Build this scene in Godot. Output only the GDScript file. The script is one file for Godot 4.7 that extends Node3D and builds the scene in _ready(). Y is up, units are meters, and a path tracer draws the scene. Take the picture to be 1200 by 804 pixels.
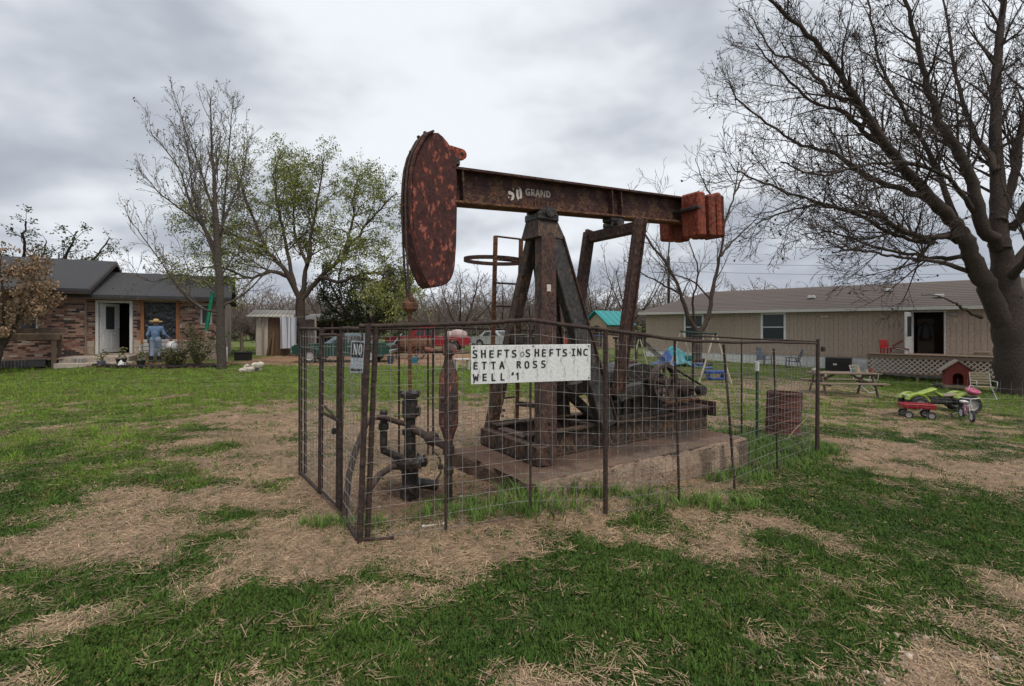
extends Node3D
# A beam pumping unit in a wire pen on a farmyard lawn, a brick house on the left, a long manufactured home on the right.
# World: y up, the camera looks down -z. Helper W(x, y, d) takes the distance d in front of the camera.

class MB:
	var v := PackedVector3Array()
	var n := PackedVector3Array()
	var c := PackedColorArray()
	var idx := PackedInt32Array()
	var col := Color(1, 1, 1)
	func tri(a: Vector3, b: Vector3, d: Vector3):
		var nn := (b - a).cross(d - a)
		if nn.length_squared() < 1e-16: return
		nn = nn.normalized()
		var k := v.size()
		v.push_back(a); v.push_back(b); v.push_back(d)
		for _q in 3: n.push_back(nn); c.push_back(col)
		idx.push_back(k); idx.push_back(k + 2); idx.push_back(k + 1)
	func quad(a: Vector3, b: Vector3, d: Vector3, e: Vector3):
		var nn := (d - a).cross(e - b)
		if nn.length_squared() < 1e-16: return
		nn = nn.normalized()
		var k := v.size()
		v.push_back(a); v.push_back(b); v.push_back(d); v.push_back(e)
		for _q in 4: n.push_back(nn); c.push_back(col)
		idx.append_array([k, k + 2, k + 1, k, k + 3, k + 2])
	func oquad(o: Vector3, a: Vector3, b: Vector3, d: Vector3, e: Vector3):
		if (d - a).cross(e - b).dot((a + b + d + e) * .25 - o) < 0: quad(e, d, b, a)
		else: quad(a, b, d, e)
	func box(at: Vector3, size: Vector3, bs := Basis.IDENTITY, bev := 0.0):
		var h := size * .5
		if bev <= 0.0:
			var p: Array[Vector3] = []
			for k in 8: p.append(at + bs * Vector3(h.x if k & 1 else -h.x, h.y if k & 2 else -h.y, h.z if k & 4 else -h.z))
			quad(p[0], p[2], p[3], p[1]); quad(p[4], p[5], p[7], p[6])
			quad(p[0], p[4], p[6], p[2]); quad(p[1], p[3], p[7], p[5])
			quad(p[0], p[1], p[5], p[4]); quad(p[2], p[6], p[7], p[3])
			return
		var b := minf(bev, minf(h.x, minf(h.y, h.z)) * .9)
		var q := []
		for k in 8:
			var s := Vector3(1 if k & 1 else -1, 1 if k & 2 else -1, 1 if k & 4 else -1)
			q.append([at + bs * (s * Vector3(h.x, h.y - b, h.z - b)), at + bs * (s * Vector3(h.x - b, h.y, h.z - b)), at + bs * (s * Vector3(h.x - b, h.y - b, h.z))])
		for ax in 3:
			var m: int = [1, 2, 4][ax]
			var m1: int = [2, 4, 1][ax]
			var m2: int = [4, 1, 2][ax]
			for s in [0, m]:
				oquad(at, q[s][ax], q[s | m1][ax], q[s | m1 | m2][ax], q[s | m2][ax])
			var a1: int = (ax + 1) % 3
			var a2: int = (ax + 2) % 3
			for s1 in [0, m1]:
				for s2 in [0, m2]:
					oquad(at, q[s1 | s2][a1], q[s1 | s2 | m][a1], q[s1 | s2 | m][a2], q[s1 | s2][a2])
		for k in 8:
			var t = q[k]
			if (t[1] - t[0]).cross(t[2] - t[0]).dot(t[0] - at) < 0: tri(t[0], t[2], t[1])
			else: tri(t[0], t[1], t[2])
	func bar(a: Vector3, b: Vector3, w: float, t: float, up := Vector3.UP, bev := 0.0):
		# a straight bar from a to b, w wide across, t thick along up
		var d := (b - a)
		var x := d.normalized()
		var z := x.cross(up)
		if z.length() < 1e-4: z = x.cross(Vector3.RIGHT)
		z = z.normalized()
		box((a + b) * .5, Vector3(d.length(), t, w), Basis(x, z.cross(x), z), bev)
	func tube(p: PackedVector3Array, r: PackedFloat32Array, sides := 8, caps := true):
		var m := p.size()
		if m < 2: return
		var t := (p[1] - p[0]).normalized()
		var u := t.cross(Vector3(.31, .2, .93))
		if u.length() < .1: u = t.cross(Vector3(1, 0, 0))
		u = u.normalized()
		var k0 := v.size()
		for i in m:
			var tt := (p[mini(i + 1, m - 1)] - p[maxi(i - 1, 0)]).normalized()
			u = (u - tt * u.dot(tt)).normalized()
			var w := tt.cross(u)
			for s in sides:
				var a := TAU * s / sides
				var o := u * cos(a) + w * sin(a)
				v.push_back(p[i] + o * r[i]); n.push_back(o); c.push_back(col)
		for i in m - 1:
			for s in sides:
				var a := k0 + i * sides + s
				var b := k0 + i * sides + (s + 1) % sides
				idx.append_array([a, b + sides, b, a, a + sides, b + sides])
		if caps:
			for e in [0, m - 1]:
				var nn := (p[0] - p[1]).normalized() if e == 0 else (p[m - 1] - p[m - 2]).normalized()
				var k := v.size()
				v.push_back(p[e]); n.push_back(nn); c.push_back(col)
				for s in sides:
					v.push_back(v[k0 + e * sides + s]); n.push_back(nn); c.push_back(col)
				for s in sides:
					if e == 0: idx.append_array([k, k + 1 + s, k + 1 + (s + 1) % sides])
					else: idx.append_array([k, k + 1 + (s + 1) % sides, k + 1 + s])
	func rod(a: Vector3, b: Vector3, r: float, sides := 8):
		tube(PackedVector3Array([a, b]), PackedFloat32Array([r, r]), sides)
	func pipe(pts: Array, r: float, sides := 8):
		var rr := PackedFloat32Array(); rr.resize(pts.size()); rr.fill(r)
		tube(PackedVector3Array(pts), rr, sides)
	func lathe(prof: Array, sides: int, xf := Transform3D.IDENTITY, smooth := false):
		# prof: Vector2(radius, height) from bottom to top
		for i in prof.size() - 1:
			var a: Vector2 = prof[i]
			var b: Vector2 = prof[i + 1]
			var nn := Vector2(b.y - a.y, a.x - b.x)
			if nn.length() < 1e-7: continue
			nn = nn.normalized()
			var n0 := nn
			var n1 := nn
			if smooth:
				if i > 0: var z: Vector2 = prof[i - 1]; n0 = (nn + Vector2(a.y - z.y, z.x - a.x).normalized()).normalized()
				if i < prof.size() - 2: var z2: Vector2 = prof[i + 2]; n1 = (nn + Vector2(z2.y - b.y, b.x - z2.x).normalized()).normalized()
			var k := v.size()
			for s in sides + 1:
				var an := TAU * s / sides
				var o := Vector3(cos(an), 0, -sin(an))
				v.push_back(xf * (o * a.x + Vector3(0, a.y, 0))); n.push_back((xf.basis * (o * n0.x + Vector3(0, n0.y, 0))).normalized()); c.push_back(col)
				v.push_back(xf * (o * b.x + Vector3(0, b.y, 0))); n.push_back((xf.basis * (o * n1.x + Vector3(0, n1.y, 0))).normalized()); c.push_back(col)
			for s in sides:
				var q := k + 2 * s
				idx.append_array([q, q + 1, q + 2, q + 1, q + 3, q + 2])
	func prism(poly: PackedVector2Array, z0: float, z1: float, xf := Transform3D.IDENTITY):
		if Geometry2D.is_polygon_clockwise(poly): poly = poly.duplicate(); poly.reverse()
		# Geometry2D calls y-down order clockwise; order it by signed area instead
		var ar := 0.0
		for i in poly.size(): ar += poly[i].cross(poly[(i + 1) % poly.size()])
		if ar < 0: poly.reverse()
		var t := Geometry2D.triangulate_polygon(poly)
		for k in range(0, t.size(), 3):
			var a := poly[t[k]]; var b := poly[t[k + 1]]; var d := poly[t[k + 2]]
			if (b - a).cross(d - a) < 0: var w := b; b = d; d = w
			tri(xf * Vector3(a.x, a.y, z1), xf * Vector3(b.x, b.y, z1), xf * Vector3(d.x, d.y, z1))
			tri(xf * Vector3(a.x, a.y, z0), xf * Vector3(d.x, d.y, z0), xf * Vector3(b.x, b.y, z0))
		for i in poly.size():
			var a := poly[i]; var b := poly[(i + 1) % poly.size()]
			quad(xf * Vector3(a.x, a.y, z0), xf * Vector3(b.x, b.y, z0), xf * Vector3(b.x, b.y, z1), xf * Vector3(a.x, a.y, z1))
	func ball(at: Vector3, r: Vector3, sides := 10, rings := 7, bs := Basis.IDENTITY):
		var p := []
		for i in rings + 1:
			var a := -PI / 2 + PI * i / rings
			p.append(Vector2(cos(a), sin(a)))
		lathe(p, sides, Transform3D(bs * Basis.from_scale(r), at), true)
	func arrays() -> ArrayMesh:
		var a := []
		a.resize(Mesh.ARRAY_MAX)
		a[Mesh.ARRAY_VERTEX] = v; a[Mesh.ARRAY_NORMAL] = n; a[Mesh.ARRAY_COLOR] = c; a[Mesh.ARRAY_INDEX] = idx
		var m := ArrayMesh.new()
		m.add_surface_from_arrays(Mesh.PRIMITIVE_TRIANGLES, a)
		return m

var rng := RandomNumberGenerator.new()
var M := {}
var taken := {}
var nz := FastNoiseLite.new()
var nz2 := FastNoiseLite.new()

func W(x: float, y: float, d: float) -> Vector3: return Vector3(x, y, -d)
func V(x: float, y: float, z: float) -> Vector3: return Vector3(x, y, z)
func rf(a: float, b: float) -> float: return rng.randf_range(a, b)
func numbered(s: String) -> String:
	var k: int = taken.get(s, -1) + 1
	taken[s] = k
	return s if k == 0 else "%s_%03d" % [s, k]
func tag(o: Node, label: String, category := "", group := "", kind := ""):
	o.set_meta("label", label)
	if category: o.set_meta("category", category)
	if group: o.set_meta("group", group)
	if kind: o.set_meta("kind", kind)
func thing(called: String, label: String, category: String, at := Vector3.ZERO, turn := 0.0, group := "") -> Node3D:
	var o := Node3D.new()
	o.name = numbered(called)
	add_child(o)
	o.position = at
	o.rotation.y = turn
	tag(o, label, category, group)
	return o
func part(called: String, mb: MB, mat: Material, parent: Node = null) -> MeshInstance3D:
	return part_m(called, mb.arrays(), mat, parent)
func part_m(called: String, mesh: Mesh, mat: Material, parent: Node = null) -> MeshInstance3D:
	var o := MeshInstance3D.new()
	o.mesh = mesh
	o.material_override = mat
	if parent:
		o.name = called
		parent.add_child(o, true)
	else:
		o.name = numbered(called)
		add_child(o)
	return o
func lin(c: Color) -> Color: return c.linear_to_srgb()   # a real-world base colour for albedo_color

# ---------- computed surface textures
func noise_img(sd: int, size: int, freq: float, oct := 4, kind := FastNoiseLite.TYPE_SIMPLEX_SMOOTH) -> PackedByteArray:
	var f := FastNoiseLite.new()
	f.seed = sd; f.noise_type = kind; f.frequency = freq
	f.fractal_type = FastNoiseLite.FRACTAL_FBM; f.fractal_octaves = oct; f.fractal_gain = .55
	var im := f.get_seamless_image(size, size, false, false, .15, true)
	im.convert(Image.FORMAT_L8)
	return im.get_data()
func ramp(stops: Array) -> PackedByteArray:
	# stops: [position, linear Color] -> 256 sRGB entries
	var out := PackedByteArray(); out.resize(768)
	for i in 256:
		var t := i / 255.0
		var k := 0
		while k < stops.size() - 2 and t > stops[k + 1][0]: k += 1
		var a = stops[k]; var b = stops[mini(k + 1, stops.size() - 1)]
		var f: float = clampf((t - a[0]) / maxf(b[0] - a[0], 1e-5), 0, 1)
		var cc: Color = (a[1] as Color).lerp(b[1], f).linear_to_srgb()
		out[i * 3] = int(clampf(cc.r, 0, 1) * 255); out[i * 3 + 1] = int(clampf(cc.g, 0, 1) * 255); out[i * 3 + 2] = int(clampf(cc.b, 0, 1) * 255)
	return out
# colour from a coarse noise through a ramp, speckled by a fine one
func tex(sd: int, size: int, freq: float, stops: Array, fine := .25, ffreq := .09, oct := 4) -> ImageTexture:
	var a := noise_img(sd, size, freq, oct)
	var b := noise_img(sd + 77, size, ffreq, 3)
	var lut := ramp(stops)
	var out := PackedByteArray(); out.resize(size * size * 3)
	var fi := int(fine * 256)
	for i in size * size:
		var e := (b[i] - 128)
		var t := clampi(a[i] + ((e * fi) >> 8), 0, 255) * 3
		var g := 256 + ((e * fi) >> 8)
		var o := i * 3
		out[o] = mini((lut[t] * g) >> 8, 255); out[o + 1] = mini((lut[t + 1] * g) >> 8, 255); out[o + 2] = mini((lut[t + 2] * g) >> 8, 255)
	var im := Image.create_from_data(size, size, false, Image.FORMAT_RGB8, out)
	im.generate_mipmaps()
	return ImageTexture.create_from_image(im)
func bump(sd: int, size: int, freq: float, strength: float, oct := 4) -> ImageTexture:
	var im := Image.create_from_data(size, size, false, Image.FORMAT_L8, noise_img(sd, size, freq, oct))
	im.convert(Image.FORMAT_RGBA8)
	im.bump_map_to_normal_map(strength)
	im.generate_mipmaps()
	return ImageTexture.create_from_image(im)
func mat(called: String, color: Color, rough := .8, t: Texture2D = null, scale := 1.0, nm: Texture2D = null, ns := 1.0, metal := 0.0, vc := false, stretch := Vector3.ONE) -> StandardMaterial3D:
	var m := StandardMaterial3D.new()
	m.resource_name = called
	m.albedo_color = lin(color)
	m.roughness = rough
	m.metallic = metal
	if t or nm:
		m.uv1_triplanar = true
		m.uv1_scale = Vector3.ONE * scale * stretch
	if t: m.albedo_texture = t
	if nm:
		m.normal_enabled = true
		m.normal_texture = nm
		m.normal_scale = ns
	m.vertex_color_use_as_albedo = vc
	M[called] = m
	return m

# ---------- the lie of the land
func gh(x: float, d: float) -> float:
	var h := 0.0
	if x > -.3: h -= .55 * (1.0 - exp(-(x + .3) / 8.0)) * smoothstep(-.3, 1.5, x)
	h -= .35 * smoothstep(9.0, 16.0, x) * smoothstep(9.0, 14.0, d) * (1.0 - .8 * smoothstep(22.0, 27.0, d))
	h += .15 * (1.0 - smoothstep(-14.0, -9.0, x)) * smoothstep(16.5, 20.0, d)
	h += .02 * nz2.get_noise_2d(x * 12.0, d * 12.0) + .012 * nz2.get_noise_2d(x * 60.0 + 90.0, d * 60.0)
	var q := Vector2(x - .15, d - 4.35)
	h += .07 * exp(-q.length_squared() / .5)
	var w := Vector2(x + .99, d - 4.71).length()
	h -= .07 * exp(-w * w / .18)
	return h
func G(x: float, d: float, up := 0.0) -> Vector3: return Vector3(x, gh(x, d) + up, -d)

# ---------- lawn: how green a spot is (0 bare straw and dirt, 1 turf); patches as they lie in the yard: [x, distance, half width, half depth, amount]
const PATCHES := [[0.20, 2.26, 0.28, 0.15, -1], [-0.79, 2.81, 0.23, 0.26, -1], [2.28, 3.25, 0.40, 0.16, -0.9], [2.24, 2.61, 0.60, 0.31, -1.2], [3.15, 3.17, 0.33, 0.28, -1], [1.43, 2.71, 0.26, 0.08, -0.8], [0.56, 2.36, 0.19, 0.07, -0.7], [-1.26, 2.39, 0.21, 0.14, -0.9], [-2.39, 2.52, 0.20, 0.12, -1], [-1.33, 2.97, 0.16, 0.09, -0.7], [2.61, 3.92, 0.28, 0.13, -0.7], [1.51, 2.40, 0.51, 0.15, -0.9], [-2.09, 4.41, 1.16, 1.13, -1], [-3.16, 5.15, 1.17, 0.90, -0.7], [-3.17, 3.77, 0.86, 0.35, -0.7], [-3.27, 6.66, 1.40, 1.09, -1], [-1.62, 9.21, 3.23, 2.38, -1.1], [-3.30, 3.48, 0.49, 0.29, -0.8], [-1.26, 3.42, 0.54, 0.28, -0.9], [-0.62, 4.41, 1.01, 1.13, -0.9], [1.46, 4.39, 1.16, 0.64, -1.1], [-0.24, 3.48, 0.85, 0.19, -0.8], [-1.45, 5.15, 0.81, 0.90, -1], [-3.56, 4.41, 0.46, 0.26, -0.6], [-9.24, 9.40, 0.99, 0.58, -0.5], [-4.55, 8.37, 1.32, 0.62, -0.5], [-6.15, 7.79, 0.96, 0.41, -0.4], [0.25, 3.57, 0.38, 0.20, -0.5], [-1.93, 2.97, 0.31, 0.16, -0.6], [-7.72, 10.48, 1.10, 0.49, -0.4], [-4.45, 9.40, 0.99, 0.98, -0.7], [5.79, 6.87, 1.81, 0.99, -1.3], [5.41, 7.71, 0.81, 0.62, -1], [6.18, 5.97, 0.84, 0.73, -1.2], [11.14, 13.22, 3.71, 4.77, -0.55], [11.22, 15.99, 1.96, 3.01, -0.5], [1.78, 10.14, 3.56, 5.45, -1], [5.64, 16.06, 3.66, 6.62, -0.8], [9.63, 18.31, 2.57, 3.35, -0.7], [8.37, 9.18, 1.45, 1.01, -0.5], [0.53, 7.59, 2.13, 2.05, -1], [0.48, 2.74, 1.25, 0.43, 0.8], [1.67, 3.82, 1.34, 0.58, 0.9], [4.05, 4.81, 1.35, 0.64, 1.1], [-0.42, 2.42, 0.55, 0.26, 0.6], [-1.86, 2.36, 0.66, 0.18, 0.7], [-1.66, 2.71, 0.57, 0.17, 0.6], [-11.61, 14.71, 5.16, 3.09, 0.5], [-3.10, 14.71, 4.13, 4.07, 0.7], [-2.79, 4.83, 0.34, 0.31, 0.9], [-4.28, 4.88, 0.77, 0.42, 0.5], [-4.21, 6.00, 0.95, 0.40, 0.4], [5.29, 9.14, 0.96, 2.17, 1], [3.69, 5.85, 0.92, 0.89, 0.9], [-0.96, 2.49, 0.26, 0.18, 0.4], [3.91, 4.05, 0.57, 0.45, 0.8], [-1.31, 4.41, 0.19, 0.17, 0.6], [-1.87, 3.55, 0.37, 0.14, 0.5], [-0.86, 4.11, 0.36, 0.18, 0.7], [-5.81, 5.81, 0.61, 0.60, 0.4], [-2.81, 2.97, 0.42, 0.16, 0.5], [19.76, 24.49, 5.16, 3.21, 0.7], [14.76, 28.04, 2.95, 3.66, 0.9], [-0.89, 12.67, 2.22, 2.17, 0.4], [3.28, 7.48, 0.66, 0.84, 0.5], [0.90, 25.52, 4.48, 4.51, 0.6], [16.47, 17.72, 3.11, 1.14, 0.3]]
func green(x: float, d: float) -> float:
	var wx := x + .35 * nz2.get_noise_2d(x * 45.0, d * 45.0)
	var wd := d + .35 * nz2.get_noise_2d(x * 45.0 + 300.0, d * 45.0)
	var g := .80
	if d > 9.0: g += .12 * smoothstep(9.0, 16.0, d)
	for p in PATCHES:
		var ax: float = (wx - p[0]) / p[2]
		if absf(ax) > 1.6: continue
		var ad: float = (wd - p[1]) / p[3]
		var q := ax * ax + ad * ad
		if q < 2.4: g += p[4] * (.40 if p[4] > 0 else .36) * (1.0 - smoothstep(.2, 2.4, q))
	g += .40 * nz.get_noise_2d(x * 30.0, d * 44.0) + .70 * nz2.get_noise_2d(x * 110.0, d * 160.0) + .42 * nz.get_noise_2d(x * 300.0 + 50.0, d * 400.0)
	# the bare driveway behind the lawn, the bed of the house and the pen's trodden floor
	g -= 1.6 * smoothstep(19.3, 20.6, d + .4 * nz.get_noise_2d(x * 30.0, 7.0)) * (1.0 - smoothstep(28.0, 30.0, d)) * smoothstep(-12.8, -11.0, x) * (1.0 - smoothstep(-4.0, 0.0, x))
	return clampf(g, 0.0, 1.0)
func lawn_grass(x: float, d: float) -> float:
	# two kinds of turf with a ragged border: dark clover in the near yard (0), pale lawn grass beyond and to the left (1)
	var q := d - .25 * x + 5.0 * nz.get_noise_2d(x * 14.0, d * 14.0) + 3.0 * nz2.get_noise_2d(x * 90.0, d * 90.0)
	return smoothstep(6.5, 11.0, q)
func gravelly(x: float, d: float) -> float:
	# stony dirt at the near right and along the trodden path by the netting
	var a := Vector2((x - 2.4) / 1.5, (d - 2.45) / .75).length()
	var b := Vector2((x - 6.5) / 3.2, (d - 6.9) / .8).length()
	return 1.0 - smoothstep(.7, 1.15, minf(a, b) + .3 * nz.get_noise_2d(x * 70.0, d * 70.0))
func pen_soil(x: float, d: float) -> float:
	# oily reddish earth trodden round the wellhead, with a ragged edge
	var q := Vector2((x + .62) / 1.15, (d - 4.55) / .75).length() + .45 * nz.get_noise_2d(x * 90.0, d * 90.0)
	return 1.0 - smoothstep(.6, 1.0, q)
func ground_color(x: float, d: float, g: float) -> Color:
	var s := .5 + .5 * nz.get_noise_2d(x * 60.0, d * 60.0 + 400.0)
	var f := .5 + .5 * nz2.get_noise_2d(x * 500.0, d * 500.0)
	var dirt := Color(.24, .15, .095).lerp(Color(.42, .29, .19), s)
	var clay := smoothstep(19.0, 21.0, d) * smoothstep(-14.0, -11.0, x) * (1.0 - smoothstep(-3.0, 1.0, x))
	dirt = dirt.lerp(Color(.40, .235, .15), clay)
	dirt = dirt.lerp(Color(.19, .105, .075), .85 * pen_soil(x, d))
	dirt = dirt * (.72 + .5 * f)
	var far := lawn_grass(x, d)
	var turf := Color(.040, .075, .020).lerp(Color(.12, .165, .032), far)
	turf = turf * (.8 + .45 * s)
	return dirt.lerp(turf, smoothstep(.35, .7, g))

func axis(lo: float, a: float, b: float, hi: float, fine: float, grow: float) -> PackedFloat32Array:
	var o := PackedFloat32Array()
	var t := a
	var st := fine
	var left := []
	while t > lo: st *= grow; t -= st; left.append(maxf(t, lo))
	left.reverse()
	for q in left: o.push_back(q)
	t = a
	while t < b: o.push_back(t); t += fine
	st = fine
	while t < hi: o.push_back(t); st *= grow; t += st
	o.push_back(hi)
	return o
func build_ground():
	var xs := axis(-600, -6.0, 7.0, 600, .045, 1.045)
	var ds := axis(-60, 1.6, 9.5, 900, .045, 1.022)
	var mb := MB.new()
	var nx := xs.size()
	var nd := ds.size()
	for j in nd:
		for i in nx:
			var x := xs[i]
			var d := ds[j]
			var g := green(x, d) if d < 90.0 and d > -5.0 and absf(x) < 90.0 else .75
			mb.v.push_back(Vector3(x, gh(x, d), -d))
			mb.n.push_back(Vector3.UP)
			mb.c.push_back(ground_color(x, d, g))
	for j in nd - 1:
		for i in nx - 1:
			var a := j * nx + i
			mb.idx.append_array([a, a + nx, a + 1, a + 1, a + nx, a + nx + 1])
	for j in range(1, nd - 1):
		for i in range(1, nx - 1):
			var k := j * nx + i
			mb.n[k] = (mb.v[k + 1] - mb.v[k - 1]).cross(mb.v[k + nx] - mb.v[k - nx]).normalized()
	mat("soil", Color(1, 1, 1), .95, tex(11, 512, .02, [[0, Color(.5, .5, .5)], [.45, Color(.85, .85, .85)], [1, Color(1, 1, 1)]], .7, .16), .9, bump(12, 512, .05, 6.0, 5), 1.0, 0.0, true)
	var o := part("ground", mb, M.soil)
	tag(o, "patchy lawn of dark green turf worn to dry straw and dirt", "", "", "structure")

func multi(called: String, mesh: Mesh, mt: Material, xf: Array, cols: PackedColorArray, label: String, category: String):
	var mm := MultiMesh.new()
	mm.transform_format = MultiMesh.TRANSFORM_3D
	mm.use_colors = true
	mm.mesh = mesh
	mm.instance_count = xf.size()
	for i in xf.size():
		mm.set_instance_transform(i, xf[i])
		mm.set_instance_color(i, cols[i])
	var o := MultiMeshInstance3D.new()
	o.multimesh = mm
	o.material_override = mt
	o.name = numbered(called)
	add_child(o)
	tag(o, label, category, "", "stuff")

func blade(mb: MB, base: Vector3, dir: Vector3, h: float, w: float, lean: float, shade: float):
	var side := dir.cross(Vector3.UP).normalized() * w
	var mid := base + Vector3(0, h * .6, 0) + dir * lean * .35
	var tip := base + Vector3(0, h, 0) + dir * lean
	var nn := (mid - base).cross(side).normalized()
	if nn.y < 0: nn = -nn; side = -side
	var k := mb.v.size()
	for q in [base - side * .5, base + side * .5, mid + side, mid - side, tip]:
		mb.v.push_back(q); mb.n.push_back(nn); mb.c.push_back(Color(shade, shade, shade))
	mb.idx.append_array([k, k + 1, k + 2, k, k + 2, k + 3, k + 3, k + 2, k + 4])
func build_grass():
	# short broad-leaved turf tuft, taller blade tuft, lying straw
	var turf := MB.new()
	for i in 52:
		var a := rf(0, TAU); var r := sqrt(rf(0, 1)) * .07
		var dr := Vector3(cos(a), 0, sin(a))
		blade(turf, Vector3(cos(a * 3.1) * r, -.005, sin(a * 3.1) * r), dr, rf(.008, .024), rf(.0028, .0058), rf(.006, .02), rf(.6, 1.3))
	var tall := MB.new()
	for i in 16:
		var a := rf(0, TAU); var r := sqrt(rf(0, 1)) * .05
		blade(tall, Vector3(cos(a * 2.3) * r, -.01, sin(a * 2.3) * r), Vector3(cos(a), 0, sin(a)), rf(.04, .17), rf(.0018, .004), rf(.03, .13), rf(.7, 1.3))
	var straw := MB.new()
	for i in 36:
		var a := rf(0, TAU); var r := sqrt(rf(0, 1)) * .09
		var p := Vector3(cos(a * 2.7) * r, rf(.002, .014), sin(a * 2.7) * r)
		var dr := Vector3(cos(a), rf(-.1, .22), sin(a)).normalized()
		var l := rf(.015, .055) if i < 33 else rf(.06, .10); var w := rf(.0009, .0026)
		var sd := dr.cross(Vector3.UP).normalized() * w
		var sh := rf(.45, 1.2)
		straw.col = Color(sh, sh, sh)
		straw.quad(p - sd, p + sd, p + sd * .5 + dr * l, p - sd * .5 + dr * l)
	var mg := mat("leaf_blade", Color(1, 1, 1), .75, null, 1, null, 1, 0, true)
	mg.backlight_enabled = true
	mg.backlight = Color(.25, .3, .1)
	var ms := mat("straw_blade", Color(1, 1, 1), .85, null, 1, null, 1, 0, true)
	var t_x := []; var t_c := PackedColorArray()
	var l_x := []; var l_c := PackedColorArray()
	var s_x := []; var s_c := PackedColorArray()
	for band in [[1.7, 4.2, 1000.0], [4.2, 7.5, 430.0], [7.5, 13.0, 150.0], [13.0, 22.0, 46.0], [22.0, 34.0, 10.0]]:
		var cnt := int((band[1] * band[1] - band[0] * band[0]) * 1.3 * band[2])
		for i in cnt:
			var d := sqrt(rf(band[0] * band[0], band[1] * band[1]))
			var x := rf(-1.3, 1.3) * d
			if x > -13.5 and d > 19.2 and d < 28.5 and x < -12.0: continue
			var g := green(x, d)
			var sc := 1.0 + .05 * d
			var b := Basis(Vector3.UP, rf(0, TAU)).scaled(Vector3.ONE * sc * rf(.75, 1.3))
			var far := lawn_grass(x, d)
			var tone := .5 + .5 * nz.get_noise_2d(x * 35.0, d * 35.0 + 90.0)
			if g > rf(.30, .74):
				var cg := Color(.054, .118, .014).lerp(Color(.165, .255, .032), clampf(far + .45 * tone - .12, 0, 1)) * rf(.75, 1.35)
				if rf(0, 1) < .06: cg = Color(.20, .17, .06)
				if rf(0, 1) < .9 - .25 * far:
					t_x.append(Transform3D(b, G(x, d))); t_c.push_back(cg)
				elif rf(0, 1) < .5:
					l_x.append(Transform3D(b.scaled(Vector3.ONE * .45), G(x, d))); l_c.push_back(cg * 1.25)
				if rf(0, 1) < (.015 if d < 5.0 else .05):
					s_x.append(Transform3D(b, G(x, d, .008))); s_c.push_back(Color(.36, .27, .16) * rf(.6, 1.1))
			elif g < .50 and rf(0, 1) < .6 - .38 * gravelly(x, d):
				s_x.append(Transform3D(b, G(x, d))); s_c.push_back(Color(.54, .385, .25).lerp(Color(.26, .15, .10), .75 * pen_soil(x, d)) * rf(.55, 1.2))
				if rf(0, 1) < .10: l_x.append(Transform3D(b.scaled(Vector3.ONE * .3), G(x, d))); l_c.push_back(Color(.09, .15, .035))
	# rank weeds along the slab, in the pen and by the rusty drum
	for s in WEEDS:
		for i in int(s[4]):
			var a := rf(0, TAU); var r := sqrt(rf(0, 1))
			var x: float = s[0] + cos(a) * r * s[2]
			var d: float = s[1] + sin(a) * r * s[3]
			l_x.append(Transform3D(Basis(Vector3.UP, rf(0, TAU)).scaled(Vector3(1.3, 1, 1.3) * rf(.35, 1.5) * s[5]), G(x, d)))
			l_c.push_back(Color(.11, .20, .035) * rf(.7, 1.5))
	multi("turf_grass", turf.arrays(), mg, t_x, t_c, "low dark green turf leaves carpeting the lawn", "grass")
	multi("tall_grass", tall.arrays(), mg, l_x, l_c, "taller thin green grass and weeds around the slab", "grass")
	multi("dry_straw", straw.arrays(), ms, s_x, s_c, "bleached dead grass stalks lying over bare patches", "straw")
	# fallen leaves and bits of twig
	var fl := MB.new()
	for q in [V(0, 0, 0), V(.05, .0, .03)]:
		fl.quad(q + V(-.018, .004, 0), q + V(0, .002, .009), q + V(.02, .008, 0), q + V(0, .003, -.009))
	fl.rod(V(-.06, .005, -.04), V(.03, .007, -.055), .0016, 3)
	var f_x := []; var f_c := PackedColorArray()
	for i in 3800:
		var d := sqrt(rf(3.0, 170.0))
		var x := rf(-1.1, 1.1) * d
		var k := rf(.35, .8) * (1.0 + .06 * d)
		f_x.append(Transform3D(Basis(Vector3.UP, rf(0, TAU)) * Basis(Vector3.RIGHT, rf(-.3, .3)) * Basis.from_scale(Vector3.ONE * k), G(x, d, .012 if green(x, d) > .5 else .006)))
		f_c.push_back(Color(.13, .075, .045).lerp(Color(.42, .31, .20), rf(0, 1)))
	multi("leaf_litter", fl.arrays(), ms, f_x, f_c, "small fallen leaves and twigs scattered over the lawn", "leaf litter")
	# pale stones and gravel
	var st := MB.new()
	st.ball(Vector3.ZERO, Vector3(.012, .008, .010), 6, 4)
	var p_x := []; var p_c := PackedColorArray()
	for i in 9000:
		var d := sqrt(rf(2.5, 64.0))
		var x := rf(-1.1, 1.12) * d
		if i < 5200: x = rf(.6, 4.2); d = rf(1.8, 3.4)
		elif i < 6800: x = rf(3.5, 9.0); d = rf(5.0, 8.0)
		if green(x, d) > .46: continue
		var k := rf(.25, 1.15) if rf(0, 1) < .92 else rf(1.2, 2.4)
		p_x.append(Transform3D(Basis(Vector3.UP, rf(0, TAU)).scaled(Vector3(k, k * rf(.7, 1.3), k * rf(.7, 1.3))), G(x, d, .001)))
		p_c.push_back(Color(.55, .46, .38).lerp(Color(.36, .26, .18), rf(0, 1)) * rf(.7, 1.15))
	multi("gravel_stones", st.arrays(), ms, p_x, p_c, "small pale stones scattered on the bare dirt", "gravel")
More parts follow.
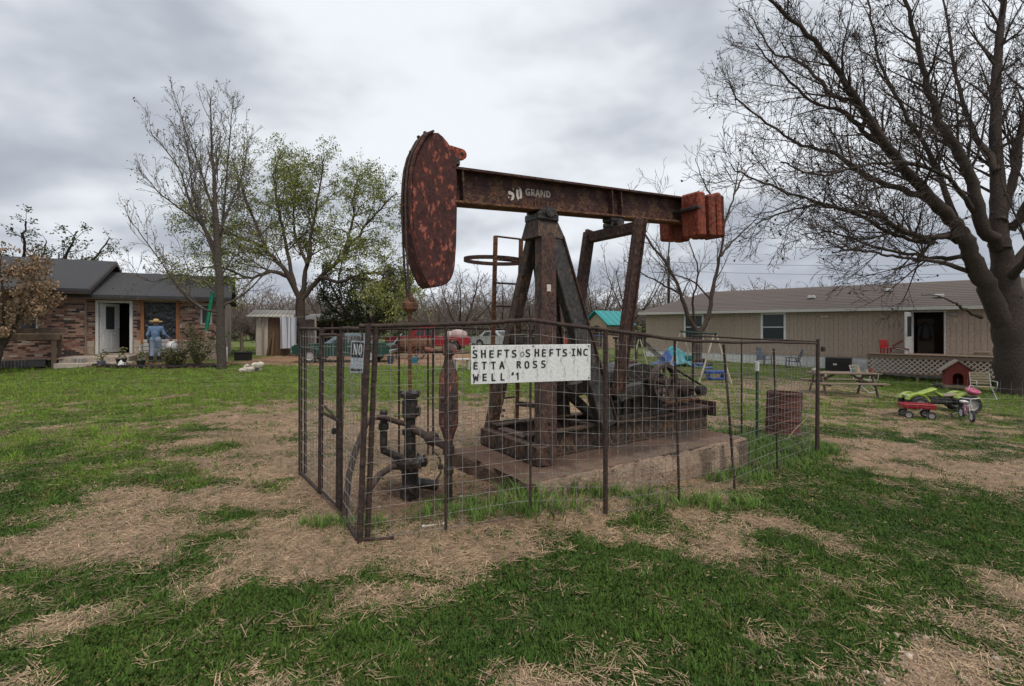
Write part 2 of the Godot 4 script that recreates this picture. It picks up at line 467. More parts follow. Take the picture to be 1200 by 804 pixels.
const WEEDS := [[1.35, 4.75, 1.1, .22, 110, .8], [.2, 4.15, .35, .25, 34, 1.0], [2.6, 5.7, .5, .35, 90, .7], [4.1, 7.3, .75, .5, 420, .75], [3.5, 6.4, .5, .5, 160, .6], [-.55, 4.1, .35, .2, 60, .55], [.4, 4.5, .5, .2, 26, .9], [-1.35, 3.9, .35, .12, 90, .45], [3.9, 6.9, .8, .3, 150, .5], [-.1, 4.0, .3, .15, 30, .7], [3.3, 8.2, .9, .3, 120, .8]]

func build_materials():
	var pit := bump(41, 256, .05, 5.0, 5)
	var fine := bump(42, 256, .12, 3.0, 3)
	# flaking maroon paint over rust
	mat("maroon", Color(1, 1, 1), .82, tex(51, 512, .024, [[0, Color(.040, .014, .013)], [.35, Color(.060, .018, .016)], [.62, Color(.082, .022, .018)], [.66, Color(.10, .027, .02)], [.70, Color(.34, .09, .055)], [.77, Color(.27, .068, .045)], [.82, Color(.20, .09, .075)], [1, Color(.33, .20, .17)]], .32, .05, 5), .62, pit, .3, 0, false, Vector3(1.25, .72, 1.25))
	mat("beam_rust", Color(1, 1, 1), .8, tex(52, 512, .010, [[0, Color(.030, .014, .012)], [.42, Color(.050, .018, .015)], [.60, Color(.072, .026, .019)], [.68, Color(.15, .095, .042)], [.74, Color(.06, .026, .018)], [1, Color(.20, .085, .035)]], .4, .08, 5), .8, pit, .8)
	mat("flange_rust", Color(1, 1, 1), .85, tex(53, 256, .02, [[0, Color(.06, .028, .018)], [.5, Color(.13, .056, .03)], [.7, Color(.20, .095, .045)], [1, Color(.10, .06, .04)]], .5, .12), 1.6, pit, .9)
	mat("post_rust", Color(1, 1, 1), .7, tex(54, 512, .016, [[0, Color(.020, .016, .014)], [.42, Color(.042, .029, .024)], [.58, Color(.070, .041, .029)], [.68, Color(.15, .082, .04)], [.78, Color(.06, .028, .022)], [1, Color(.12, .05, .036)]], .4, .09, 5), 1.1, pit, .9, 0, false, Vector3(1.6, .45, 1.6))
	mat("pitman_rust", Color(1, 1, 1), .8, tex(55, 256, .02, [[0, Color(.028, .017, .015)], [.5, Color(.052, .026, .021)], [.75, Color(.088, .04, .028)], [1, Color(.07, .042, .032)]], .4, .1), 1.4, pit, .9, 0, false, Vector3(1.5, .5, 1.5))
	mat("grease", Color(1, 1, 1), .45, tex(56, 256, .03, [[0, Color(.012, .011, .011)], [.55, Color(.028, .024, .023)], [.78, Color(.05, .038, .032)], [1, Color(.09, .065, .05)]], .35, .08), 1.4, pit, .5, 0, false, Vector3(1, .5, 1))
	mat("weight_red", Color(1, 1, 1), .8, tex(57, 256, .016, [[0, Color(.12, .026, .018)], [.45, Color(.23, .044, .022)], [.62, Color(.34, .072, .03)], [.8, Color(.17, .055, .035)], [1, Color(.09, .055, .04)]], .4, .1), 1.2, pit, .8, 0, true, Vector3(1.4, .5, 1.4))
	mat("pipe_rust", Color(1, 1, 1), .85, tex(58, 256, .03, [[0, Color(.022, .016, .015)], [.5, Color(.040, .026, .022)], [.75, Color(.075, .042, .03)], [1, Color(.13, .08, .06)]], .4, .12), 2.0, fine, .6)
	mat("dark_pipe", Color(1, 1, 1), .75, tex(59, 256, .03, [[0, Color(.028, .023, .022)], [.55, Color(.052, .038, .034)], [.8, Color(.11, .06, .042)], [1, Color(.15, .09, .07)]], .4, .12), 2.2, fine, .6)
	mat("wire", Color(1, 1, 1), .6, tex(60, 128, .04, [[0, Color(.14, .11, .10)], [.5, Color(.30, .28, .27)], [1, Color(.48, .47, .46)]], .3, .1), 1.5, null, 1, .2)
	mat("concrete", Color(1, 1, 1), .92, tex(61, 512, .012, [[0, Color(.55, .5, .46)], [.45, Color(.85, .83, .8)], [1, Color(1, 1, 1)]], .55, .11, 5), .8, bump(62, 512, .04, 5.0, 5), 1.0, 0, true)
	mat("bottle_rust", Color(1, 1, 1), .75, tex(63, 256, .02, [[0, Color(.032, .026, .025)], [.55, Color(.062, .042, .038)], [.66, Color(.10, .05, .042)], [.74, Color(.22, .062, .045)], [1, Color(.30, .11, .08)]], .4, .09), 1.5, pit, .8, 0, false, Vector3(1.5, .5, 1.5))
	mat("sign_white", Color(1, 1, 1), .55, tex(64, 512, .012, [[0, Color(.42, .41, .40)], [.20, Color(.62, .62, .62)], [.32, Color(.76, .77, .78)], [1, Color(.83, .84, .85)]], .25, .09, 5), 1.6, fine, .25, 0, false, Vector3(2.6, .5, 1))
	mat("ink", Color(.022, .022, .024), .8)
	mat("ink_faint", Color(.30, .30, .29), .8)
	mat("worn_white", Color(.62, .56, .50), .8)
	mat("worn_grey", Color(.36, .31, .27), .8)
	mat("wood_grey", Color(1, 1, 1), .9, tex(65, 512, .02, [[0, Color(.16, .125, .10)], [.5, Color(.30, .245, .20)], [1, Color(.42, .36, .31)]], .45, .12, 5), 1.4, bump(66, 256, .05, 4.0), .7, 0, true, Vector3(.4, 3.0, 3.0))
	mat("bark", Color(1, 1, 1), .95, tex(67, 512, .028, [[0, Color(.012, .010, .009)], [.42, Color(.055, .043, .038)], [.7, Color(.10, .082, .073)], [1, Color(.20, .17, .155)]], .6, .1, 5), 1.1, bump(68, 512, .035, 9.0, 5), 1.3, 0, true, Vector3(2.4, .6, 2.4))
	mat("twig", Color(1, 1, 1), .95, null, 1, null, 1, 0, true)
	var lf := mat("foliage", Color(1, 1, 1), .7, null, 1, null, 1, 0, true)
	lf.backlight_enabled = true
	lf.backlight = Color(.35, .4, .15)
	mat("plain", Color(1, 1, 1), .85, tex(69, 256, .02, [[0, Color(.72, .72, .72)], [.5, Color(.92, .92, .92)], [1, Color(1, 1, 1)]], .3, .1), 1.2, fine, .35, 0, true)
	mat("gloss", Color(1, 1, 1), .35, tex(70, 256, .012, [[0, Color(.78, .78, .78)], [.5, Color(.95, .95, .95)], [1, Color(1, 1, 1)]], .2, .1), .8, null, 1, 0, true)
	mat("rubber", Color(.03, .03, .031), .8, null, 1, fine, .5)
	mat("chrome", Color(.55, .55, .56), .3, null, 1, null, 1, .9)
	var gl := mat("pane", Color(.05, .055, .06), .06)
	gl.metallic_specular = .3
	mat("cloth", Color(1, 1, 1), .95, tex(71, 256, .03, [[0, Color(.7, .7, .7)], [.5, Color(.9, .9, .9)], [1, Color(1, 1, 1)]], .4, .15), 3.0, bump(72, 256, .06, 3.0), .6, 0, true)
	mat("dark_green", Color(.03, .075, .05), .6)
	mat("worn_pale", Color(.58, .62, .66), .7)
	mat("faded_blue", Color(1, 1, 1), .6, tex(73, 256, .02, [[0, Color(.22, .26, .31)], [.5, Color(.40, .46, .52)], [1, Color(.60, .65, .70)]], .4, .1), 6.0)
	mat("hole_shade", Color(.02, .019, .018), .95)

func box_part(called: String, at: Vector3, size: Vector3, m: Material, parent: Node, col := Color(1, 1, 1), bev := .006, bs := Basis.IDENTITY) -> MeshInstance3D:
	var b := MB.new()
	b.col = col
	b.box(at, size, bs, bev)
	return part(called, b, m, parent)
func spaced(txt: String, xs: Array, y: float, z: float, cap: float, m: Material, parent: Node, stretch := 1.0):
	# one line of stencilled letters, each at its own place, as one printed line
	var f := SystemFont.new()
	f.font_names = PackedStringArray(["Droid Sans Mono"])
	var st := SurfaceTool.new()
	var k := 0
	for i in txt.length():
		var t := TextMesh.new()
		t.font = f; t.text = txt[i]; t.font_size = 64; t.pixel_size = cap / (64 * .72); t.depth = .002; t.curve_step = 2.0
		var tilt := Basis(Vector3(0, 0, 1), rf(-.03, .03)) * Basis.from_scale(Vector3(stretch, rf(.95, 1.03), 1))
		for q in [V2(0, 0), V2(1, 0), V2(-1, 0), V2(0, .8), V2(0, -.8), V2(.7, .6), V2(-.7, .6), V2(.7, -.6), V2(-.7, -.6)]:
			st.append_from(t, 0, Transform3D(tilt, V(xs[i] + q.x * cap * .05, y + q.y * cap * .045 + .0015 * sin(i * 2.1), z + k * .00006)))
			k = (k + 1) % 18
	part_m("lettering", st.commit(), m, parent)
func letters(txt: String, at: Vector3, cap: float, m: Material, parent: Node, stretch := 1.0, font := "Droid Sans Mono", depth := .003, turn := Basis.IDENTITY, bold := .045) -> MeshInstance3D:
	var f := SystemFont.new()
	f.font_names = PackedStringArray([font])
	f.font_weight = 700
	var t := TextMesh.new()
	t.font = f
	t.text = txt
	t.font_size = 64
	t.pixel_size = cap / (64 * .72)
	t.depth = depth
	t.horizontal_alignment = HORIZONTAL_ALIGNMENT_LEFT
	t.vertical_alignment = VERTICAL_ALIGNMENT_CENTER
	t.curve_step = 2.0
	# painted strokes are broader than the font's: lay the outlines side by side
	var st := SurfaceTool.new()
	var k := 0
	for q in [V2(0, 0), V2(1, 0), V2(-1, 0), V2(0, .8), V2(0, -.8), V2(.7, .6), V2(-.7, .6), V2(.7, -.6), V2(-.7, -.6)]:
		st.append_from(t, 0, Transform3D(Basis.IDENTITY, V(q.x * cap * bold, q.y * cap * bold, k * .0001)))
		k += 1
	var o := part_m("lettering", st.commit(), m, parent)
	o.transform = Transform3D(turn * Basis.from_scale(Vector3(stretch, 1, 1)), at)
	return o

# ---------- the pumping unit; its own axes: x along the beam (t), y up from the yard's zero, z towards the near side
const PUMP_AT := Vector3(.09, 0, -5.42)
const PUMP_TURN := .5799
func pump_at(t: float, h: float, e: float) -> Vector3:
	return PUMP_AT + Basis(Vector3.UP, PUMP_TURN) * Vector3(t, h, e)
func ibeam(mb: MB, t0: float, t1: float, bottom: float, depth: float, width: float, web: float, fl: float, e: float):
	var p := PackedVector2Array([V2(e - width / 2, bottom), V2(e + width / 2, bottom), V2(e + width / 2, bottom + fl), V2(e + web / 2, bottom + fl), V2(e + web / 2, bottom + depth - fl), V2(e + width / 2, bottom + depth - fl), V2(e + width / 2, bottom + depth), V2(e - width / 2, bottom + depth), V2(e - width / 2, bottom + depth - fl), V2(e - web / 2, bottom + depth - fl), V2(e - web / 2, bottom + fl), V2(e - width / 2, bottom + fl)])
	mb.prism(p, -t1, -t0, Transform3D(Basis(Vector3(0, 0, 1), Vector3.UP, Vector3(-1, 0, 0)), Vector3.ZERO))
func V2(a: float, b: float) -> Vector2: return Vector2(a, b)

func build_slab():
	var o := thing("concrete_slab", "rust-stained concrete slab under the pumping unit", "slab", PUMP_AT, PUMP_TURN)
	var mb := MB.new()
	var t0 := -.58; var t1 := 2.82; var e0 := -.58; var e1 := .97
	var n1 := 70; var n2 := 34
	var loop := []
	for i in n1: loop.append(V2(lerpf(t0, t1, float(i) / n1), e1))
	for i in n2: loop.append(V2(t1, lerpf(e1, e0, float(i) / n2)))
	for i in n1: loop.append(V2(lerpf(t1, t0, float(i) / n1), e0))
	for i in n2: loop.append(V2(t0, lerpf(e0, e1, float(i) / n2)))
	var mid := V2((t0 + t1) / 2, (e0 + e1) / 2)
	var rings := [[-.45, 0.0, 0.0], [.02, .0, .008], [.13, .0, .01], [.175, .004, .014], [.196, .02, .012], [.1968, .07, .0]]
	var base := mb.v.size()
	var L := loop.size()
	var pts := []
	for r in rings:
		var row := []
		for i in L:
			var p: Vector2 = loop[i]
			var w: float = r[2] * nz.get_noise_2d(p.x * 420, p.y * 420 + r[0] * 900)
			var chip: float = maxf(0.0, nz2.get_noise_2d(p.x * 190 + 40, p.y * 190) - .12) * .16 if r[0] > .12 else 0.0
			var q: Vector2 = p + (mid - p).normalized() * (float(r[1]) + chip) + V2(w, w)
			row.append(Vector3(q.x, r[0] + w * .3 - chip * .3, q.y))
		pts.append(row)
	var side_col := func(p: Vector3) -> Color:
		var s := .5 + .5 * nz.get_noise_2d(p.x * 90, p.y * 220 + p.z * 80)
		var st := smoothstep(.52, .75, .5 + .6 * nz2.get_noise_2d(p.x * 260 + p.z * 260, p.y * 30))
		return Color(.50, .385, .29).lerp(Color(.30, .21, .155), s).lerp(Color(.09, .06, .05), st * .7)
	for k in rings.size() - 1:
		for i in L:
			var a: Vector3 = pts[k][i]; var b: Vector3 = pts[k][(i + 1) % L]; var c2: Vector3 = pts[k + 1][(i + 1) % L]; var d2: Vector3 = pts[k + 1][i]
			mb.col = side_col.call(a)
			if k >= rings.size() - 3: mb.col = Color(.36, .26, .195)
			if a.x < t0 + .06 or a.z < e0 + .06: mb.col = Color(.115, .07, .05) * rf(.8, 1.2)  # left and far sides dark brown: edge shade put into the colour
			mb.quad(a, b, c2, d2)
	# top sheet, stained by rust and oil
	var nt := 90; var ne := 44
	var top := []
	for j in ne + 1:
		for i in nt + 1:
			var t := lerpf(t0 + .03, t1 - .03, float(i) / nt)
			var e := lerpf(e0 + .03, e1 - .03, float(j) / ne)
			top.append(Vector3(t, .1975 + .004 * nz.get_noise_2d(t * 200, e * 200), e))
	var k0 := mb.v.size()
	for p: Vector3 in top:
		var s := .5 + .7 * nz.get_noise_2d(p.x * 55, p.z * 55 + 30)
		var f := .5 + .7 * nz2.get_noise_2d(p.x * 330, p.z * 330)
		var oil := smoothstep(.35, .8, .5 + .8 * nz2.get_noise_2d(p.x * 70 + 9, p.z * 70)) * smoothstep(.6, 1.4, p.x)
		var col := Color(.07, .042, .032).lerp(Color(.17, .105, .075), clampf(s, 0, 1)).lerp(Color(.085, .042, .03), clampf(f - .3, 0, 1))
		col = col.lerp(Color(.06, .045, .04), oil * .8)
		var out := smoothstep(.75, .95, p.z + .25 * f) * .7
		mb.v.push_back(p); mb.n.push_back(Vector3.UP); mb.c.push_back(col.lerp(Color(.40, .29, .22), out * .5))
	for j in ne:
		for i in nt:
			var a := k0 + j * (nt + 1) + i
			mb.idx.append_array([a, a + 1, a + nt + 1, a + 1, a + nt + 2, a + nt + 1])
	part("slab", mb, M.concrete, o)

func build_pump():
	var o := thing("pumping_unit", "rusty beam pumping unit with maroon horse head standing on the concrete slab", "pumpjack", PUMP_AT, PUMP_TURN)
	# skid
	for e in [-.36, .30]:
		var mb := MB.new()
		ibeam(mb, -.12, 2.93, .20, .27, .12, .016, .018, e)
		part("skid_rail", mb, M.post_rust, o)
	for t in [-.06, .95, 1.35, 2.1, 2.86]:
		box_part("cross_member", V(t, .335, -.03), V(.12, .2, .54), M.post_rust, o, Color(1, 1, 1), .01)
	box_part("cross_member", V(-.1, .30, 0), V(.17, .2, 1.16), M.post_rust, o, Color(1, 1, 1), .012)
	# samson post
	for s in [1, -1]:
		var b := MB.new()
		b.bar(V(-.05 if s > 0 else -.09, .2, .51 if s > 0 else -.57), V(.26, 2.66, .1 * s), .15 if s > 0 else .11, .16 if s > 0 else .14, V(1, 0, 0), .012)
		var leg := part("front_leg", b, M.post_rust, o)
		if s > 0:
			var fl := MB.new()
			fl.bar(V(-.05, .2, .593), V(.26, 2.6, .183), .012, .20, V(1, 0, 0), .003)
			part("flange", fl, M.pitman_rust, leg)
		var r := MB.new()
		r.bar(V(.90, .46, .43 * s), V(.36, 2.62, .1 * s), .12, .23, V(1, 0, 0), .01)
		var rl := part("rear_leg", r, M.grease, o)
		var ef := MB.new()
		ef.bar(V(1.02, .46, .43 * s + .01), V(.48, 2.62, .1 * s + .01), .15, .02, V(1, 0, 0), .004)
		part("flange", ef, M.pitman_rust, rl)
		for h in [.55, .62]:
			box_part("bolt", V(-.05 + (h - .2) * .126, h, .51 * s - (h - .2) * .166 * s + .095), V(.03, .03, .03), M.pitman_rust, leg, Color(1, 1, 1), .006)
	var b2 := MB.new()
	b2.bar(V(.30, 1.12, .0), V(1.08, .5, 0), .1, .1, V(0, 1, 0), .008)
	part("brace", b2, M.grease, o)
	b2 = MB.new()
	b2.bar(V(.08, 1.45, .33), V(.08, 1.45, -.33), .07, .09, V(0, 1, 0), .006)
	b2.bar(V(.14, 1.35, .28), V(.74, 1.35, .26), .02, .09, V(0, 1, 0), .004)
	part("tie_bar", b2, M.grease, o)
	box_part("maker_plate", V(.175, 2.02, .298), V(.055, .075, .006), M.worn_white, o, Color(1, 1, 1), .002)
	# cap of the post: four sloping plates and the saddle bearing
	var cp := MB.new()
	var lo := [V(.13, 2.60, .175), V(.51, 2.60, .175), V(.51, 2.60, -.175), V(.13, 2.60, -.175)]
	var hi := [V(.16, 2.80, .12), V(.44, 2.80, .12), V(.44, 2.80, -.12), V(.16, 2.80, -.12)]
	for k in 4: cp.oquad(V(.3, 2.65, 0), lo[k], lo[(k + 1) % 4], hi[(k + 1) % 4], hi[k])
	cp.oquad(V(.3, 2.6, 0), hi[0], hi[1], hi[2], hi[3])
	cp.oquad(V(.3, 2.65, 0), lo[0], lo[1], lo[2], lo[3])
	part("post_cap", cp, M.post_rust, o)
	var bb := MB.new()
	bb.box(V(.3, 2.84, 0), V(.29, .10, .30), Basis.IDENTITY, .02)
	bb.lathe([V2(0, -.17), V2(.055, -.17), V2(.065, -.15), V2(.065, .15), V2(.055, .17), V2(0, .17)], 16, Transform3D(Basis(Vector3.RIGHT, PI / 2), V(.3, 2.885, 0)))
	for s in [-1, 1]:
		bb.box(V(.3, 2.87, .115 * s), V(.24, .13, .07), Basis.IDENTITY, .02)
		for q in [-.075, .075]: bb.lathe([V2(0, 0), V2(.016, 0), V2(.016, .12), V2(0, .12)], 6, Transform3D(Basis.IDENTITY, V(.3 + q, 2.82, .13 * s)))
	part("saddle_bearing", bb, M.grease, o)
	# walking beam, tilted up to the rear
	var tilt := Transform3D(Basis(Vector3(0, 0, 1), .0604), V(0, 2.90, 0))
	var wb := MB.new()
	ibeam(wb, -.86, 2.97, 0, .36, .20, .022, .024, 0)
	var beam := part("walking_beam", wb, M.beam_rust, o)
	beam.transform = tilt
	var fl := MB.new()
	fl.box(V(1.05, .0105, .056), V(3.82, .027, .092), Basis.IDENTITY, .004)
	fl.box(V(1.05, .0105, -.056), V(3.82, .027, .092), Basis.IDENTITY, .004)
	part("lower_flange", fl, M.flange_rust, beam)
	for t in [1.36, 1.52, -.74]:
		for s in [-1, 1]: box_part("stiffener", V(t, .18, .05 * s), V(.02, .31, .075), M.beam_rust, beam, Color(1, 1, 1), .003)
	letters("5", V(-.16, .165, .0125), .13, M.worn_white, beam, .85, "Droid Sans")
	letters("0", V(-.05, .17, .0125), .135, M.worn_white, beam, .75, "Droid Sans")
	letters("GRAND", V(.07, .205, .0125), .075, M.worn_grey, beam, 1.0, "Droid Sans", .003, Basis.IDENTITY, .02)
	# flaked off parts of the figures and rust runs below them
	for q in [[-.125, .225, .07, .06, .1], [-.14, .11, .05, .03, .5], [-.03, .235, .06, .03, -.2], [-.0, .11, .05, .035, .3], [.2, .20, .012, .08, .3], [.33, .21, .014, .08, -.3]]:
		box_part("paint_flake", V(q[0], q[1], .0118), V(q[2], q[3], .0072), M.beam_rust, beam, Color(1, 1, 1), .003, Basis(Vector3(0, 0, 1), q[4]))
	var rr := MB.new()
	for i in 9: rr.box(V(.08 + i * .045 + rf(-.01, .01), rf(.07, .1), .0112), V(rf(.006, .016), rf(.06, .13), .004), Basis.IDENTITY, .0015)
	part("rust_streak", rr, M.flange_rust, beam)
	# horse head
	var prof := PackedVector2Array()
	for a in [[-1.146, 3.463], [-1.09, 3.497], [-1.03, 3.507], [-.98, 3.48], [-.935, 3.44], [-.85, 3.347], [-.832, 3.25], [-.828, 3.172], [-.825, 2.826], [-.834, 2.437], [-.85, 2.214], [-.868, 2.13], [-.895, 2.074], [-.935, 2.03], [-.986, 2.006], [-1.05, 1.99], [-1.103, 1.998], [-1.15, 2.04], [-1.189, 2.111], [-1.236, 2.22], [-1.273, 2.343], [-1.30, 2.47], [-1.315, 2.601], [-1.322, 2.73], [-1.321, 2.862], [-1.315, 3.0], [-1.301, 3.127], [-1.271, 3.24], [-1.231, 3.325], [-1.19, 3.41]]:
		prof.push_back(V2(a[0], a[1]))
	var hd := MB.new()
	hd.prism(prof, -.085, .085)
	var head := part("horse_head", hd, M.maroon, o)
	for s in [-1, 1]:
		var pl := MB.new()
		var z: float = .0862 if s > 0 else -.0986
		var inner := PackedVector2Array()
		for p in prof: inner.push_back(V2(-1.06, 2.74) + (p - V2(-1.06, 2.74)) * V2(.93, .985))
		pl.prism(inner, z, z + .0124)
		part("side_plate", pl, M.maroon, head)
	var ar := MB.new()
	var front := []
	for a in [[-1.09, 3.505], [-1.146, 3.472], [-1.19, 3.418], [-1.235, 3.33], [-1.277, 3.242], [-1.307, 3.128], [-1.321, 3.0], [-1.328, 2.862], [-1.329, 2.73], [-1.322, 2.6], [-1.307, 2.468], [-1.28, 2.34], [-1.243, 2.216], [-1.196, 2.105], [-1.155, 2.03], [-1.105, 1.985]]: front.append(V2(a[0], a[1]))
	for i in front.size() - 1:
		var a: Vector2 = front[i]; var b: Vector2 = front[i + 1]
		ar.bar(V(a.x, a.y, 0), V(b.x, b.y, 0), .25, .02, V(0, 0, 1).cross(V(b.x - a.x, b.y - a.y, 0)), .003)
	part("arc_plate", ar, M.maroon, head)
	var lg := MB.new()
	var lp := PackedVector2Array()
	for k in 15: var an := -1.9 + 3.3 * k / 14.0; lp.push_back(V2(-.735 + .055 * cos(an), 3.375 + .055 * sin(an)))
	lp.push_back(V2(-.87, 3.44)); lp.push_back(V2(-.86, 3.29))
	lg.prism(lp, -.02, .02)
	var lug := part("lifting_lug", lg, M.weight_red, head)
	var ho := MB.new()
	ho.lathe([V2(0, -.0215), V2(.02, -.0215), V2(.02, .0215), V2(0, .0215)], 12, Transform3D(Basis(Vector3.RIGHT, PI / 2), V(-.735, 3.375, 0)))
	part("hole_disc", ho, M.hole_shade, lug)  # solid near-black disc; the shade inside the hole is put into its colour
	box_part("hinge_plate", V(-.83, 3.28, 0), V(.12, .1, .13), M.grease, head, Color(1, 1, 1), .02)
	for q in [[-1.13, 3.49, .02], [-1.26, 3.29, -.02], [-1.2, 3.43, .03]]:
		box_part("bolt", V(q[0] - .012, q[1] + .015, q[2]), V(.035, .03, .03), M.grease, head, Color(1, 1, 1), .008)
	# wirelines down to the carrier bar
	for e in [-.045, .045]:
		var cb := MB.new()
		var pts := []
		for i in range(0, 9): pts.append(V(front[i].x - .022, front[i].y, e))
		pts.append(V(-1.342, 2.4, e)); pts.append(V(-1.325, 2.1, e * .9)); pts.append(V(-1.30, 1.84, e * .75))
		cb.pipe(pts, .0115, 6)
		part("wireline", cb, M.dark_pipe, o)
	var cr := MB.new()
	cr.lathe([V2(0, 0), V2(.05, 0), V2(.075, .03), V2(.078, .085), V2(.05, .105), V2(.03, .14), V2(.02, .19), V2(0, .19)], 12, Transform3D(Basis.IDENTITY, V(-1.29, 1.745, 0)))
	cr.box(V(-1.29, 1.86, 0), V(.05, .06, .13), Basis.IDENTITY, .01)
	part("carrier_bar", cr, M.flange_rust, o)
	# equalizer and pitman arms
	var eq := MB.new()
	eq.box(V(1.44, 2.955, 0), V(.24, .06, .17), Basis.IDENTITY, .012)
	eq.lathe([V2(0, -.13), V2(.06, -.13), V2(.06, .13), V2(0, .13)], 14, Transform3D(Basis(Vector3.RIGHT, PI / 2), V(1.44, 2.90, 0)))
	for s in [-.08, .08]: eq.box(V(1.44 + s, 2.91, .06), V(.03, .11, .03), Basis.IDENTITY, .005)
	part("equalizer_bearing", eq, M.grease, o)
	box_part("equalizer_bar", V(1.43, 2.80, 0), V(.12, .13, .80), M.pitman_rust, o, Color(1, 1, 1), .01)
	for s in [-1, 1]:
		var pa := MB.new()
		pa.bar(V(1.44, 2.90, .43 * s), V(1.06, .80, .43 * s), .055, .15, V(1, 0, 0), .008)
		var arm := part("pitman_arm", pa, M.pitman_rust, o)
		var pf := MB.new()
		for q in [-.068, .068]: pf.bar(V(1.44 + q, 2.88, .43 * s + .045 * s), V(1.06 + q, .82, .43 * s + .045 * s), .04, .014, V(1, 0, 0), .003)
		part("flange", pf, M.pitman_rust, arm)
		var ck := MB.new()
		ck.bar(V(1.00, .78, .36 * s), V(1.58, .84, .36 * s), .07, .2, V(0, 1, 0), .03)
		ck.lathe([V2(0, -.07), V2(.055, -.07), V2(.055, .12), V2(0, .12)], 12, Transform3D(Basis(Vector3.RIGHT, PI / 2 * s), V(1.06, .80, .40 * s)))
		part("crank_arm", ck, M.grease, o)
	# counterweights bolted to the beam's tail
	for w in [[.245, 2.62, .17, .30, .60, 1.0, 2.87], [.235, 2.84, .15, .34, .58, .7, 2.87], [.24, 2.985, .10, .35, .61, 1.15, 2.875], [.235, 3.09, .07, .33, .59, .45, 2.87], [-.205, 2.70, .30, .20, .52, .95, 2.885], [-.21, 2.95, .16, .21, .54, .7, 2.885]]:
		var cw := MB.new()
		cw.col = Color(w[5], w[5], w[5])
		cw.box(V(w[1] + .09, w[6] + w[4] * .5 - .04 + .06 * (w[1] - 2.6), w[0] + .01), V(w[2] - .012, w[4], w[3]), Basis(Vector3(0, 0, 1), .06), .025)
		part("counterweight", cw, M.weight_red, o)
	var bl := MB.new()
	for e in [.31, .13]: bl.rod(V(2.58, 3.22, e + .005), V(3.27, 3.262, e + .005), .016, 8)
	bl.bar(V(2.60, 3.2, -.33), V(2.60, 3.2, .43), .05, .04, V(0, 1, 0), .006)
	part("tie_rod", bl, M.grease, o)
	# gearbox with rounded lid
	var gb := MB.new()
	var gp := PackedVector2Array([V2(1.28, .47), V2(2.08, .47), V2(2.10, .62), V2(2.10, .93)])
	for k in 9: var an := .15 + (PI - .3) * k / 8.0; gp.push_back(V2(1.69 + .40 * cos(an), .94 + .19 * sin(an)))
	gp.push_back(V2(1.28, .93)); gp.push_back(V2(1.26, .62))
	gb.prism(gp, -.24, .24)
	gb.box(V(1.69, .93, 0), V(.92, .045, .56), Basis.IDENTITY, .008)
	gb.box(V(1.69, .50, 0), V(.95, .06, .60), Basis.IDENTITY, .008)
	for q in 5: gb.box(V(1.36 + q * .165, .70, .25), V(.03, .36, .04), Basis.IDENTITY, .005)
	gb.lathe([V2(0, .2), V2(.13, .2), V2(.13, .30), V2(.06, .31), V2(.05, .37), V2(0, .37)], 18, Transform3D(Basis(Vector3.RIGHT, PI / 2), V(1.55, .83, 0)))
	gb.lathe([V2(0, .2), V2(.09, .2), V2(.09, .29), V2(.035, .29), V2(.035, .42), V2(0, .42)], 16, Transform3D(Basis(Vector3.RIGHT, PI / 2), V(1.92, .90, 0)))
	var gear := part("gearbox", gb, M.grease, o)
	box_part("lid_pipe", V(1.69, 1.145, .04), V(.26, .04, .05), M.dark_pipe, gear, Color(1, 1, 1), .01)
	for q in 6: box_part("bolt", V(1.30 + q * .155, .965, .255), V(.028, .035, .028), M.dark_pipe, gear, Color(1, 1, 1), .006)
	# sheave
	var wh := MB.new()
	var ax := Transform3D(Basis(Vector3.RIGHT, PI / 2), V(1.92, .90, .40))
	wh.lathe([V2(.195, -.045), V2(.235, -.045), V2(.225, -.02), V2(.235, 0), V2(.225, .02), V2(.235, .045), V2(.195, .045), V2(.195, -.045)], 36, ax)
	wh.lathe([V2(0, -.05), V2(.05, -.05), V2(.05, .06), V2(0, .06)], 14, ax)
	var sheave := part("sheave", wh, M.dark_pipe, o)
	for k in 5:
		var an := TAU * k / 5 + .3
		var sp := MB.new()
		sp.bar(V(1.92 + .04 * cos(an), .90 + .04 * sin(an), .40), V(1.92 + .2 * cos(an), .90 + .2 * sin(an), .40), .02, .045, V(-sin(an), cos(an), 0), .006)
		part("spoke", sp, M.dark_pipe, sheave)
	# electric motor, its bed and the belt
	box_part("motor_bed", V(2.55, .50, .08), V(.66, .05, .62), M.pitman_rust, o, Color(1, 1, 1), .008)
	var pk := MB.new()
	for k in 2: pk.bar(V(2.2, .565 + .02 * k, -.1 + .26 * k), V(2.86, .60, -.08 + .26 * k), .13, .035, Vector3.UP, .006)
	part("slide_rail", pk, M.flange_rust, o)
	var mo := MB.new()
	var mx := Transform3D(Basis(Vector3.RIGHT, PI / 2), V(2.66, .745, .04))
	mo.lathe([V2(0, -.24), V2(.07, -.24), V2(.115, -.2), V2(.125, -.18), V2(.125, .14), V2(.115, .17), V2(.06, .2), V2(.025, .2), V2(.025, .33), V2(0, .33)], 20, mx)
	for k in 10:
		var an := TAU * k / 10
		mo.box(V(2.66 + .125 * cos(an), .745 + .125 * sin(an), .02), V(.012, .02, .28), Basis(Vector3(0, 0, 1), an + PI / 2), .002)
	mo.box(V(2.66, .625, .02), V(.22, .07, .26), Basis.IDENTITY, .01)
	var motor := part("motor", mo, M.pipe_rust, o)
	var pu := MB.new()
	pu.lathe([V2(0, .32), V2(.065, .32), V2(.055, .355), V2(.055, .385), V2(.065, .42), V2(0, .42)], 18, mx)
	part("pulley", pu, M.grease, motor)
	var ec := MB.new()
	ec.lathe([V2(.118, -.245), V2(.129, -.24), V2(.129, -.12), V2(.118, -.12)], 20, mx)
